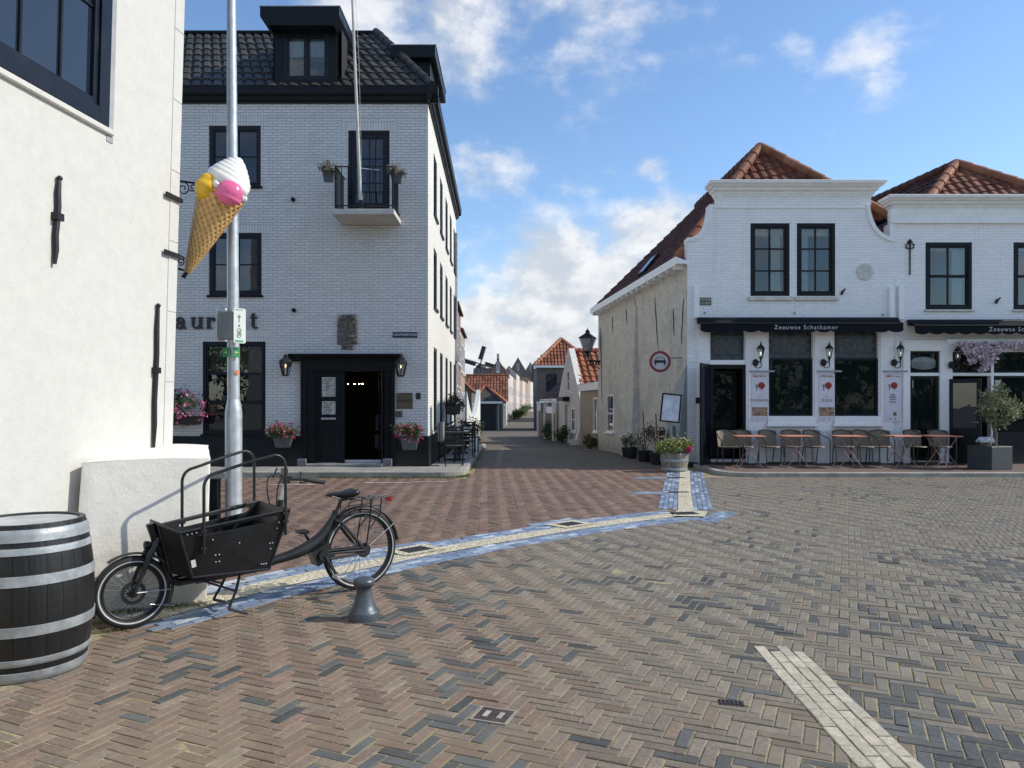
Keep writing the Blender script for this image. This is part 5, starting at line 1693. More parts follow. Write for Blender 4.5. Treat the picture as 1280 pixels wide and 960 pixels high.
for c in word:
    mb = MB(); glyph(mb, c, x, xh, T); mb.build('letter', M_ink, lt); x += adv[c] * xh + pitch
# lanterns beside the entrance
def lantern(name, label, cx, cy, z, h, group):
    th = thing(name, label, 'lantern', (0, 0, 0), group=group)
    r = h * .30
    mb = MB()
    mb.lathe([(r * 1.0, h * .60), (r * 1.02, h * .66), (r * .9, h * .74), (r * .6, h * .80), (r * .35, h * .82), (r * .33, h * .90), (r * .42, h * .93), (r * .2, h * .97), (.006, h * 1.02), (.004, h * 1.08)], (0, 0, 0), 8)
    mb.lathe([(r * .48, 0), (r * .5, .02), (r * .4, .03)], (0, 0, 0), 8)
    for k in range(8):
        a = 2 * PI * k / 8; ca, sa_ = math.cos(a), math.sin(a)
        mb.tube([(r * .48 * ca, r * .48 * sa_, .01), (r * .95 * ca, r * .95 * sa_, h * .62)], .009, 5)
    mb.build('frame', M_iron, th, smooth=30)
    mb = MB(); mb.lathe([(r * .44, .02), (r * .9, h * .61)], (0, 0, 0), 8, caps=False); mb.build('glass', M_glass_clear, th)
    mb = MB(); mb.lathe([(.008, h * .40), (.014, h * .44), (.015, h * .49), (.006, h * .54)], (0, 0, 0), 10); mb.build('bulb', M_lamp, th, smooth=40)
    mb = MB(); mb.tube([(0, .0, h * .95), (.02, .10, h * .98), (.02, .27, h * .8)], .012, 6); mb.obox((.02, .27, h * .78), (.06, .02, .14)); mb.build('bracket', M_iron, th, smooth=30)
    th.location = (cx, cy, z)
    return th
a = P(357, 470, YH - .26); L1 = lantern('wall_lantern', 'black lantern with a glowing bulb, left of the hotel entrance', a.x, a.y, a.z, .50, 'lanterns beside the entrance')
a = P(501, 471, YH - .26); dup(L1, 'black lantern with a glowing bulb, right of the hotel entrance', loc=(a.x, a.y, a.z))
# signs
ss = thing('street_name_sign', 'dark blue enamel sign reading HOOFDPOORTSTRAAT on the grey brick corner', 'sign', (hx(506), YH, hz_(418)))
mb = MB(); FB(mb, 491, 522, 415, 422, .005, .02); mb.build('plate', plain('blue_enamel', (.02, .035, .075), .3, bump=0), ss, bevel=.004)
mb = MB(); mb.text('HOOFDPOORTSTRAAT', Matrix.Translation((hx(506.5), YH - .0215, hz_(418.6))) @ Matrix.Rotation(PI / 2, 4, 'X'), .072, bold=.001); mb.build('lettering', plain('pale_lettering', (.6, .63, .66), .5, bump=0), ss)
def plaque(u0, u1, v0, v1, label, txt=None, col=(.14, .115, .075), sz=.06):
    th = thing('plaque', label, 'plaque', (hx((u0 + u1) / 2), YH, hz_(v1)))
    mb = MB(); FB(mb, u0, u1, v0, v1, .004, .022); mb.build('plate', plain('bronze_' + str(u0), col, .45, .4, var=.3, bump=.1), th, bevel=.004)
    if txt:
        mb = MB(); mb.text(txt, Matrix.Translation((hx((u0 + u1) / 2), YH - .0235, hz_((v0 + v1) / 2))) @ Matrix.Rotation(PI / 2, 4, 'X'), sz, bold=.0015); mb.build('lettering', M_ink, th)
plaque(496, 516, 491, 511, 'square bronze plaque with dark letters between lantern and flower pot', 'VANALTE', sz=.075)
plaque(495, 503, 514, 521.5, 'small square bronze plaque just below the larger one')
plaque(520, 526, 491, 499, 'small dark house number plate beside the bronze plaque', '2', (.03, .035, .045), .1)

# flowers
PINK = [(.62, .07, .17), (.72, .16, .28), (.55, .03, .07), (.78, .30, .38)]
GRN = [(.05, .10, .022), (.075, .13, .03), (.035, .075, .018), (.10, .15, .04)]
def flower_pot(label, cx, cy, ztop, w0, w1, h, seed, spread, group, cols=PINK, nf=60, nl=1000, pot=M_pot_grey, size=.06, fl=.032, low=.0, hang=0):
    th = thing('flower_pot', label, 'flower pot', (0, 0, 0), group=group); rg = random.Random(seed)
    mb = MB(); d0, d1 = w0 * .42, w1 * .42
    vs = [(-w0, -d0, -h), (w0, -d0, -h), (w0, d0, -h), (-w0, d0, -h), (-w1, -d1, 0), (w1, -d1, 0), (w1, d1, 0), (-w1, d1, 0)]
    mb.add(vs, [(0, 3, 2, 1), (4, 5, 6, 7), (0, 1, 5, 4), (1, 2, 6, 5), (2, 3, 7, 6), (3, 0, 4, 7)]); mb.box(-w1 - .012, w1 + .012, -d1 - .012, d1 + .012, -.025, .004)
    mb.build('pot', pot, th, bevel=.006)
    mb = MB(); clumps(mb, nl, (0, 0, spread[2] * .42 - low), spread, size, rg, GRN, k=12, cr=.5); mb.build('foliage', M_leaf, th, uv=False)
    mb = MB()
    for k in range(nf):
        d = V((rg.gauss(0, 1), rg.gauss(-.5, 1), rg.gauss(.3, 1))).normalized()
        c = V((d.x * spread[0], d.y * spread[1], d.z * spread[2] + spread[2] * .42 - low)) * rg.uniform(.8, 1.05)
        cl = rg.choice(cols)
        for q in range(7):
            o_ = V((rg.gauss(0, fl * .5), rg.gauss(0, fl * .5), rg.gauss(0, fl * .5)))
            leaves(mb, 1, c + o_, (.004,) * 3, fl, rg, [cl], asp=1.0)
    mb.build('blossoms', M_petal, th, uv=False)
    th.location = (cx, cy, ztop)
    return th
g_ = 'flower pots beside the entrance'
a = P(354, 543, YH - .35); flower_pot('grey pot of pink and red flowers fixed left of the hotel entrance', a.x, a.y, a.z, .16, .23, .30, 3, (.42, .26, .2), g_)
a = P(512, 546, YH - .35); flower_pot('grey pot of pink and red flowers fixed right of the hotel entrance', a.x, a.y, a.z, .15, .21, .30, 4, (.38, .26, .24), g_)
a = P(226, 520, YH - .3); flower_pot('dark window box with pink geraniums half behind the cream house corner', a.x, a.y, a.z, .40, .44, .2, 5, (.6, .28, .42), None, cols=[(.70, .16, .36), (.75, .25, .45)], nf=46, nl=900, pot=M_pot_black, size=.085, fl=.06)
DRY = [(.30, .20, .14), (.42, .28, .25), (.5, .42, .36), (.35, .12, .14)]
a = P(411, 214, YB + .3); f1 = flower_pot('small grey planter with faded flowers on the left end of the balcony rail', a.x, a.y, a.z, .10, .14, .24, 6, (.24, .3, .13), 'planters on the balcony rail', cols=DRY, nf=50, nl=300, size=.05, fl=.022)
a = P(496, 216, YB + .3); flower_pot('small grey planter with faded flowers on the right end of the balcony rail', a.x, a.y, a.z, .10, .14, .24, 7, (.24, .3, .13), 'planters on the balcony rail', cols=DRY, nf=50, nl=300, size=.05, fl=.022)
# ---------------------------------------------------------------- cafe houses on the right
YF = 18.5; SF = YF / F
def fxx(u): return (u - 640) * SF
def fz(v): return HC + (505 - v) * SF
OF = V((0, YF, 0))
def fr(u0, u1, v0, v1): return rect(fxx(u0), fxx(u1), fz(v1), fz(v0))
c1 = thing('house', 'white brick cafe house with curved gable, two upper windows and red tiled roof', 'house', (6.8, YF, 0))
pl = [(859, 590), (859, 301), (864, 300.5), (869, 298.8), (874, 296), (879, 291.5), (883, 286), (886, 279), (888, 271), (889.4, 263), (890, 256), (897, 256), (897, 243), (1089, 246), (1089, 256), (1083, 256), (1083.7, 263), (1085.5, 271), (1088.3, 279), (1092, 286), (1096.5, 291.5), (1102, 296), (1108, 299), (1113, 300.5), (1118, 301), (1118, 590)]
outer = [(fxx(u), fz(v)) for u, v in pl]
outer[0] = (fxx(859), -.03); outer[-1] = (fxx(1118), -.03)
holes = [fr(938, 987, 279, 370), fr(996, 1044, 279, 370), fr(888, 931, 412, 450), fr(888, 932, 456, 574), fr(961, 1016, 412, 520), fr(1043, 1098, 412, 520)]
mb = MB(); mb.poly(OF, X_, Z_, NF, outer, holes, reveal=.13, edge=.3)
mb.build('wall', M_white_brick, c1)
FC = lambda m_, u0, u1, v0, v1, d0, d1: m_.fbox(OF, X_, Z_, NF, fxx(u0), fxx(u1), fz(v1), fz(v0), d0, d1)
def coping(pts, w_=.07):
    mb_ = MB(); q_ = [V((fxx(u), YF, fz(v))) for u, v in pts]; vs = []
    for i_, p in enumerate(q_):
        d = (q_[min(i_ + 1, len(q_) - 1)] - q_[max(i_ - 1, 0)]).normalized(); n_ = V((-d.z, 0, d.x)); n_ = n_ if n_.z > 0 else -n_
        for (h_, y_) in ((-.02, -.05), (w_, -.05), (w_, .32), (-.02, .32)): vs.append(p + n_ * h_ + V((0, y_, 0)))
    n = len(q_)
    mb_.add(vs, [(4 * i_ + k, 4 * i_ + (k + 1) % 4, 4 * i_ + 4 + (k + 1) % 4, 4 * i_ + 4 + k) for i_ in range(n - 1) for k in range(4)] + [(0, 1, 2, 3), (4 * n - 1, 4 * n - 2, 4 * n - 3, 4 * n - 4)])
    return mb_
M_cop = plain('white_coping_paint', (.84, .845, .84), .6, var=.07, bump=.15)
coping(pl[1:11]).build('gable_coping', M_cop, c1); coping(pl[15:25]).build('gable_coping', M_cop, c1)
def cornice(parent, u0, u1, vt, vb, d=.3):
    z1, z0 = fz(vt), fz(vb); h = z1 - z0
    prof = [(-.06, z0), (.03, z0), (.035, z0 + h * .12), (.06, z0 + h * .15), (.08, z0 + h * .3), (.15, z0 + h * .42), (.16, z0 + h * .55), (.22, z0 + h * .62), (d - .04, z0 + h * .75), (d, z0 + h * .8), (d, z0 + h * .94), (d + .015, z0 + h * .95), (d + .01, z1), (-.3, z1), (-.3, z0)]
    m_ = MB(); A, B = V((fxx(u0), YF, 0)), V((fxx(u1), YF, 0))
    m_.extrude_profile(A, B, NF, prof)
    for p, out_ in ((A, -X_), (B, X_)):                      # returned ends
        n = len(prof) - 2
        vs = []
        for (dd, zz) in prof[:13]:
            vs += [p + NF * dd + Z_ * zz, p + NF * max(dd, 0) + out_ * max(dd, 0) * .8 + Z_ * zz, p + out_ * max(dd, 0) * .8 + V((0, .3, zz))]
        for i in range(12):
            m_.quad(vs[3 * i], vs[3 * i + 1], vs[3 * i + 4], vs[3 * i + 3]); m_.quad(vs[3 * i + 1], vs[3 * i + 2], vs[3 * i + 5], vs[3 * i + 4])
        m_.add([vs[36], vs[37], vs[38], p + V((0, .3, z1))], [(0, 1, 2, 3)])
    return m_.build('cornice', M_cop, parent)
cornice(c1, 897, 1089, 229, 246)
mb = MB(); FC(mb, 892, 1083, 258.5, 260.5, -.02, .025); mb.build('string_course', M_cop, c1)
for (u0, u1) in ((938, 987), (996, 1044)):
    mb = MB(); FC(mb, u0 - 3, u1 + 3, 371, 376, -.1, .07); mb.build('window_sill', M_cream_stone, c1, bevel=.008)
    x0, x1 = fxx(u0), fxx(u1)
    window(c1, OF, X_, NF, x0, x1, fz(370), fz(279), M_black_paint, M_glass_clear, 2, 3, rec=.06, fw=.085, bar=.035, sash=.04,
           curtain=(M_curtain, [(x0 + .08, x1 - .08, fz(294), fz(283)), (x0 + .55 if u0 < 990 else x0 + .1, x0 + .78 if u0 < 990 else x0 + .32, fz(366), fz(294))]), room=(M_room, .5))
    mb = MB()
    for k in (-.28, .27): mb.sphere(((x0 + x1) / 2 + k, YF + .3, fz(362)), .035, 8, 6); mb.lathe([(.03, 0), (.05, .07)], ((x0 + x1) / 2 + k, YF + .3, fz(367)), 10)
    mb.build('window_ornaments', plain('pale_ornament', (.5, .5, .48), .5), c1)
mb = MB(); mb.lathe([(.215, 0), (.20, .03), (.16, .035), (.1, .025), (.0, .02)], (fxx(1081), YF, fz(340)), 28, Matrix.Rotation(PI / 2, 3, 'X'), caps=False); mb.build('round_relief', plain('weathered_relief', (.62, .61, .57), .85, var=.2, bump=.6, scale=18), c1, smooth=30)
mb = MB()
for u, v in ((881, 391), (993, 391), (1103, 393)): mb.sphere((fxx(u), YF - .015, fz(v)), .03, 8, 6)
mb.build('anchor_plates', M_zinc, c1)
M_iron2 = M_iron
def tie_end(parent, u, v):
    m_ = MB(); p = V((fxx(u), YF - .03, fz(v))); m_.obox(p, (.05, .05, .10), Matrix.Rotation(R(25), 3, 'Y')); m_.tube([p, p + V((.05, -.06, .09))], .02, 6); m_.build('iron_hook', M_iron, parent)
tie_end(c1, 1052, 366)
def pipe(parent, u, v0, v1):
    m_ = MB(); FC(m_, u - 3.2, u + 3.2, v0, v1, .0, .10); m_.build('pipe_casing', M_white_paint, parent, bevel=.012)
pipe(c1, 870, 357, 398); pipe(c1, 1113, 359, 399)
# shop front pieces
mb = MB()
for (u0, u1) in ((872, 886), (932, 958), (1018, 1041), (1100, 1117)):
    FC(mb, u0, u1, 412, 579, -.02, .035); FC(mb, u0 + 2.5, u1 - 2.5, 430, 540, .03, .05)
FC(mb, 886.3, 931.7, 450.2, 455.7, -.1, .03)
FC(mb, 886, 1117, 404, 411.7, -.02, .05)
FC(mb, 861, 871.5, 450, 453, -.02, .012)
mb.build('shopfront_pilaster', M_white_paint, c1, bevel=.006)
for (u0, u1) in ((958.3, 1017.7), (1041.3, 1099.7)):
    mb = MB(); FC(mb, u0, u1, 520.3, 530, -.1, .09); FC(mb, u0 - 2, u1 + 2, 530, 533, -.1, .13); mb.build('window_sill', M_white_paint, c1, bevel=.006)
mb = MB(); FC(mb, 859.5, 1118, 577.5, 590, -.02, .03); mb.build('plinth', M_black_plinth, c1)
M_lead = plain('lead_came', (.12, .125, .12), .6, .3, bump=0)
M_stained = plain('dull_leaded_glass', (.045, .06, .072), .25, var=.5, scale=9, bump=0)
def leaded(parent, u0, u1, v0, v1):
    """upper light of leaded glass with a lantern shaped ornament"""
    x0, x1, z0, z1 = fxx(u0), fxx(u1), fz(v1), fz(v0); W_, H2 = x1 - x0, z1 - z0
    m_ = MB(); m_.fbox(OF, X_, Z_, NF, x0, x1, z0, z1, -.11, -.10)
    o = m_.build('leaded_light', M_stained, parent)
    m_ = MB()
    def ln(a, b, c, d):
        p, q = V((x0 + a * W_, YF + .098, z0 + b * H2)), V((x0 + c * W_, YF + .098, z0 + d * H2)); m_.tube([p, q], .007, 4)
    for f_ in (.14, .86): ln(f_, 0, f_, 1)
    for f_ in (.18, .45, .72): ln(0, f_, .28, f_); ln(.72, f_, 1, f_)
    ln(.14, .72, .86, .72); ln(.14, .18, .86, .18); ln(.28, .18, .28, .72); ln(.72, .18, .72, .72)
    for s_ in (-1, 1): ln(.5, .2, .5 + s_ * .07, .45); ln(.5 + s_ * .07, .45, .5, .72); ln(.5 + s_ * .07, .45, .5 + s_ * .2, .6)
    m_.build('leading', M_lead, o)
    m_ = MB()
    for (a, b) in ((.03, .22), (.03, .5), (.9, .22), (.9, .5)):
        m_ = MB(); m_.fbox(OF, X_, Z_, NF, x0 + a * W_, x0 + (a + .07) * W_, z0 + b * H2, z0 + (b + .18) * H2, -.1, -.097); m_.build('dark_pane', M_ink, o)
def shopwin(parent, u0, u1, v0, v1, **k):
    return window(parent, OF, X_, NF, fxx(u0), fxx(u1), fz(v1), fz(v0), M_black_paint, M_glass_shop, 1, 1, rec=.08, fw=.05, bar=.03, name='shop_window', **k)
for (u0, u1) in ((961, 1016), (1043, 1098)):
    shopwin(c1, u0, u1, 448, 520); leaded(c1, u0, u1, 412, 447.5)
leaded(c1, 888, 931, 412, 450)
# doorway with an open leaf at the left
mb = MB(); x0, x1 = fxx(888), fxx(932)
for q in ([(x0, 0), (x0, 1.2)], ):
    mb.quad((x0 - .02, YF + .13, .05), (x0 - .02, YF + 1.6, .05), (x0 - .02, YF + 1.6, 2.7), (x0 - .02, YF + .13, 2.7)); mb.quad((x1 + .02, YF + .13, .05), (x1 + .02, YF + .13, 2.7), (x1 + .02, YF + 1.6, 2.7), (x1 + .02, YF + 1.6, .05))
    mb.quad((x0, YF + 1.6, .05), (x1, YF + 1.6, .05), (x1, YF + 1.6, 2.7), (x0, YF + 1.6, 2.7)); mb.quad((x0, YF + .1, .1), (x1, YF + .1, .1), (x1, YF + 1.6, .1), (x0, YF + 1.6, .1))
    mb.quad((x0, YF + .1, 2.62), (x0, YF + 1.6, 2.62), (x1, YF + 1.6, 2.62), (x1, YF + .1, 2.62))
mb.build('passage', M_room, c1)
mb = MB(); FC(mb, 888, 892, 456, 574, -.2, -.02); FC(mb, 928.5, 932, 456, 574, -.2, -.02); FC(mb, 892, 928.5, 456, 461, -.2, -.02)
FC(mb, 922, 928, 462, 572, -.5, -.44); FC(mb, 893, 922, 462, 467, -.5, -.44); FC(mb, 893, 898, 467, 572, -.5, -.44); FC(mb, 898, 922, 540, 572, -.5, -.45)
mb.build('door_frame', M_black_paint, c1, bevel=.005)
mb = MB(); FC(mb, 898, 922, 467, 540, -.48, -.47); mb.build('door_pane', M_glass_shop, c1)
def door_leaf(parent, hinge_u, w_, ang, z0, z1, name='open_door', gz0=.42):
    h = V((fxx(hinge_u), YF - .0, 0)); u_ = V((math.cos(ang), math.sin(ang), 0)); n_ = V((math.sin(ang), -math.cos(ang), 0))
    m_ = MB(); H2 = z1 - z0; zz = z0 + H2 * gz0
    B = lambda *k: m_.fbox(h, u_, Z_, n_, *k)
    B(0, .09, z0, z1, 0, .045); B(w_ - .09, w_, z0, z1, 0, .045); B(.09, w_ - .09, z1 - .1, z1, 0, .045); B(.09, w_ - .09, z0, zz, 0, .045); B(.16, w_ - .16, z0 + .12, zz - .12, -.008, .053)
    o = m_.build(name, M_black_paint, parent, bevel=.004)
    m_ = MB(); m_.fbox(h, u_, Z_, n_, .09, w_ - .09, zz, z1 - .1, .018, .026); m_.build('pane', M_glass, o)
    m_ = MB(); p = h + u_ * (w_ - .05) + Z_ * (z0 + 1.0) + n_ * .05; m_.tube([p, p + n_ * .05, p + n_ * .05 - u_ * .11], .011, 6); m_.build('handle', M_zinc, o)
    return o
door_leaf(c1, 888.5, .92, R(-118), .11, 2.52)
mb = MB(); FC(mb, 869, 874, 497, 504.5, .036, .045); mb.build('number_plate', M_ink, c1)
# side wall along the street with its old cracks, buttress and windows
C_A, C_B = V((fxx(859), YF, 0)), V((3.04, 26.5, 0)); UC = (C_B - C_A).normalized(); NC = V((-UC.y, UC.x, 0)); LC = (C_B - C_A).length
if NC.x > 0: NC = -NC
def cs(y): return (y - YF) / (26.5 - YF) * LC
def cpx(u, v):
    d = V(((u - 640) / F, 1, (505 - v) / F)); o = V((0, 0, HC)); p = o + d * ((C_A - o).dot(NC) / d.dot(NC)); return (p - C_A).dot(UC), p.z
mb = MB(); h2 = []
for (u0, u1, v0, v1) in ((758, 767, 493, 541), (778, 787, 494, 545)):
    s0, zA = cpx(u1, v0); s1, zB = cpx(u0, v1); s2, zC = cpx(u1, v1)
    h2.append(rect(s0, s1, zC, zA))
ol = [(0, -.3), (LC, -.4), (LC, 4.72), (0, 4.98)]
nx = 26
vsn = MB(); vsn.poly(C_A, UC, Z_, NC, ol, h2, reveal=.14)
mb = vsn; mb.quad(C_B + Z_ * -.4, V((9.4, 26.5, -.4)), V((9.4, 26.5, 5)), C_B + Z_ * 4.72); mb.add([C_B + Z_ * 4.72, V((9.4, 26.5, 5.6)), V((6.63, 26.5, 8.5))], [(0, 1, 2)])
mb.quad(V((9.41, YF, 0)), V((9.41, 26.5, 0)), V((9.41, 26.5, 5.6)), V((9.41, YF, 5.6)))
mb.build('wall', M_old_plaster, c1)
for h in h2:
    window(c1, C_A, UC, NC, h[0][0], h[1][0], h[0][1], h[2][1], M_white_paint, M_glass, 1, 2, rec=.06, fw=.06, bar=.04, sill=(.05, .07, .06), sill_m=M_white_paint)
M_crack = plain('dark_wall_seam', (.07, .065, .06), .9, bump=0)
for (u0, v0, u1, v1) in ((766, 395, 766, 415), (783, 385, 784, 405), (794, 372, 797, 428), (819, 372, 823, 438), (842, 385, 843, 420), (855, 372, 852, 430), (751, 410, 753, 505)):
    (s0, za), (s1, zb) = cpx(u0, v0), cpx(u1, v1)
    pts = [C_A + UC * (s0 + (s1 - s0) * k / 6 + .012 * math.sin(k * 1.7)) + Z_ * (za + (zb - za) * k / 6) + NC * .008 for k in range(7)]
    mb = MB(); mb.tube(pts, [.006, .016, .02, .015, .017, .012, .005], 6, flat=.6); mb.build('wall_tie', M_crack, c1)
# leaning piers of the old side wall
def pier(s0, s1, d0, z1, name, m_, top=.05):
    b_ = MB(); w_ = s1 - s0
    P_ = lambda s_, d, z: C_A + UC * s_ + NC * d + Z_ * z
    b_.add([P_(s0, d0, -.1), P_(s1, d0, -.1), P_(s1 - w_ * .25, top, z1), P_(s0 + w_ * .25, top, z1), P_(s0, -.01, -.1), P_(s1, -.01, -.1), P_(s1 - w_ * .25, -.01, z1), P_(s0 + w_ * .25, -.01, z1)],
           [(0, 1, 2, 3), (3, 2, 6, 7), (0, 3, 7, 4), (1, 5, 6, 2)])
    b_.build(name, m_, c1, merge=True, bevel=.015)
pier(cpx(800, 520)[0], cpx(790, 520)[0] + .35, .28, 4.5, 'wall_pier', M_old_plaster)
M_blugrey = plain('blue_grey_paint', (.30, .34, .35), .6, var=.15, bump=.2)
mb = MB(); P_ = lambda s_, d, z: C_A + UC * s_ + NC * d + Z_ * z
mb.add([P_(-.0, .22, -.05), P_(.95, .22, -.05), P_(.95, .20, .9), P_(.55, .08, 2.05), P_(-.0, .03, 2.5), P_(0, .20, .9), P_(0, -.02, -.05), P_(.95, -.02, -.05), P_(.95, -.02, .9), P_(.55, -.02, 2.05), P_(0, -.02, 2.5)],
       [(0, 1, 2, 5), (5, 2, 3, 4), (1, 7, 8, 2), (2, 8, 9, 3), (3, 9, 10, 4), (6, 0, 5), (6, 5, 4, 10)])
mb.build('wall_pier', M_blugrey, c1, merge=True)
mb = MB(); mb.fbox(C_A, UC, Z_, NC, .28, .5, .1, 1.0, .215, .226); mb.build('meter_door', plain('meter_door_grey', (.12, .14, .15), .5), c1)
# eaves board with brackets, gutter
mb = MB()
EA, EB = C_A + V((0, 0, 5.0)), C_B + V((0, 0, 4.73)); 
mb.add([EA + NC * -.05, EB + NC * -.05, EB + NC * .30, EA + NC * .30, EA + NC * -.05 + Z_ * .05, EB + NC * -.05 + Z_ * .05, EB + NC * .30 + Z_ * .17, EA + NC * .30 + Z_ * .17, EA + NC * .30 - Z_ * .03, EB + NC * .30 - Z_ * .03],
       [(0, 3, 2, 1), (4, 5, 6, 7), (8, 9, 6, 7)[::-1], (0, 4, 7, 3), (1, 2, 6, 5)])
for k in range(17):
    p = EA.lerp(EB, (k + .5) / 17); 
    mb.obox(p + NC * .13 - Z_ * .05, (.07, .28, .1), Matrix((UC, NC, Z_)).transposed())
mb.build('eaves', M_white_paint, c1)
rg = random.Random(31)
SHADE_RED = (.085, .030, .020); RED2 = (.125, .047, .030); ORG = (.18, .066, .038)  # the darkest red carries the shade of the left slopes in its colour
e1, e2 = V((4.12, YF + .32, 5.12)), V((2.80, 26.6, 4.86)); r1, r2 = V((6.76, 20.5, 8.5)), V((6.55, 26.6, 8.5)); e3, e4 = V((9.45, YF + .32, 6.2)), V((9.5, 26.6, 6.1))
mb = MB()
tiles(mb, e2, e1, r2, r1, 34, 16, SHADE_RED, rg, col2=RED2)
tiles(mb, e3, e4, r1, r2, 30, 12, ORG, rg, col2=RED2)
# front hip
n_t = 22
def tri_in(a, b): return abs(a - (.5 + (.0))) < .5 * (1 - b) + .01
A3, B3 = e1, e3
mid_ = A3 + (B3 - A3) * ((r1 - A3).dot((B3 - A3)) / (B3 - A3).length_squared); up_ = r1 - mid_
fa = (mid_ - A3).length / (B3 - A3).length
def inh(a, b):
    return (fa * b) - .01 < a < 1 - (1 - fa) * b + .01
tiles(mb, A3, B3, A3 + up_, B3 + up_, 24, 12, ORG, rg, inside=inh, col2=(.20, .06, .03))
OR2 = (.30, .125, .068)
ridge(mb, e1 + Z_ * .06, r1 + Z_ * .07, .12, OR2, rg); ridge(mb, e3 + Z_ * .06, r1 + Z_ * .07, .12, OR2, rg); ridge(mb, r1 + Z_ * .05, r2 + Z_ * .05, .12, RED2, rg)
mb.build('roof', M_tile_red, c1)
mb = MB(); q_ = Z_ * -.05
mb.add([p + q_ for p in (e1, e2, r2, r1, e3, e4)], [(0, 3, 2, 1), (4, 5, 2, 3), (0, 4, 3)]); mb.build('roof_boards', M_room, c1)
nr = (e2 - e1).cross(r1 - e1).normalized(); nr = nr if nr.z > 0 else -nr
mb = MB(); p = e1.lerp(e2, .42).lerp(r1.lerp(r2, .42), .17) + nr * .09; ua = (e2 - e1).normalized(); ub = nr.cross(ua)
mb.obox(p, (.55, .75, .06), Matrix((ua, ub, nr)).transposed()); sk = mb.build('skylight', M_slate, c1)
mb = MB(); mb.obox(p + nr * .034, (.45, .62, .01), Matrix((ua, ub, nr)).transposed()); mb.build('pane', M_glass, sk)

# ------------------------------------------------ second house
c2 = thing('house', 'white cafe house with straight cornice and hipped red roof at the right edge', 'house', (12, YF, 0))
u_end = 1420
h3 = [fr(1157, 1215, 303, 387), fr(1267, 1325, 303, 387), fr(1137, 1174, 439, 466), fr(1137, 1174, 470, 576), fr(1190, 1238, 440, 466), fr(1242, 1330, 440, 466), fr(1190, 1238, 470, 577), fr(1242, 1330, 470, 560)]
mb = MB(); mb.poly(OF + V((.004, .006, 0)), X_, Z_, NF, [(fxx(1118.2), -.03), (fxx(u_end), -.03), (fxx(u_end), fz(262)), (fxx(1118.2), fz(262))], h3, reveal=.13)
mb.quad((fxx(u_end), YF, 0), (fxx(u_end), 26.5, 0), (fxx(u_end), 26.5, 6.6), (fxx(u_end), YF, 6.6))
mb.build('wall', M_white_brick, c2)
cornice(c2, 1117, u_end, 247, 262.5)
mb = MB(); FC(mb, 1112, u_end, 262, 277, -.1, .045); FC(mb, 1112, u_end, 277, 279.5, -.1, .07); FC(mb, 1112, 1117.5, 279.5, 303, -.3, .03); mb.build('frieze', M_cop, c2)
for (u0, u1) in ((1157, 1215), (1267, 1325)):
    x0, x1 = fxx(u0), fxx(u1)
    window(c2, OF, X_, NF, x0, x1, fz(387), fz(303), M_black_paint, M_glass_clear, 2, 2, rec=.06, fw=.085, bar=.035, sash=.04, meet=[1], sill=(.04, .05, .05), sill_m=M_cream_stone,
           curtain=(M_curtain, [(x0 + .09, x1 - .09, fz(312), fz(307)), (x1 - .42, x1 - .1, fz(383), fz(312))]), room=(M_room, .5))
pipe(c2, 1124.5, 357, 400); tie_end(c2, 1245, 377)
mb = MB()      # ornamental wall anchor
a = V((fxx(1137), YF - .02, fz(305))); mb.tube([a, V((fxx(1137), YF - .02, fz(344)))], [.02, .016], 8)
for s_ in (-1, 1): mb.tube([a + V((0, 0, -.12)), a + V((s_ * .09, 0, -.1)), a + V((s_ * .1, 0, -.02)), a + V((s_ * .05, 0, 0))], .016, 6)
mb.tube([a + V((-.06, 0, .03)), a + V((0, 0, .11)), a + V((.06, 0, .03))], .016, 6); mb.sphere(a + V((0, 0, .04)), .045, 10, 8)
mb.build('wall_anchor', M_iron, c2, smooth=40)
mb = MB()
FC(mb, 1128, 1137, 439, 579, -.02, .04); FC(mb, 1174.2, 1189.8, 431, 579, -.02, .04); FC(mb, 1128, 1190, 425, 438.8, -.02, .045); FC(mb, 1137.2, 1173.8, 466, 470, -.1, .02)
FC(mb, 1181, u_end, 424, 431, -.02, .09); FC(mb, 1190, u_end, 431, 439.8, -.02, .05); FC(mb, 1238.2, 1241.8, 440, 577, -.1, .02); FC(mb, 1190, 1330, 466.2, 469.8, -.1, .021)
FC(mb, 1242, 1330, 560, 577, -.12, .02)
mb.build('shopfront_pilaster', M_white_paint, c2, bevel=.006)
mb = MB(); FC(mb, 1119, u_end, 577.5, 590, -.02, .03); FC(mb, 1242, u_end, 540, 577, .018, .03); mb.build('plinth', M_black_plinth, c2)
shopwin(c2, 1137, 1174, 439, 466); shopwin(c2, 1190, 1238, 440, 466); shopwin(c2, 1242, 1330, 440, 466); shopwin(c2, 1242, 1330, 470, 560)
mb = MB(); m_ = Matrix.Rotation(PI / 2, 3, 'X'); mb.sphere((fxx(1156), YF + .06, fz(454)), (.36, .16, .012), 28, 8, m_); mb.build('oval_mirror_pane', plain('pale_oval_glass', (.18, .21, .21), .15, bump=0), c2, smooth=60)
w3 = window(c2, OF, X_, NF, fxx(1137), fxx(1174), fz(576), fz(470), M_black_paint, M_glass_shop, 1, 1, rec=.08, fw=.08, name='glazed_door')
mb = MB(); FC(mb, 1141, 1167, 517, 552, -.115, -.108); mb.build('counter_panel', plain('brown_counter', (.075, .045, .03), .5, var=.4), c2)
mb = MB(); FC(mb, 1141.5, 1150, 511, 516.5, -.115, -.108); FC(mb, 1157, 1165, 508, 516.5, -.115, -.108); mb.build('pale_boxes', plain('dim_white', (.22, .22, .24), .7), c2)
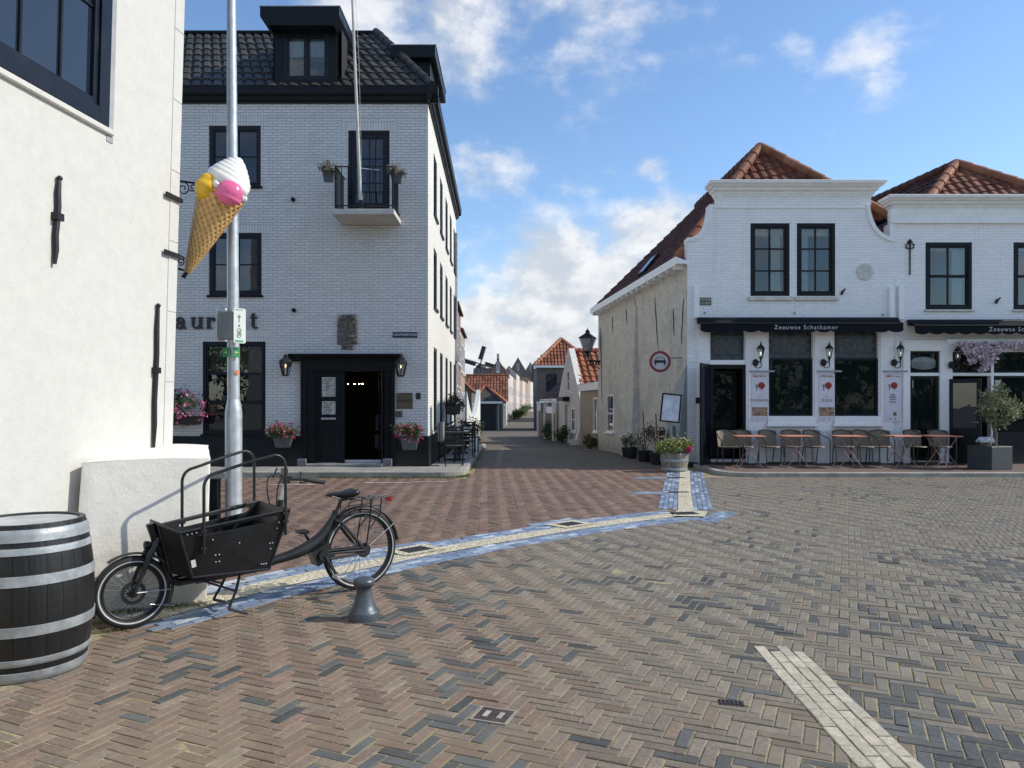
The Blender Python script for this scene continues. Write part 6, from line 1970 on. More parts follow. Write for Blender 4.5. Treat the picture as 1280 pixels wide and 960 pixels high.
mb = MB(); FC(mb, 1141.5, 1143, 475, 485, -.06, -.055); mb.build('door_sticker', plain('sticker_white', (.55, .55, .55), .6), c2)
# open doorway with a leaf folded back, dark room behind
mb = MB(); x0, x1 = fxx(1190), fxx(1238)
mb.quad((x0 - .02, YF + .13, .05), (x0 - .02, YF + 2.2, .05), (x0 - .02, YF + 2.2, 2.6), (x0 - .02, YF + .13, 2.6)); mb.quad((x1 + .02, YF + .13, .05), (x1 + .02, YF + .13, 2.6), (x1 + .02, YF + 2.2, 2.6), (x1 + .02, YF + 2.2, .05))
mb.quad((x0, YF + 2.2, .05), (x1, YF + 2.2, .05), (x1, YF + 2.2, 2.6), (x0, YF + 2.2, 2.6)); mb.quad((x0, YF + .1, .1), (x1, YF + .1, .1), (x1, YF + 2.2, .1), (x0, YF + 2.2, .1)); mb.quad((x0, YF + .1, 2.3), (x0, YF + 2.2, 2.3), (x1, YF + 2.2, 2.3), (x1, YF + .1, 2.3))
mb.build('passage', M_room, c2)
door_leaf(c2, 1186.5, .72, R(-52), .11, 2.16)
mb = MB(); FC(mb, 1242, 1252, 475, 488, -.055, -.05); mb.build('paper_notice', plain('notice_paper', (.55, .58, .58), .7, var=.2, scale=18), c2)
rr1, rr2 = V((12.17, 20.6, 8.08)), V((11.4, 26.5, 8.08)); ee1, ee2 = V((9.55, YF + .32, 5.5)), V((8.7, 26.5, 5.5)); ee3, ee4 = V((15.0, YF + .32, 6.3)), V((15.0, 26.5, 6.3))
mb = MB(); rg = random.Random(33)
tiles(mb, ee2, ee1, rr2, rr1, 30, 13, SHADE_RED, rg, col2=RED2); tiles(mb, ee3, ee4, rr1, rr2, 30, 12, ORG, rg)  # left slope again coloured darker for its shade
mid_ = ee1 + (ee3 - ee1) * ((rr1 - ee1).dot((ee3 - ee1)) / (ee3 - ee1).length_squared); up_ = rr1 - mid_; fa = (mid_ - ee1).length / (ee3 - ee1).length
tiles(mb, ee1, ee3, ee1 + up_, ee3 + up_, 24, 11, (.24, .10, .062), rg, inside=inh, col2=ORG)
ridge(mb, ee1 + Z_ * .06, rr1 + Z_ * .07, .12, OR2, rg); ridge(mb, ee3 + Z_ * .06, rr1 + Z_ * .07, .12, OR2, rg); ridge(mb, rr1 + Z_ * .05, rr2 + Z_ * .05, .12, RED2, rg)
mb.build('roof', M_tile_red, c2)
mb = MB(); mb.add([p + q_ for p in (ee1, ee2, rr2, rr1, ee3, ee4)], [(0, 3, 2, 1), (4, 5, 2, 3), (0, 4, 3)]); mb.quad(ee2 + q_, ee4 + q_, V((15, 26.5, 0)), V((9, 26.5, 0))); mb.build('roof_boards', M_room, c2)
mb = MB(); p = P(1268, 236, 21.5); mb.lathe([(.05, -.6), (.05, .0), (.12, .0), (.12, .03), (.05, .05)], p, 12); mb.build('flue', M_slate, c2, smooth=30)

# ------------------------------------------------ awnings
M_awn = plain('black_awning_cloth', (.007, .009, .014), .8, spec=.15, var=.25, bump=.1)
M_awl = plain('pale_awning_print', (.55, .57, .6), .7, bump=0)
def awning(u0, u1, vt, label, txt_u, full):
    th = thing('awning', label, 'awning', (fxx((u0 + u1) / 2), YF, fz(vt)))
    x0, x1 = fxx(u0), fxx(u1); zt_ = fz(vt)
    mb = MB(); mb.tube([(x0, YF - .14, zt_ - .07), (x1, YF - .14, zt_ - .07)], .08, 12); mb.box(x0, x1, YF - .13, YF - .01, zt_ - .02, zt_)
    mb.build('roller_case', M_black_paint, th, smooth=40)
    d = .42; z1 = zt_ - .17
    mb = MB(); n = max(12, int((x1 - x0) / .02)); vs = []
    per = (x1 - x0) / max(1, round((x1 - x0) / .34))
    mb.quad((x0, YF - .2, zt_ - .06), (x1, YF - .2, zt_ - .06), (x1, YF - d, z1), (x0, YF - d, z1))
    for i in range(n + 1):
        x = x0 + (x1 - x0) * i / n
        ph = ((x - x0) % per) / per
        dz_ = .165 + .05 * math.sin(PI * ph) ** .7
        vs += [(x, YF - d, z1), (x, YF - d - .012, z1 - dz_)]
    b_ = len(mb.v)
    mb.add(vs, [(2 * i, 2 * i + 1, 2 * i + 3, 2 * i + 2) for i in range(n)])
    mb.build('cloth', M_awn, th)
    mb = MB(); mb.tube([(x0, YF - d, z1), (x1, YF - d, z1)], .02, 8); mb.build('front_bar', M_black_paint, th, smooth=40)
    mb = MB(); mb.text('Zeeuwse Schatkamer', Matrix.Translation((fxx(txt_u), YF - d - .013, z1 - .095)) @ Matrix.Rotation(R(90) + .07, 4, 'X'), .145, space=1.22)
    mb.build('lettering', M_awl, th)
    mb = MB()
    for x in (x0 + .15, x1 - .15): mb.tube([(x, YF, zt_ - .12), (x, YF - .25, zt_ - .16), (x, YF - d, z1)], .018, 6); mb.build('arm', M_black_paint, th) if x > x0 + .2 else None
    return th
awning(870, 1118, 398, 'black scalloped awning over the shop windows of the curved gable house', 999, True)
awning(1132, 1415, 400.5, 'black scalloped awning with white script over the house at the right edge', 1261, False)
# ------------------------------------------------ wall lamps, menu banners
def wall_lamp(label, u, v, grp, k=0):
    th = thing('wall_lamp', label, 'wall lamp', (0, 0, 0), group=grp)
    mb = MB(); mb.lathe([(.10, .30), (.105, .31), (.05, .38), (.03, .385), (.025, .42), (.01, .45), (.004, .49)], (0, -.17, 0), 6)
    mb.lathe([(.045, .07), (.05, .09), (.05, .1)], (0, -.17, 0), 6); mb.lathe([(.012, -.03), (.02, .02), (.03, .07)], (0, -.17, 0), 8)
    for q in range(6):
        a = 2 * PI * q / 6; mb.tube([(.05 * math.cos(a), -.17 + .05 * math.sin(a), .1), (.088 * math.cos(a), -.17 + .088 * math.sin(a), .31)], .006, 4)
    mb.build('lantern_frame', M_iron, th, smooth=30)
    mb = MB(); mb.lathe([(.045, .1), (.082, .305)], (0, -.17, 0), 6, caps=False); mb.build('glass', M_glass_clear, th)
    mb = MB(); mb.lathe([(.006, .14), (.011, .17), (.011, .21), (.005, .23)], (0, -.17, 0), 8); mb.build('bulb', M_lampw, th, smooth=40)
    mb = MB(); pts = []
    for q in range(17):
        a = -PI * .55 + q / 16 * PI * 1.9; rr = .075 + .01 * q / 16
        pts.append((.0 - .05 + rr * math.cos(a), -.12 - .03 * q / 16, -.09 + rr * math.sin(a)))
    mb.tube(pts, .012, 6); mb.sphere((-.09, -.05, -.03), (.075, .05, .09), 12, 8); mb.tube([(-.09, -.02, -.03), (-.04, -.1, -.02), (0, -.17, -.02)], .014, 6)
    mb.build('bracket', M_iron, th, smooth=40)
    th.location = (fxx(u), YF - .045, fz(v))
    return th
g_ = 'lantern wall lamps on the cafe fronts'
wl = wall_lamp('black lantern wall lamp between the open front door and the first shop window', 947.5, 452, g_)
dup(wl, 'black lantern wall lamp between the two big shop windows', loc=(fxx(1032), YF - .045, fz(452)))
dup(wl, 'black lantern wall lamp above the third menu banner, left of the narrow glazed door', loc=(fxx(1120), YF - .045, fz(452)))
dup(wl, 'black lantern wall lamp beside the lilac blossom garland', loc=(fxx(1191), YF - .045, fz(455)))
M_ban = plain('banner_white', (.66, .68, .74), .6, var=.05, bump=0)
M_sun = plain('banner_red', (.42, .025, .02), .6, bump=0)
M_bgrey = plain('banner_grey_text', (.28, .28, .32), .6, bump=0)
M_food = plain('food_picture', (.38, .26, .16), .6, var=.9, scale=24, bump=0)
M_pinkm = plain('blossom_print', (.5, .2, .22), .6, var=.5, scale=30, bump=0)
def banner(u0, u1, label, title, kind):
    th = thing('menu_banner', label, 'banner', (fxx((u0 + u1) / 2), YF, fz(527)), group='menu banners on the shop front')
    x0, x1, z0, z1 = fxx(u0), fxx(u1), fz(527), fz(467); xm = (x0 + x1) / 2; w_ = x1 - x0; h = z1 - z0
    D_ = .065
    def bx(m_, a0, a1, b0, b1, d=.006): m_.fbox(OF, X_, Z_, NF, x0 + a0 * w_, x0 + a1 * w_, z0 + b0 * h, z0 + b1 * h, D_ - .004, D_ + d)
    mb = MB(); mb.fbox(OF, X_, Z_, NF, x0, x1, z0, z1, D_ - .02, D_); mb.build('panel', M_ban, th)
    mb = MB(); mb.lathe([(0, 0), (.085, 0)], (x0 + .6 * w_, YF - D_ - .004, z0 + .75 * h), 24, Matrix.Rotation(PI / 2, 3, 'X'), caps=False); mb.build('red_disc', M_sun, th)
    mb = MB(); bx(mb, .2, .74, .755, .768); bx(mb, .26, .70, .725, .732); bx(mb, .29, .33, .65, .76); bx(mb, .6, .64, .65, .76); mb.build('gate_symbol', M_ink, th)
    mb = MB(); rg = random.Random(u0)
    bx(mb, .06, .94, .938, .943)
    for k in range(14): bx(mb, *(lambda a: (a, a + .05))(rg.uniform(.06, .88)), *((.925, .942) if k % 2 else (.939, .962)), .006 + .0003 * k)
    mb.build('blossom_twig', M_pinkm, th)
    rot = Matrix.Rotation(PI / 2, 4, 'X')
    mb = MB()
    if title: mb.text(title, Matrix.Translation((xm, YF - D_ - .005, z0 + .44 * h)) @ rot, .105 if len(title) < 6 else .085, bold=.001)
    bx(mb, .42, .58, .545, .55); bx(mb, .33, .67, .515, .52)
    if not title:
        for k, l_ in enumerate((.3, .46, .38, .42)): bx(mb, .5 - l_ / 2, .5 + l_ / 2, .55 - k * .05, .565 - k * .05)
    bx(mb, .3, .38, .05, .07); bx(mb, .64, .68, .04, .075)
    mb.build('lettering', M_bgrey if title else M_ink, th)
    mb = MB(); bx(mb, .04 if title else .55, .96 if title else .75, .12, .30 if title else .2); mb.build('food_picture', M_food, th)
    mb = MB(); mb.tube([(x0 - .08, YF - .16, z1 + .05), (x1 + .12, YF - .16, z1 + .05)], .025, 8); mb.build('lamp_bar', M_zinc, th, smooth=40)
    return th
banner(938.5, 959, 'tall white menu banner reading POKEBOWL beside the open door', 'POKEBOWL', 0)
banner(1022, 1042, 'tall white menu banner reading SUSHI between the shop windows', 'SUSHI', 1)
banner(1104, 1124, 'tall white menu banner with four short lines of text, rightmost of three', None, 2)
ss = thing('street_name_sign', 'small dark two line street sign NIEUWE HAVEN on the white gable house', 'sign', (fxx(881), YF, fz(377)))
mb = MB(); FC(mb, 873.5, 889, 372, 381.5, .005, .02); mb.build('plate', plain('olive_enamel', (.10, .105, .075), .45, var=.2, bump=0), ss, bevel=.004)
for k, tx in enumerate(('NIEUWE', 'HAVEN')):
    mb = MB(); mb.text(tx, Matrix.Translation((fxx(881.2), YF - .0215, fz(374.7 + k * 4.3))) @ Matrix.Rotation(PI / 2, 4, 'X'), .075, bold=.001)
    mb.build('lettering', plain('pale_olive', (.5, .5, .4), .5, bump=0), ss)

# ------------------------------------------------ chairs and tables in front
ZP = .085
def wicker_mat():
    m, t, b = newmat('brown_wicker')
    wv = t.n('ShaderNodeTexBrick', {'Vector': t.uv, 'Scale': 1.0, 'Brick Width': .03, 'Row Height': .012, 'Mortar Size': .003, 'Color1': (.33, .265, .19), 'Color2': (.40, .33, .245), 'Mortar': (.12, .095, .07)})
    t.set(b, 'Base Color', wv.outputs[0]); b.inputs['Roughness'].default_value = .6
    t.set(b, 'Normal', t.n('ShaderNodeBump', {'Strength': .6, 'Distance': .004, 'Height': t.math('SUBTRACT', 1.0, wv.outputs[1])}))
    return m
M_wick = wicker_mat(); M_chframe = plain('dark_bamboo_frame', (.06, .052, .045), .45, .2, var=.3, bump=.1)
ch = thing('terrace_chair', '', 'chair', group='wicker chairs along the cafe front')
mb = MB(); n = 12; vs = []; fs = []
for i in range(n + 1):
    a = PI * (.12 + .76 * i / n); x = -.26 * math.cos(a); y = .03 + .17 * math.sin(a)
    for k in range(5):
        z = .46 + .36 * k / 4; f_ = .92 + .08 * k / 4
        vs.append((x * f_, y + .06 * k / 4, z + (.02 * math.sin(PI * i / n) if k == 4 else 0)))
for i in range(n):
    for k in range(4): fs.append((i * 5 + k, (i + 1) * 5 + k, (i + 1) * 5 + k + 1, i * 5 + k + 1))
mb.add(vs, fs); mb.add([(x, y + .012, z) for x, y, z in vs], [f[::-1] for f in fs])
mb.build('backrest', M_wick, ch, smooth=60)
mb = MB(); mb.lathe([(0, .432), (.22, .43), (.235, .445), (.22, .46), (0, .462)], (0, -.02, 0), 24, caps=False); mb.build('seat', M_wick, ch, smooth=40)
mb = MB()
pts = []
for s_ in (-1,):
    arm = [(-.25, -.22, .44), (-.26, -.2, .6), (-.262, -.12, .655), (-.258, .0, .68)]
    arm += [(-.24 * math.cos(PI * q / 10) * 1.0, .07 + .19 * math.sin(PI * q / 10), .70 + .14 * math.sin(PI * q / 10)) for q in range(1, 10)]
    arm += [(-x, y, z) for x, y, z in arm[:4]][::-1]
    mb.tube(arm, .0125, 7)
mb.build('arm_frame', M_chframe, ch, smooth=40)
mb = MB(); mb.torus((0, -.02, .44), .225, .014, n=24, k=6); mb.build('seat_ring', M_chframe, ch, smooth=40)
for s_ in (-1, 1):
    mb = MB(); mb.tube([(s_ * .25, -.22, .44), (s_ * .235, -.24, .0)], .013, 7); mb.build('leg', M_chframe, ch, smooth=40)
    mb = MB(); mb.tube([(s_ * .2, .16, .46), (s_ * .20, .25, .0)], .013, 7); mb.build('leg', M_chframe, ch, smooth=40)
cl_ = [(911, 17.75, 6, 'wicker chair nearest the open front door, half behind its leaf'), (931, 18.0, 10, 'wicker chair behind the leftmost table'), (963, 18.0, 12, 'wicker chair between the two leftmost tables'), (990, 18.0, -6, 'wicker chair behind the second table from the left'),
       (1019, 18.0, 14, 'wicker chair right of the second table, below the SUSHI banner'), (1055, 18.0, -8, 'wicker chair behind the middle table'), (1080, 18.0, 8, 'wicker chair just right of the middle table'), (1101, 18.02, -12, 'wicker chair under the third menu banner'),
       (1145, 18.0, 10, 'wicker chair in front of the narrow glazed door'), (1176, 18.0, -5, 'wicker chair behind the rightmost table')]
for k, (u, y, a, lb) in enumerate(cl_):
    o = ch if k == 0 else dup(ch, lb)
    o['label'] = lb
    o.location = ((u - 640) * y / F, y, ZP); o.rotation_euler = (0, 0, R(a))
M_cor = plain('coral_table_top', (.62, .24, .15), .5, var=.15, bump=.05); M_corleg = plain('faded_coral_iron', (.34, .22, .2), .5, .2, var=.2)
tb = thing('bistro_table', '', 'table', group='folding bistro tables along the cafe front')
mb = MB(); mb.box(-.33, .33, -.3, .3, .715, .738); mb.build('tabletop', M_cor, tb, bevel=.008)
for s_ in (-1, 1):
    mb = MB(); mb.tube([(-.27, s_ * .22, .0), (.25, s_ * .2, .715)], .01, 6); mb.build('leg', M_corleg, tb, smooth=40)
    mb = MB(); mb.tube([(.27, s_ * .22, .0), (-.25, s_ * .2, .715)], .01, 6); mb.build('leg', M_corleg, tb, smooth=40)
mb = MB()
for x in (-.27, .27): mb.tube([(x, -.22, .012), (x, .22, .012)], .008, 6)
for x, z in ((-.16, .14), (.16, .14), (0, .35)): mb.tube([(x, -.22, z), (x, .22, z)], .006, 6)
mb.build('cross_bar', M_corleg, tb, smooth=40)
for k, (u, lb) in enumerate(((936, 'leftmost coral topped folding table in front of the cafe'), (994, 'second coral topped folding table from the left'), (1059, 'middle coral topped folding table of the five'), (1127, 'fourth coral topped folding table, left of the narrow glazed door'), (1177, 'rightmost coral topped folding table, beside the open shop door'))):
    o = tb if k == 0 else dup(tb, lb)
    o['label'] = lb; o.location = ((u - 640) * 17.35 / F, 17.35 + .05 * (k % 2), ZP); o.rotation_euler = (0, 0, R((k * 37) % 14 - 7))
# ------------------------------------------------ olive tree, planter, blossom
YO = 17.0
pt = thing('planter', 'square dark grey planter holding the small olive tree', 'planter', (P(1237, 0, YO).x, YO, ZP))
mb = MB(); c = P(1237, 0, YO).x; RQ = Matrix.Rotation(R(18), 4, 'Z')
mb.box(-.31, .31, -.31, .31, 0, .52); mb.xform(Matrix.Translation((c, YO, ZP)) @ RQ); mb.build('box', plain('anthracite_planter', (.05, .058, .064), .55, var=.15, bump=.08), pt, bevel=.01)
mb = MB(); mb.box(-.29, .29, -.29, .29, .515, .526); mb.xform(Matrix.Translation((c, YO, ZP)) @ RQ); mb.build('soil', plain('potting_soil', (.03, .024, .018), .95, bump=.5), pt)
ot = thing('olive_tree', 'small olive tree with a round grey green crown in the dark planter', 'tree', (P(1243, 0, YO).x, YO, ZP + .5))
x = P(1243, 0, YO).x
mb = MB(); mb.tube([(x, YO, ZP + .5), (x + .02, YO, .9), (x - .01, YO + .02, 1.1), (x + .04, YO, 1.3)], [.055, .045, .042, .035], 9)
rg = random.Random(7)
for k in range(7):
    a = 2 * PI * k / 7; p = V((x + .03, YO, 1.22)); mb.tube([p, p + V((.18 * math.cos(a), .18 * math.sin(a), .2)), p + V((.38 * math.cos(a), .38 * math.sin(a), .3 + .2 * rg.random()))], [.022, .014, .006], 6)
mb.build('trunk', M_stem, ot, smooth=50)
mb = MB(); OL = [(.22, .25, .13), (.30, .32, .20), (.13, .16, .07), (.40, .41, .27), (.17, .20, .085)]
clumps(mb, 3400, (P(1252, 0, YO).x, YO, P(0, 507, YO).z), (.58, .52, .50), .08, rg, OL, k=20, cr=.38, asp=.32); mb.build('crown', M_leaf, ot, uv=False)
mb = MB(); q = P(1231, 551, YO - .1); rgc = random.Random(3)
for k in range(6): mb.tube([q + V((-.13 + .052 * k, -.1, -.03)), q + V((-.11 + .052 * k, 0, .05)), q + V((-.12 + .052 * k, .1, -.02))], [.03, .042, .03], 8)
tag(mb.build('folded_blanket', plain('white_fleece', (.55, .56, .6), .9, var=.2, bump=.4), smooth=60), 'small white rolled blanket lying on the rim of the dark planter', 'blanket')
ga = thing('blossom_garland', 'garland of lilac blossom hung over the shop front beside the lamp', 'garland', (fxx(1230), YF, fz(440)))
mb = MB(); rg = random.Random(19); LIL = [(.74, .60, .68), (.82, .70, .77), (.62, .48, .58), (.86, .79, .82)]
cent = [(1203, 436, .22), (1212, 442, .25), (1222, 436, .24), (1228, 447, .24), (1235, 440, .2), (1226, 456, .14), (1243, 434, .16), (1196, 432, .14), (1252, 432, .12), (1262, 433, .13), (1275, 434, .15), (1288, 436, .16), (1302, 434, .16), (1222, 462, .08), (1209, 452, .1)]
for (u, v, r) in cent: leaves(mb, int(650 * r), (fxx(u), YF - .2, fz(v)), (r, .14, r * .75), .075, rg, LIL, asp=.8)
mb.build('blossoms', M_petal, ga, uv=False)
mb = MB(); mb.tube([(fxx(u), YF - .14 + .02 * math.sin(u), fz(433 + 3 * math.sin(u * .15))) for u in range(1195, 1320, 8)], .02, 6)
mb.tube([(fxx(1230), YF - .1, fz(430)), (fxx(1240), YF - .2, fz(434)), (fxx(1252), YF - .22, fz(431))], .015, 6); mb.build('twig', M_stem, ga, smooth=40)

# ------------------------------------------------ by the side wall: road sign, menu easel, barrel planter, pots
ns = thing('traffic_sign', 'round red and white no cars sign on a wall bracket', 'sign', P(825, 452, 18.75))
c = P(825, 452, 18.75); r = 13.4 * 18.75 / F
RXm = Matrix.Rotation(PI / 2, 3, 'X')
mb = MB(); mb.lathe([(r, -.01), (r, .012), (r * .76, .012), (r * .76, -.01)], c, 48, RXm, caps=False); mb.lathe([(0, -.012), (r, -.011)], c, 48, RXm, caps=False); mb.build('red_ring', plain('sign_red', (.26, .02, .03), .4, bump=0), ns, smooth=30)
mb = MB(); mb.lathe([(r * .765, .006), (0, .006)], c, 48, RXm, caps=False); mb.build('white_field', plain('sign_field', (.55, .55, .56), .4, bump=0), ns)
mb = MB(); O_ = c
def carp(pts): mb.prism(O_, X_, Z_, NF, [(x * r, z * r) for x, z in pts], .0065, .0095)
carp([(-.55, -.12), (.55, -.12), (.55, .08), (.47, .14), (-.47, .14), (-.55, .08)]); carp([(-.47, .141), (-.40, .141), (-.3, .36), (-.36, .38)]); carp([(.40, .141), (.47, .141), (.36, .38), (.3, .36)]); carp([(-.36, .381), (-.33, .34), (.33, .34), (.36, .381)])
carp([(-.5, -.32), (-.34, -.32), (-.34, -.121), (-.5, -.121)]); carp([(.34, -.32), (.5, -.32), (.5, -.121), (.34, -.121)])
mb.build('car_symbol', M_ink, ns)
mb = MB(); mb.tube([c + V((.02, .05, .04)), c + V((r + .1, .08, .1)), c + V((r + .36, .12, .1))], .02, 8); mb.build('bracket', M_zinc, ns, smooth=40)
ez = thing('menu_easel', 'tilted framed menu board on a wooden easel behind the barrel planter', 'menu board', (P(838, 0, 18.0).x, 18.0, 0))
c = P(838.5, 510, 17.95); TR = Matrix.Rotation(R(5.5), 3, 'Y'); wE, hE = .44, .65
mb = MB()
for s_ in (-1, 1): mb.obox(c + TR @ V((s_ * wE / 2, 0, 0)), (.035, .03, hE), TR); mb.obox(c + TR @ V((0, 0, s_ * hE / 2)), (wE + .035, .031, .035), TR)
mb.build('frame', M_slate, ez)
mb = MB(); mb.obox(c, (wE - .02, .012, hE - .02), TR); mb.build('sheet', plain('menu_sheet', (.66, .70, .80), .25, var=.25, scale=4, bump=0), ez)
mb = MB(); mb.tube([c + V((-.02, .03, .42)), c + V((.06, .04, -1.3))], .02, 6); mb.tube([c + V((.05, .03, .40)), c + V((-.2, .1, -1.3))], .016, 6); mb.tube([c + V((.0, .03, .42)), c + V((.1, .4, -1.3))], .016, 6); mb.build('stand', plain('easel_wood', (.42, .40, .34), .8, var=.2), ez)
hbp = thing('barrel_planter', 'half barrel planter of weathered oak full of yellow green flowers', 'planter', (0, 0, 0))
c = V((P(843, 0, 17.25).x, 17.25, 0)); mb = MB(); rg = random.Random(3)
for k in range(22):
    a0, a1 = 2 * PI * k / 22 + .008, 2 * PI * (k + 1) / 22 - .008; v_ = rg.uniform(.7, 1.2); cl = (.25 * v_, .215 * v_, .165 * v_)
    for (z0, z1, ra, rb) in ((0, .2, .275, .305), (.2, .44, .305, .325)):
        mb.quad(*[c + V((r_ * math.cos(a), r_ * math.sin(a), z)) for (a, z, r_) in ((a0, z0, ra), (a1, z0, ra), (a1, z1, rb), (a0, z1, rb))], 0, cl)
mb.lathe([(.265, 0), (.295, .2), (.315, .44), (.28, .44), (.28, .38), (0, .38)], c, 32, caps=False, col=(.05, .04, .03)); mb.build('staves', plain('oak_staves', (.2, .17, .13), .8, attr=True, var=.35, scale=12, bump=.4), hbp)
mb = MB()
for z in (.07, .27): mb.lathe([(.275 + z * .12 + .004, z - .03), (.275 + z * .12 + .014, z), (.275 + z * .12 + .012, z + .03)], c, 32, caps=False)
mb.build('hoop', M_zinc, hbp, smooth=50)
mb = MB(); YG = [(.16, .23, .04), (.24, .30, .07), (.09, .15, .03), (.34, .33, .13)]
clumps(mb, 1500, c + V((-.03, 0, .56)), (.40, .36, .22), .06, rg, YG, k=14, cr=.5); clumps(mb, 300, c + V((.25, -.1, .62)), (.18, .2, .16), .05, rg, YG, k=5, cr=.6); mb.build('foliage', M_leaf, hbp, uv=False)
mb = MB()
for k in range(50): leaves(mb, 3, c + V((rg.gauss(0, .18), rg.gauss(-.1, .15), .66 + rg.gauss(0, .07))), (.01,) * 3, .03, rg, [(.6, .5, .12), (.65, .6, .4)], asp=1)
leaves(mb, 500, c + V((.27, -.22, .52)), (.085, .07, .085), .035, rg, [(.5, .05, .16), (.6, .12, .25)], asp=1); mb.build('blossoms', M_petal, hbp, uv=False)
def potplant(label, u, Y, h, w_, ph, seed, cols=GRN, pot=M_pot_black, stake=0, z0=None, n=350, grp='potted plants along the grey side wall', size=.06, cat='potted plant'):
    th = thing('potted_plant', label, cat, (0, 0, 0), group=grp); rg = random.Random(seed); p = V((P(u, 0, Y).x, Y, gz(Y) if z0 is None else z0))
    mb = MB(); mb.lathe([(w_ * .7, 0), (w_ * .95, ph * .9), (w_, ph * .9), (w_, ph), (w_ * .85, ph), (w_ * .8, ph * .85), (0, ph * .85)], p, 16); mb.build('pot', pot, th, smooth=40)
    mb = MB(); clumps(mb, n, p + V((0, 0, ph + h * .5)), (w_ * 1.25, w_ * 1.25, h * .5), size, rg, cols, k=7, cr=.55); mb.build('foliage', M_leaf, th, uv=False)
    mb = MB()
    for k in range(4): mb.tube([p + V((0, 0, ph * .8)), p + V((rg.gauss(0, w_ * .5), rg.gauss(0, w_ * .5), ph + h * .6))], .01, 5)
    if stake: mb.tube([p + V((.02, 0, ph * .8)), p + V((-.05, 0, stake))], .016, 6)
    mb.build('stem', M_stem, th)
    return th
DKR = [(.10, .03, .03), (.14, .05, .04), (.05, .03, .02), (.06, .07, .03)]
potplant('black pot with dark red shrub tied to a stake, right of the two window pots', 806, 20.2, .75, .22, .30, 1, DKR, stake=1.35)
potplant('black pot with dark red shrub close behind the barrel planter', 822, 19.3, .8, .22, .30, 2, DKR, stake=1.3)
potplant('left of two small black pots under the side wall windows', 783, 22.0, .45, .15, .28, 3, n=220)
potplant('right of two small black pots under the side wall windows', 790, 21.4, .35, .17, .32, 4, n=180)
# ---------------------------------------------------------------- bracket street lamp
lp = thing('street_lamp', 'old black street lantern on a scrolled wall bracket at the end of the grey wall', 'street lamp', (0, 0, 0))
YL = 26.2; c = P(734.5, 440, YL); k_ = YL / F
mb = MB()
mb.lathe([(12.5 * k_, 0 + 17 * k_), (13 * k_, 17.5 * k_), (4 * k_, 23 * k_), (3 * k_, 24 * k_), (3.4 * k_, 26 * k_), (2 * k_, 27 * k_), (.4 * k_, 29 * k_), (.3 * k_, 31 * k_)], c, 4, Matrix.Rotation(R(20), 3, 'Z'))
mb.lathe([(3.4 * k_, -6 * k_), (2 * k_, -3 * k_), (4.5 * k_, 0), (4.8 * k_, 1 * k_)], c, 8)
for q in range(4):
    a = R(20) + 2 * PI * q / 4; mb.tube([c + V((4.5 * k_ * math.cos(a), 4.5 * k_ * math.sin(a), 0)), c + V((11.5 * k_ * math.cos(a), 11.5 * k_ * math.sin(a), 17 * k_))], .012, 5)
mb.build('lantern_frame', M_iron, lp, smooth=30)
mb = MB(); mb.lathe([(4.2 * k_, .5 * k_), (10.6 * k_, 16.8 * k_)], c, 4, Matrix.Rotation(R(20), 3, 'Z'), caps=False); mb.build('glass', plain('frosted_lantern_glass', (.55, .57, .58), .3, bump=0, trans=.6), lp)
mb = MB(); a = c + V((0, 0, -6 * k_)); wx = 3.12
mb.tube([a, a + V((.05, .02, -.12)), V((wx, YL + .1, a.z - .16))], .03, 8)
for q in range(5):
    p = a + V(((wx - a.x) * (q + .5) / 5, .05, -.2)); mb.tube([p + V((.07 * math.cos(t_), 0, .07 * math.sin(t_))) for t_ in [2 * PI * j / 10 for j in range(11)]], .016, 5)
mb.tube([a + V((.05, .05, -.12)), a + V((.15, .05, -.32)), V((wx, YL + .1, a.z - .42))], .02, 6)
mb.build('bracket', M_iron, lp, smooth=40)

# ---------------------------------------------------------------- houses further down the street
M_garden_white = plaster('white_garden_wall', (.68, .67, .62), var=.12, bump=.4, streak=.25)
M_oran = roofmat('orange_pantile', rough=.75, spec=.25, lichen=.15)
M_green_door = plain('dark_green_door', (.02, .035, .028), .4)
M_drk_wood = plain('dark_tarred_wood', (.02, .023, .026), .7, var=.4, bump=.3)
TC = (.26, .10, .058); TC2 = (.17, .065, .045)
def face(O, U, outward): return O, U, outward
def opening(parent, O, U, N, a0, a1, b0, b1, door=False, fm=None, rows=2, cols=2):
    """a small far window or door set on a wall: frame with pane"""
    f = MB(); fw = .07
    f.fbox(O, U, Z_, N, a0, a0 + fw, b0, b1, -.01, .03); f.fbox(O, U, Z_, N, a1 - fw, a1, b0, b1, -.01, .03); f.fbox(O, U, Z_, N, a0 + fw, a1 - fw, b1 - fw, b1, -.01, .03); f.fbox(O, U, Z_, N, a0 + fw, a1 - fw, b0, b0 + (fw if not door else .02), -.01, .03)
    if not door:
        f.fbox(O, U, Z_, N, (a0 + a1) / 2 - .02, (a0 + a1) / 2 + .02, b0 + fw, b1 - fw, -.01, .02); f.fbox(O, U, Z_, N, a0 + fw, a1 - fw, (b0 + b1) / 2 - .02, (b0 + b1) / 2 + .02, -.01, .021); f.fbox(O, U, Z_, N, a0 - .05, a1 + .05, b0 - .08, b0 - .002, -.01, .08)
    o = f.build('door' if door else 'window', fm or M_white_paint, parent)
    g = MB(); g.fbox(O, U, Z_, N, a0 + fw, a1 - fw, b0 + (fw if not door else .02), b1 - fw, -.005, .008); g.build('panel' if door else 'pane', M_green_door if door else M_glass, o)
    return o
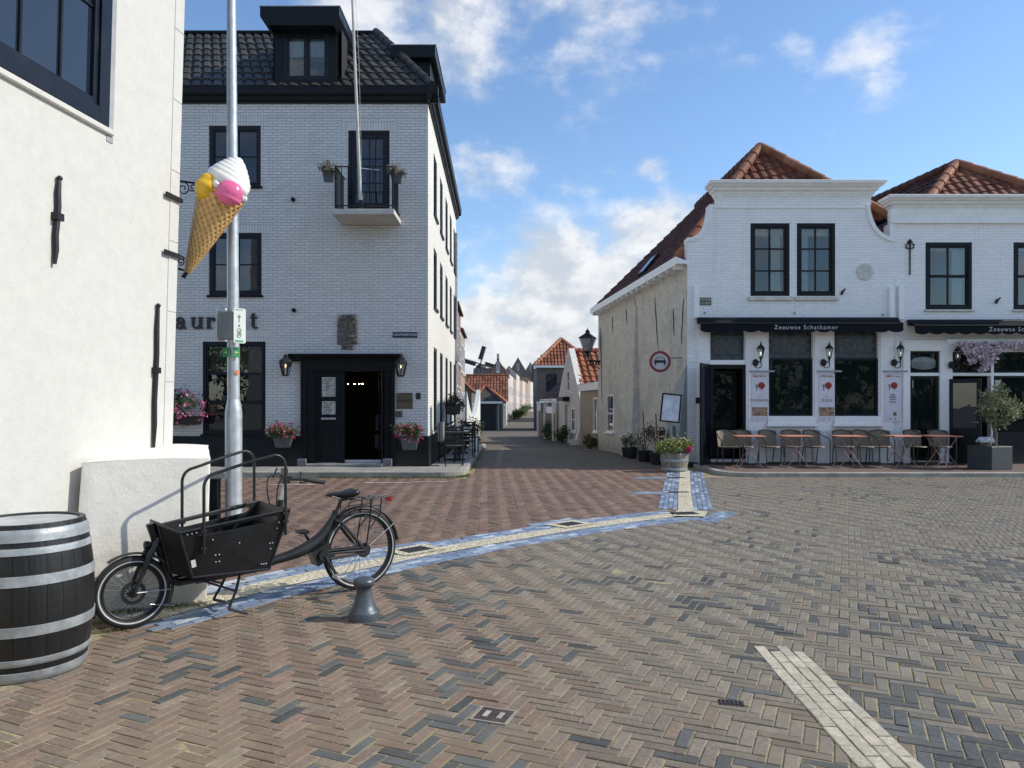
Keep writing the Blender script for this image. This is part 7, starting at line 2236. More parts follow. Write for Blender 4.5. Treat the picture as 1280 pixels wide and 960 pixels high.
def house(label, A, B, depth, zg, ze, zr, wallm, roofm, col, gable='side', seed=0, wins=(), chim=None, name='house', ov=.12, tw=.27, tile=True, cat='house', endwins=()):
    """A to B: the street front on the plan, house to the left of that direction; gable 'side': ridge along the street, 'front': gable to the street"""
    A, B = V((A[0], A[1], 0)), V((B[0], B[1], 0)); U = (B - A).normalized(); L = (B - A).length; I = V((-U.y, U.x, 0)); N = -I
    th = thing(name, label, cat, (A.x, A.y, zg)); rg = random.Random(seed)
    C_, D_ = B + I * depth, A + I * depth
    mb = MB()
    z = lambda p, h: V((p.x, p.y, h))
    if gable == 'side':
        M1, M2 = (B + C_) / 2, (A + D_) / 2
        mb.quad(z(A, zg), z(B, zg), z(B, ze), z(A, ze)); mb.quad(z(C_, zg), z(D_, zg), z(D_, ze), z(C_, ze))
        mb.add([z(B, zg), z(C_, zg), z(C_, ze), z(M1, zr), z(B, ze)], [(0, 1, 2, 3, 4)]); mb.add([z(D_, zg), z(A, zg), z(A, ze), z(M2, zr), z(D_, ze)], [(0, 1, 2, 3, 4)])
        sl1 = (z(A, ze) - U * ov, z(B, ze) + U * ov, z(M2, zr) - U * ov, z(M1, zr) + U * ov); sl2 = (z(C_, ze) + U * ov, z(D_, ze) - U * ov, z(M1, zr) + U * ov, z(M2, zr) - U * ov)
        rl, rw = L, depth / 2; ra, rb = z(M2, zr) - U * ov, z(M1, zr) + U * ov
    else:
        M1, M2 = (A + B) / 2, (D_ + C_) / 2
        mb.add([z(A, zg), z(B, zg), z(B, ze), z(M1, zr), z(A, ze)], [(0, 1, 2, 3, 4)]); mb.add([z(C_, zg), z(D_, zg), z(D_, ze), z(M2, zr), z(C_, ze)], [(0, 1, 2, 3, 4)])
        mb.quad(z(B, zg), z(C_, zg), z(C_, ze), z(B, ze)); mb.quad(z(D_, zg), z(A, zg), z(A, ze), z(D_, ze))
        sl1 = (z(B, ze) - I * ov, z(C_, ze) + I * ov, z(M1, zr) - I * ov, z(M2, zr) + I * ov); sl2 = (z(D_, ze) + I * ov, z(A, ze) - I * ov, z(M2, zr) + I * ov, z(M1, zr) - I * ov)
        rl, rw = depth, L / 2; ra, rb = z(M1, zr) - I * ov, z(M2, zr) + I * ov
    mb.build('wall', wallm, th)
    mb = MB(); slope = math.hypot(rw, zr - ze)
    for s_ in (sl1, sl2):
        up = (s_[2] - s_[0]).normalized() * ov; q = [s_[0] - up + Z_ * .04, s_[1] - up + Z_ * .04, s_[2] + Z_ * .04, s_[3] + Z_ * .04]
        tiles(mb, *q, max(3, int(rl / tw)), max(3, int(slope / .36)), col, rg, col2=dark(col, .7))
        mb.quad(q[0] - Z_ * .03, q[1] - Z_ * .03, q[3] - Z_ * .03, q[2] - Z_ * .03, 0, dark(col, .4))
    ridge(mb, ra + Z_ * .06, rb + Z_ * .06, .11, dark(col, 1.1), rg)
    ro = mb.build('roof', roofm, th)
    if chim:
        for (f_, h) in chim:
            p = ra.lerp(rb, f_); mb = MB(); mb.box(p.x - .3, p.x + .3, p.y - .3, p.y + .3, p.z - .6, p.z + h); mb.box(p.x - .35, p.x + .35, p.y - .35, p.y + .35, p.z + h, p.z + h + .1)
            for q in (-.12, .12): mb.lathe([(.08, 0), (.07, .25)], (p.x + q, p.y, p.z + h + .1), 8)
            mb.build('chimney', M_brown_brick, ro)
    for w_ in wins: opening(th, A, U, N, *w_[:4], door=len(w_) > 4)
    for (which, a0, a1, b0, b1) in endwins:
        if which == 'A': opening(th, D_, -I, -U, a0, a1, b0, b1)
        else: opening(th, B, I, U, a0, a1, b0, b1)
    return th
# left side, beyond the hotel (the front runs toward the far end so that the house stands on its left)
house('tall narrow brown brick house adjoining the far end of the hotel', (-2.16, 28.9), (-2.28, 33.4), 6, -.3, 5.45, 7.2, M_brown_brick, M_oran, TC2, seed=1, wins=[(.5, 1.4, .6, 2.3), (2.9, 3.8, .6, 2.3), (1.75, 2.6, -.1, 2.1, 1), (.5, 1.4, 3.2, 4.6), (2.9, 3.8, 3.2, 4.6)], chim=[(.9, .8)])
house('pale brick house with dark gutter, second beyond the hotel', (-2.29, 33.6), (-2.4, 38.2), 6, -.3, 4.9, 6.6, M_beige_brick, M_oran, TC2, seed=2, wins=[(.6, 1.5, .5, 2.1), (3.0, 3.9, .5, 2.1), (1.85, 2.7, -.2, 2.0, 1), (.6, 1.5, 3.0, 4.3), (3.0, 3.9, 3.0, 4.3)], chim=[(.15, .7)])
house('dark gabled brick house with an orange roof behind the white garden wall', (-2.55, 47.5), (-2.62, 54), 4.2, -.45, 2.4, 4.5, M_dark_brick, M_oran, TC, seed=3, wins=[(.8, 1.7, .3, 1.6), (3.6, 4.5, .3, 1.6)], chim=[(.8, .6)])
gw = thing('garden_wall', 'white garden wall with a deep curved dip in its top', 'wall', (-2.4, 40, gz(40)))
mb = MB(); A, B = V((-2.42, 38.4, 0)), V((-2.0, 44.6, 0)); U = (B - A).normalized(); L = (B - A).length; N = V((U.y, -U.x, 0))
top = [(L * f_, .9 + 1.5 * (2 * f_ - 1) ** 2 if f_ > .5 else .9 + 1.3 * (2 * f_ - 1) ** 2) for f_ in [k / 16 for k in range(17)]]
mb.prism(A, U, Z_, N, [(0, -.6), (L, -.6)] + top[::-1], -.12, .12); mb.build('wall', M_garden_white, gw)
sh_ = thing('shed', 'low dark garage shed with a hipped orange roof on the left of the street', 'shed', (-1.7, 58, gz(58)))
zg = gz(59); x0, x1, y0, y1 = -2.75, -.95, 58.0, 72.0; x1b = -.55
mb = MB(); mb.quad((x0, y0, zg), (x1, y0, zg), (x1, y0, 1.75), (x0, y0, 1.75)); mb.quad((x1, y0, zg), (x1b, y1, -.55), (x1b, y1, 1.75), (x1, y0, 1.75)); mb.quad((x0, y1, zg), (x0, y0, zg), (x0, y0, 1.75), (x0, y1, 1.75))
mb.build('wall', M_dark_brick, sh_)
mb = MB(); rg = random.Random(6); e = .2
a, b_, c, d = V((x0 - e, y0 - e, 1.75)), V((x1 + e, y0 - e, 1.75)), V((x1b + e, y1, 1.75)), V((x0 - e, y1, 1.75)); r1_, r2_ = V((-2.15, y0 + 2.6, 3.0)), V((-2.0, y1, 3.0))
tiles(mb, b_, c, r1_, r2_, 44, 6, (.46, .19, .085), rg); tiles(mb, d, a, r2_, r1_, 44, 6, TC, rg)
mb.add([a, b_, r1_], [(0, 1, 2)], 0, (.07, .06, .055)); ridge(mb, a + Z_ * .05, r1_ + Z_ * .06, .1, TC, rg); ridge(mb, b_ + Z_ * .05, r1_ + Z_ * .06, .1, TC, rg); mb.build('roof', M_oran, sh_)  # front roof face coloured dark to stand for its shade
mb = MB(); mb.box(x0 - .2, x1 + .22, y0 - .25, y0 - .2, 1.58, 1.75); mb.build('fascia', M_white_paint, sh_)
mb = MB(); mb.box(x0 + .2, x1 - .3, y0 - .03, y0 + .01, zg, 1.5); mb.build('garage_door', M_drk_wood, sh_)
mb = MB(); mb.tube([(x1 - .06, y0 - .12, 1.6), (x1 - .1, y0 - .06, 1.2), (x1 - .1, y0 - .06, zg)], .05, 8); mb.build('downpipe', M_zinc, sh_, smooth=40)
for (y, w_) in ((63, .9), (67, 1.1)):
    opening(sh_, V((x1, y0, 0)), V((x1b - x1, y1 - y0, 0)).normalized(), V((.999, -.02, 0)), y - y0, y - y0 + w_, -.45, 1.5, door=True)
mb = MB(); mb.quad((x1b + .01, y1 - .8, -.5), (x1b + .06, y1 + .8, -.5), (x1b + .06, y1 + .8, 1.85), (x1b + .01, y1 - .8, 1.85)); mb.build('white_end_pier', M_far_white, sh_)
hr_ = house('wide low house with a long orange tiled roof facing the square', (-5.4, 77), (-.6, 77), 5.0, -.55, 2.0, 4.55, M_far_white, M_oran, TC, seed=9, ov=.2, wins=[(.6, 1.5, .1, 1.5), (2.2, 3.1, .1, 1.5)])
# the curving row of white houses on the left
rg = random.Random(14)
pts = []
for k in range(10):
    f_ = k / 9; y = 92 + 128 * f_ ** 1.15; pts.append((-.75 + 3.3 * f_ + 3.6 * f_ * f_, y))
desc = ['nearest white house of the row at the bend of the street', 'second white house of the row, with a dark door', 'third house of the row, cream front', 'fourth house of the row, taller and white', 'fifth house of the row, pale pink front', 'sixth house of the row, white with brown roof', 'seventh house of the row, ochre tinted front', 'eighth house of the row, small and white', 'last visible house of the row, white and tall']
tint = [(.58, .56, .52), (.60, .58, .54), (.36, .26, .2), (.56, .54, .5), (.36, .25, .2), (.54, .5, .45), (.34, .25, .18), (.40, .3, .24), (.58, .56, .53)]
for k in range(9):
    A, B = pts[k], pts[k + 1]
    m_ = plaster('row_front_' + 'abcdefghi'[k], tint[k], var=.15, bump=.3, streak=.3, low=.4)
    ze = 5.3 + .27 * k + rg.uniform(-.35, .35) + (.5 if k in (3, 8) else 0)
    L = math.hypot(B[0] - A[0], B[1] - A[1]); ws = []
    nwin = 3
    for q in range(nwin):
        a0 = L * (q + .5) / nwin - .55
        ws += [(a0, a0 + 1.1, .3, 1.9) if q != 1 else (a0, a0 + 1.0, -.5, 1.7, 1), (a0, a0 + 1.1, 2.7, 4.0)]
    house(desc[k], A, B, 2.6, -.55, ze, ze + .9 + .3 * rg.random(), m_, M_oran, TC2, seed=20 + k, wins=ws, chim=[(.85, .5)] if k in (2, 5) else None, ov=.05, tw=.5)
    # projecting party pier, catches the light between the fronts
# right side
ln_ = thing('house', 'low beige brick annex with a white fascia beyond the grey side wall', 'house', (2.95, 28, gz(28)))
A, B = V((2.72, 30.0, 0)), V((3.06, 26.62, 0)); U = (B - A).normalized(); L = (B - A).length; N = V((U.y, -U.x, 0)); N = N if N.x < 0 else -N
mb = MB(); h = rect(2.55, 3.2, .55, 1.78); mb.poly(A, U, Z_, N, rect(0, L, -.4, 2.05), [h], reveal=.1); I = -N * 4
mb.quad(A + Z_ * -.4, A + I + Z_ * -.4, A + I + Z_ * 2.05, A + Z_ * 2.05); mb.build('wall', M_beige_brick, ln_)
mb = MB(); mb.fbox(A, U, Z_, N, -.06, L, 2.05, 2.3, -.1, .1); mb.fbox(A, U, Z_, N, -.06, L, 2.301, 2.33, -4, .12); mb.build('fascia', M_white_paint, ln_, bevel=.01)
window(ln_, A, U, N, 2.55, 3.2, .55, 1.78, M_white_paint, M_glass, 1, 2, rec=.05, fw=.06, sill=(.04, .06, .06), sill_m=M_white_paint)
# white house with its gable to the street and an orange roof slope toward the square
wg = thing('house', 'small whitewashed gable house with a bright orange pantile roof', 'house', (2.5, 32, gz(32)))
A, B = V((2.16, 35.2, 0)), V((2.74, 30.3, 0)); U = (B - A).normalized(); L = (B - A).length; N = V((U.y, -U.x, 0)); N = N if N.x < 0 else -N; I = -N
mb = MB(); zg = -.3; ze, zr = 1.8, 3.85
mb.poly(A, U, Z_, N, [(0, zg), (L, zg), (L, ze), (L / 2 + .12, zr + .12), (L / 2 - .12, zr + .12), (0, ze)], [rect(L * .42, L * .56, 2.1, 3.0)], reveal=.1, edge=.25)
mb.quad(B + Z_ * zg, B + I * 6 + Z_ * zg, B + I * 6 + Z_ * ze, B + Z_ * ze); mb.quad(A + Z_ * zg, A + Z_ * ze, A + I * 6 + Z_ * ze, A + I * 6 + Z_ * zg); mb.build('wall', M_far_white, wg)
mb = MB(); rg = random.Random(8); M2 = (A + B) / 2
tiles(mb, B + Z_ * (ze - .05) - U * -.1 + I * .12, B + I * 6 + Z_ * (ze - .05) - U * -.1, M2 + Z_ * zr + I * .12, M2 + I * 6 + Z_ * zr, 22, 9, (.33, .13, .072), rg, h=.05, lift=.05)
tiles(mb, A + I * 6 + Z_ * ze, A + Z_ * ze + I * .12, M2 + I * 6 + Z_ * zr, M2 + Z_ * zr + I * .12, 22, 9, TC2, rg)
ridge(mb, M2 + Z_ * (zr + .03) + I * .1, M2 + I * 6 + Z_ * (zr + .03), .12, (.36, .14, .08), rg); mb.build('roof', M_oran, wg)
window(wg, A, U, N, L * .42, L * .56, 2.1, 3.0, M_white_paint, M_glass, 1, 2, rec=.06, fw=.05)
opening(wg, A, U, N, L * .34, L * .52, -.2, 1.6, door=True); opening(wg, A, U, N, L * .66, L * .82, .4, 1.4)
mb = MB(); mb.fbox(A, U, Z_, N, L * .30, L * .56, 1.68, 1.86, .0, .3); mb.build('door_hood', M_slate, wg)
pc = thing('house', 'small lean-to house with a steep dark red roof behind the white gable house', 'house', (2.1, 37, gz(37)))
A, B = V((1.75, 41.5, 0)), V((2.12, 35.5, 0)); U = (B - A).normalized(); L = (B - A).length; N = V((U.y, -U.x, 0)); N = N if N.x < 0 else -N; I = -N
mb = MB(); mb.poly(A, U, Z_, N, rect(0, L, -.4, 1.75)); mb.add([A + Z_ * -.4, A + Z_ * 1.75, A + I * 2.5 + Z_ * 4.3, A + I * 2.5 + Z_ * -.4], [(0, 1, 2, 3)]); mb.add([B + Z_ * -.4, B + I * 2.5 + Z_ * -.4, B + I * 2.5 + Z_ * 4.2, B + Z_ * 1.75], [(0, 1, 2, 3)]); mb.build('wall', M_brown_brick, pc)
mb = MB(); tiles(mb, A + Z_ * 1.7 + N * .2, B + Z_ * 1.7 + N * .2, A + I * 2.5 + Z_ * 4.3, B + I * 2.5 + Z_ * 4.3, 22, 9, (.08, .035, .028), rg); mb.build('roof', M_tile_red, pc)
mb = MB(); mb.fbox(A, U, Z_, N, -.1, L, 1.62, 1.8, .02, .22); mb.build('gutter', M_white_paint, pc)
opening(pc, A, U, N, .6, 1.5, -.4, 1.5, door=True); opening(pc, A, U, N, 2.4, 3.2, .4, 1.4)
fc = thing('fence', 'weathered timber garden fence with white posts before the dark red roof', 'fence', (1.9, 38, gz(38)))
A, B = V((1.50, 42.5, 0)), V((1.98, 35.0, 0)); U = (B - A).normalized(); L = (B - A).length; N = V((U.y, -U.x, 0)); N = N if N.x < 0 else -N
mb = MB(); n = 40
for k in range(n): mb.fbox(A, U, Z_, N, L * k / n + .01, L * (k + 1) / n - .01, -.35, 1.15 + .03 * math.sin(k * 2.3), -.02, .02)
mb.build('boards', plain('weathered_boards', (.20, .155, .11), .85, var=.4, scale=5, bump=.4), fc)
mb = MB(); mb.fbox(A, U, Z_, N, L - 3.0, L, 1.1, 1.42, -.04, .06); mb.build('top_rail', M_white_paint, fc)
for f_ in (0.02, .5, .98):
    mb = MB(); mb.fbox(A, U, Z_, N, L * f_ - .09, L * f_ + .09, -.4, 1.6, -.1, .1); mb.fbox(A, U, Z_, N, L * f_ - .12, L * f_ + .12, 1.6, 1.68, -.13, .13); mb.build('post', M_white_paint, fc)
tr_ = thing('house', 'tall dark house with a hipped orange roof rising behind the small gables', 'house', (4, 56, gz(56)))
YT = 56; x0, x1 = P(671, 0, YT).x, P(741, 0, YT).x; ze = P(0, 457, YT).z; zp = P(0, 424, YT).z
mb = MB(); mb.box(x0, x1, YT, YT + 8, -.5, ze); mb.build('wall', M_dark_brick, tr_)
mb = MB(); rg = random.Random(10); ap, ap2 = V((P(704, 0, YT).x, YT + 2.6, zp + .25)), V((P(704, 0, YT).x, YT + 5.5, zp + .25))
a, b_, c, d = V((x0 - .2, YT - .2, ze)), V((x1 + .2, YT - .2, ze)), V((x1 + .2, YT + 8.2, ze)), V((x0 - .2, YT + 8.2, ze))
mid_ = a + (b_ - a) * .5; up_ = V((0, 2.8, ap.z - ze))
fa = (ap.x - a.x) / (b_.x - a.x)
tiles(mb, a, b_, a + up_, b_ + up_, 18, 8, (.27, .105, .06), rg, inside=inh, h=.06, lift=.06); tiles(mb, d, a, ap2, ap, 26, 8, TC, rg); tiles(mb, b_, c, ap, ap2, 26, 8, TC, rg)
ridge(mb, a, ap, .15, (.4, .17, .1), rg); ridge(mb, b_, ap, .15, (.4, .17, .1), rg); mb.build('roof', M_oran, tr_)
mb = MB(); mb.box(x0 - .25, x1 + .25, YT - .28, YT + .0, ze - .16, ze); mb.build('gutter', M_white_paint, tr_)
opening(tr_, V((x0, YT, 0)), X_, NF, .7, 1.5, 2.6, 3.8, fm=M_navy_paint); opening(tr_, V((x0, YT, 0)), X_, NF, 2.4, 3.2, 2.6, 3.8, fm=M_navy_paint)
house('narrow white house at the bend on the right of the street', (3.9, 96), (2.9, 88), 6, -.55, 4.6, 7.0, M_far_white, M_oran, TC2, gable='front', seed=41, wins=[(1.0, 2.0, .2, 1.8), (4.5, 5.5, .2, 1.8), (2.0, 3.0, 2.6, 4.0)])
house('grey rendered house farther round the bend on the right', (5.8, 112), (4.3, 98), 7, -.55, 4.2, 6.6, M_old_plaster, M_oran, TC2, seed=42, wins=[(2, 3, .2, 1.8), (6, 7, .2, 1.8), (10, 11, .2, 1.8)], chim=[(.5, .8)])
# roofs over the row: three gables in the distance
def far_gable(label, u0, u1, vb, vt, Y, m_, seed, wn=True):
    x0, x1 = P(u0, 0, Y).x, P(u1, 0, Y).x
    return house(label, (x0, Y), (x1, Y), 5 if Y < 100 else 14, -.5, P(0, vb, Y).z, P(0, vt, Y).z, m_, M_oran, TC2, gable='front', seed=seed, wins=[((x1 - x0) * .42, (x1 - x0) * .58, P(0, vb, Y).z + .1, P(0, vb, Y).z + 2.2)] if wn else (), ov=.1, tw=.6)
far_gable('distant brick gable with a small attic window, left of the row', 612, 633, 466, 450, 86, M_brown_brick, 51)
M_hazy = plaster('hazy_wall', (.17, .16, .155), var=.2, low=.2)  # distance haze put into the wall colour
far_gable('distant grey gable with an orange roof above the middle of the row', 638, 657, 463, 447, 250, M_hazy, 52)
far_gable('distant dark gable with two pale dormers above the end of the row', 657, 669, 463, 453, 275, M_hazy, 53)
house('distant grey roofed house below the windmill', (P(592, 0, 120).x, 120), (P(612, 0, 120).x, 120), 8, -.5, P(0, 475, 120).z, P(0, 460, 120).z, M_dark_brick, M_tile_dark, (.05, .05, .055), seed=54, wins=[(.8, 1.6, 3.6, 4.8), (1.7, 2.5, 3.6, 4.8)], ov=.2, tw=.5)
M_mill = plain('hazy_mill_wood', (.045, .048, .052), .8, var=.3, bump=0)  # dark wood lightened, haze of the distance in its colour
# windmill
wm = thing('windmill', 'dark windmill with its sails turned, over the roofs in the distance', 'windmill', (P(602, 0, 260).x, 260, -.5))
YW = 260; q = P(600.5, 455, YW); k_ = YW / F
mb = MB(); mb.lathe([(2.8, -.5), (2.2, q.z * .4), (1.5, q.z - 2.2), (1.4, q.z - 1.8)], (q.x, YW + 4, 0), 16); mb.build('tower', M_brown_brick, wm, smooth=40)
mb = MB(); mb.sphere((q.x, YW + 4, q.z - 1.4), (1.9, 3.0, 1.7), 14, 10); mb.build('cap', M_mill, wm, smooth=50)
mb = MB(); mb.tube([(q.x, YW, q.z), (q.x, YW + 4, q.z - .3)], .35, 10); mb.build('windshaft', M_mill, wm, smooth=40)
for du, dv in ((8, -26), (-26, -8), (26, 8), (-8, 26)):
    d = V((du, 0, -dv)).normalized(); n_ = V((-d.z, 0, d.x)); L = 6.2
    mb = MB(); c0 = V((q.x, YW - .3, q.z))
    mb.tube([c0, c0 + d * L], [.22, .12], 6)
    for s_ in range(15):
        p = c0 + d * (1.2 + s_ * .34); mb.tube([p - n_ * .35, p + n_ * 1.25], .06, 4)
    for o_ in (-.35, .45, 1.25): mb.tube([c0 + d * 1.6 + n_ * o_, c0 + d * L + n_ * o_], .05, 4)
    mb.quad(c0 + d * 1.6 + n_ * .02, c0 + d * L + n_ * .02, c0 + d * L + n_ * 1.2, c0 + d * 1.6 + n_ * 1.2)
    mb.build('sail', M_mill, wm)
# far trees
def tree(label, x, Y, h, rx, seed, cols):
    th = thing('tree', label, 'tree', (x, Y, -.5), group='far trees over the roofs'); rg = random.Random(seed)
    mb = MB(); mb.tube([(x, Y, -.5), (x + .2, Y, h * .45), (x, Y, h * .8)], [.35, .25, .08], 8)
    for k in range(5): a = k * 1.3; mb.tube([(x, Y, h * .4), (x + rx * .6 * math.cos(a), Y + rx * .6 * math.sin(a), h * .75)], [.14, .04], 5)
    mb.build('trunk', M_stem, th)
    mb = MB(); clumps(mb, 900, (x, Y, h * .68), (rx, rx, h * .33), .7, rg, cols, k=16, cr=.45); mb.build('crown', M_leaf, th, uv=False)
TGc = [(.08, .095, .045), (.11, .115, .06), (.055, .07, .03)]
tree('hazy tree beyond the roofs just right of the windmill', P(613, 0, 210).x, 210, 13.5, 4.0, 1, TGc)
tree('hazy tree beyond the roofs between the two distant gables', P(634, 0, 230).x, 230, 12.6, 3.6, 2, TGc)
tree('hazy tree beyond the roofs at the end of the row', P(672, 0, 230).x, 230, 12.0, 3.5, 3, TGc)
# wood added out of view behind the square, for its reflection in the panes
mb = MB(); rg = random.Random(77)
for k in range(16):
    x = -45 + 6.2 * k; mb.tube([(x, -34, -.1), (x, -34, 4.5)], [.3, .18], 6, col=(.08, .07, .055))
    clumps(mb, 500, (x, -34 + rg.uniform(-2, 2), 3.6), (4.4, 3.2, 4.2 + rg.random()), .9, rg, TGc, k=10, cr=.55)
tag(mb.build('reflection_wood', M_leaf, uv=False, kind='stuff'), 'unseen belt of trees added behind the square for the window reflections', 'reflection_wood')
# planting along the street
def shrub(label, x, Y, r, h, seed, cols=GRN, n=700, size=.09, grp=None):
    th = thing('shrub', label, 'shrub', (x, Y, gz(Y)), group=grp); rg = random.Random(seed)
    mb = MB(); clumps(mb, n, (x, Y, gz(Y) + h * .5), (r, r, h * .52), size, rg, cols, k=10, cr=.5); mb.build('foliage', M_leaf, th, uv=False)
    mb = MB()
    for k in range(4): mb.tube([(x, Y, gz(Y)), (x + rg.gauss(0, r * .4), Y + rg.gauss(0, r * .4), gz(Y) + h * .7)], .02, 5)
    mb.build('stem', M_stem, th)
shrub('dense green shrub in front of the fence on the right of the street', P(689, 0, 33.5).x, 33.5, .42, 1.0, 61)
shrub('dark leafy plants beside the door of the white gable house', P(703, 0, 32).x, 32, .35, .75, 62)
shrub('low flowering plants at the foot of the beige annex', P(742, 0, 26.9).x - .12, 26.9, .28, .5, 63, cols=GRN + [(.35, .15, .17)])
shrub('climbing plant over the fascia by the street lamp', P(745, 0, 27.5).x, 27.5, .5, .1, 64, n=10) if 0 else None
for k, (u, Y, r, h) in enumerate(((640, 98, .8, 1.3), (646, 108, .8, 1.2), (652, 122, 1.0, 1.5), (658, 140, 1.2, 1.8), (663, 160, 1.4, 2.0))):
    x = -.75; f_ = ((Y - 92) / 128) ** (1 / 1.15); x = -.75 + 3.3 * f_ + 3.6 * f_ * f_ + .9
    shrub(['first', 'second', 'third', 'fourth', 'fifth'][k] + ' dark shrub from the near end along the fronts of the white row', x, Y, r, h, 70 + k, n=300, size=.3, grp='shrubs along the row')
bn = thing('bench', 'weathered white bench back leaning beside the white gable house', 'bench', (P(724, 0, 30.3).x, 30.3, gz(30)))
x = P(723, 0, 30.2).x
mb = MB(); mb.obox((x, 30.2, .45), (.06, .3, 1.15), Matrix.Rotation(R(14), 3, 'Y')); mb.build('board', M_white_paint, bn, bevel=.01)
mb = MB(); mb.box(x - .35, x + .15, 30.0, 30.4, -.1, .12); mb.build('base', M_cream_stone, bn, bevel=.01)
# ---------------------------------------------------------------- terrace along the hotel's side
M_terr = plain('terrace_black_metal', (.018, .019, .02), .5, .3, var=.2)
zk = .12
def tchair(label, x, y, rz, back=None):
    th = thing('terrace_chair', label, 'chair', (0, 0, 0), group='terrace chairs beside the hotel')
    mb = MB(); mb.box(-.22, .22, -.22, .22, .44, .47); mb.build('seat', M_terr, th, bevel=.008)
    mb = MB()
    if back:
        mb.box(-.22, .22, .19, .23, .5, .98)
    else:
        for k in range(6): mb.box(-.22, .22, .2, .225, .52 + .07 * k, .56 + .07 * k)
    mb.build('backrest', back or M_terr, th, bevel=.006)
    for sx in (-1, 1):
        for sy in (-1, 1):
            mb = MB(); mb.box(sx * .2 - .015, sx * .2 + .015, sy * .2 - .015, sy * .2 + .015, 0, .44 if sy < 0 else .95); mb.build('leg', M_terr, th)
    th.location = (x, y, zk + gz(y)); th.rotation_euler = (0, 0, rz); return th
M_taupe = plain('taupe_cushion', (.22, .20, .17), .85, var=.15)
tchair('terrace chair with a taupe back against the hotel side wall', -1.55, 18.6, R(75), M_taupe)
tc = tchair('black slatted terrace chair on the street side of the near terrace table', -1.22, 19.9, R(-80))
dup(tc, 'black slatted terrace chair nearest the kerb corner', loc=(-1.35, 17.5, zk), rz=R(185))
dup(tc, 'black slatted terrace chair at the far terrace table', loc=(-1.25, 22.4, zk - .01), rz=R(170))
dup(tc, 'black slatted terrace chair by the hotel wall at the far table', loc=(-1.7, 21.4, zk), rz=R(95))
tt = thing('terrace_table', 'grey topped terrace table nearest the hotel corner', 'table', (0, 0, 0), group='terrace tables beside the hotel')
mb = MB(); mb.box(-.34, .34, -.34, .34, .72, .75); mb.build('tabletop', plain('grey_table_top', (.30, .32, .33), .4, var=.15), tt, bevel=.006)
mb = MB(); mb.tube([(0, 0, .03), (0, 0, .72)], .035, 10); mb.box(-.24, .24, -.04, .04, 0, .04); mb.box(-.04, .04, -.24, .24, .001, .041); mb.build('pedestal', M_terr, tt, smooth=40)
tt.location = (-1.45, 18.3 + .9, zk); dup(tt, 'grey topped terrace table farther along the hotel wall', loc=(-1.5, 22.3 - .55, zk))
hbk = thing('hanging_basket', 'dark hanging flower box on the hotel side wall above the terrace', 'flower box', (0, 0, 0))
p = V((-1.72, 22.0, 1.45)); mb = MB(); mb.box(-.16, .16, -.6, .6, -.2, .05); mb.xform(Matrix.Translation(p)); mb.build('box', M_pot_black, hbk, bevel=.01)
mb = MB(); clumps(mb, 900, p + V((.05, 0, .12)), (.3, .85, .26), .08, random.Random(81), [(.03, .04, .02), (.05, .055, .03), (.10, .05, .06), (.025, .03, .018)], k=12, cr=.5); mb.build('foliage', M_leaf, hbk, uv=False)
mb = MB()
for y in (-.4, .4): mb.tube([p + V((-.2, y, -.1)), p + V((.05, y, -.22))], .015, 6)
mb.build('bracket', M_iron, hbk)
shrub('pale flowering shrub at the far end of the hotel terrace', -1.28, 26.3, .5, 1.25, 82, cols=[(.07, .11, .03), (.12, .15, .05), (.2, .2, .1)], n=900)
shrub('dark evergreen shrub at the middle of the hotel terrace', -1.6, 24.4, .45, 1.15, 83)
potplant('small terracotta pot at the foot of the hotel corner', P(543, 0, 16.9).x, 16.9, .12, .12, .16, 84, pot=M_terracotta, z0=.12, n=60, grp=None)
wp = thing('milk_churn', 'white painted churn standing at the end of the hotel terrace', 'churn', (-1.25, 24.0, zk))
mb = MB(); mb.lathe([(.15, 0), (.16, .3), (.1, .42), (.09, .5), (.12, .53), (.0, .54)], (-1.22, 24.2, zk - .03), 18); mb.build('body', M_white_paint, wp, smooth=40)
mb = MB(); mb.torus((-1.22, 24.2, .4), .15, .012, Matrix.Rotation(PI / 2, 3, 'X'), 20, 6); mb.build('handle', M_zinc, wp, smooth=40)

# ---------------------------------------------------------------- drain covers
def cover(label, cx, cy, ang, l_, w_, slots=True, z=.02, col=(.045, .04, .036), rim=False):
    th = thing('drain_cover', label, 'drain cover', (cx, cy, 0)); Mx = Matrix.Translation((cx, cy, 0)) @ Matrix.Rotation(ang, 4, 'Z')
    mb = MB(); mb.box(-l_ / 2, l_ / 2, -w_ / 2, w_ / 2, -.02, z); mb.xform(Mx); mb.build('plate', plain('cast_iron_' + str(rim), col, .6, .4, var=.4, bump=.5, scale=20), th, bevel=.003)
    mb = MB(); n = 6
    if slots:
        for k in range(n): x = -l_ * .4 + l_ * .8 * k / (n - 1); mb.box(x - l_ * .03, x + l_ * .03, -w_ * .38, w_ * .38, z, z + .004)
    else:
        for x in (-l_ * .22, l_ * .22): mb.box(x - .012, x + .012, -.035, .035, z, z + .003)
    mb.xform(Mx); mb.build('bars', plain('worn_iron', (.09, .08, .07), .5, .5) if slots else plain('zinc_label', (.34, .33, .30), .6), th)
    if rim:
        mb = MB(); f_ = .012
        for (a0, a1, b0, b1) in ((-l_ / 2 - f_, l_ / 2 + f_, w_ / 2, w_ / 2 + f_), (-l_ / 2 - f_, l_ / 2 + f_, -w_ / 2 - f_, -w_ / 2), (l_ / 2, l_ / 2 + f_, -w_ / 2, w_ / 2), (-l_ / 2 - f_, -l_ / 2, -w_ / 2, w_ / 2)): mb.box(a0, a1, b0, b1, -.02, z + .001)
        mb.xform(Mx); mb.build('rim', plain('concrete_rim', (.26, .24, .2), .8), th)
    return th
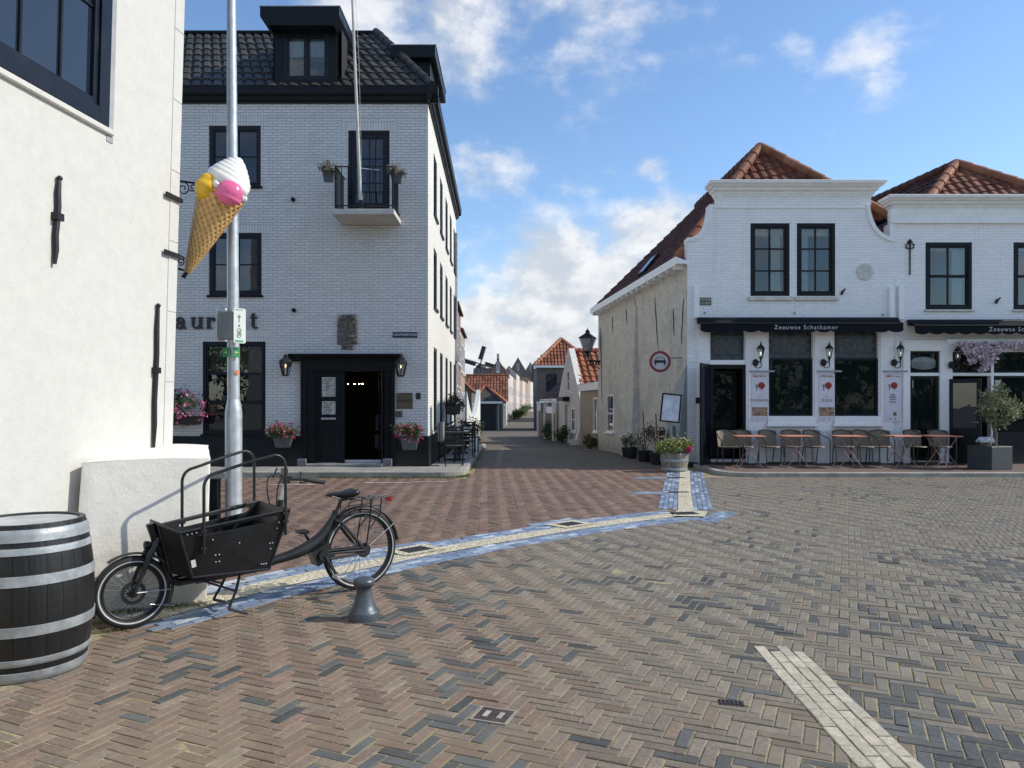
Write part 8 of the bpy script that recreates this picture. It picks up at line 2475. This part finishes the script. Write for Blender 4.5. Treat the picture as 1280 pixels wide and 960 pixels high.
cover('dark drain grating in the blue strip nearest the bicycle', -1.02, 7.93, R(45), .32, .22, z=.021)
cover('dark drain grating in the middle of the blue strip', .74, 9.62, R(42), .30, .22, z=.021)
cover('dark drain grating at the bend of the blue strip', 2.42, 10.52, R(12), .34, .24, z=.026)
cover('slim drain slot in the blue strip, nearer the bend', 2.9, 13.1, R(2), .34, .12, z=.02)
cover('slim drain slot in the blue strip, nearer the barrel planter', 3.42, 15.7, R(2), .36, .12, z=.02)
q = P(617, 895, 1457 / 390); cover('square iron valve cover with two pale marks in the foreground paving', q.x, q.y, R(-20), .17, .15, slots=False, z=.006, col=(.085, .06, .045), rim=True)
q = P(914, 879, 1457 / 374); cover('small oblong iron cover among the bricks left of the white line', q.x, q.y, R(-12), .13, .075, z=.004)

# ---------------------------------------------------------------- moss and weeds in joints and along foots
mb = MB(); rg = random.Random(90)
MG = [(.10, .13, .025), (.16, .17, .03), (.07, .10, .02), (.2, .19, .05)]
def tuft(x, y, r, n, h, z=0):
    for _ in range(n):
        a = rg.uniform(0, 2 * PI); rr = r * math.sqrt(rg.random()); p = V((x + rr * math.cos(a), y + rr * math.sin(a), z - .004))
        d = V((rg.gauss(0, .5), rg.gauss(0, .5), 1)).normalized() * h * rg.uniform(.4, 1.2); w_ = V((rg.gauss(0, 1), rg.gauss(0, 1), 0)).normalized() * .004
        cl = tuple(c_ * rg.uniform(.7, 1.2) for c_ in rg.choice(MG)); mb.add([p - w_, p + w_, p + d], [(0, 1, 2)], 0, cl)
for k in range(60): f_ = rg.random(); tuft(-3.2 + .82 * f_ + rg.gauss(0, .03), 5.46 + .32 * f_ + rg.gauss(0, .03), .06, 40, .035)
for k in range(40): tuft(-2.8 + rg.gauss(0, .25), 5.35 + rg.gauss(0, .12), .05, 26, .02)
for k in range(90):
    x = rg.uniform(-4, -1.2); tuft(x, 15.72 + rg.gauss(0, .02), .08, 16, .06)
for k in range(25): a = rg.uniform(-PI / 2, 0); tuft(-1.5 + .52 * math.cos(a), 16.25 + .52 * math.sin(a), .07, 30, .07)
for k in range(40): tuft(-.97 + rg.gauss(0, .03), rg.uniform(16.2, 26), .08, 16, .06)
for k in range(30): tuft(rg.uniform(-2.6, -1.5), 5.45 + (rg.uniform(.2, 1.0)), .04, 12, .02)
for k in range(420):
    x, y = rg.uniform(-1.9, 1.6), rg.uniform(3.0, 5.6)
    if fbm(x, y, .7, 2, 33) > .06: tuft(x, y, .025, 9, .009)
o = mb.build('moss', plain('moss_green', (.1, .12, .03), .9, var=.2, bump=0, attr=True), uv=False, kind='stuff'); tag(o, 'yellow green moss and weeds in the joints and along the kerb', 'moss')
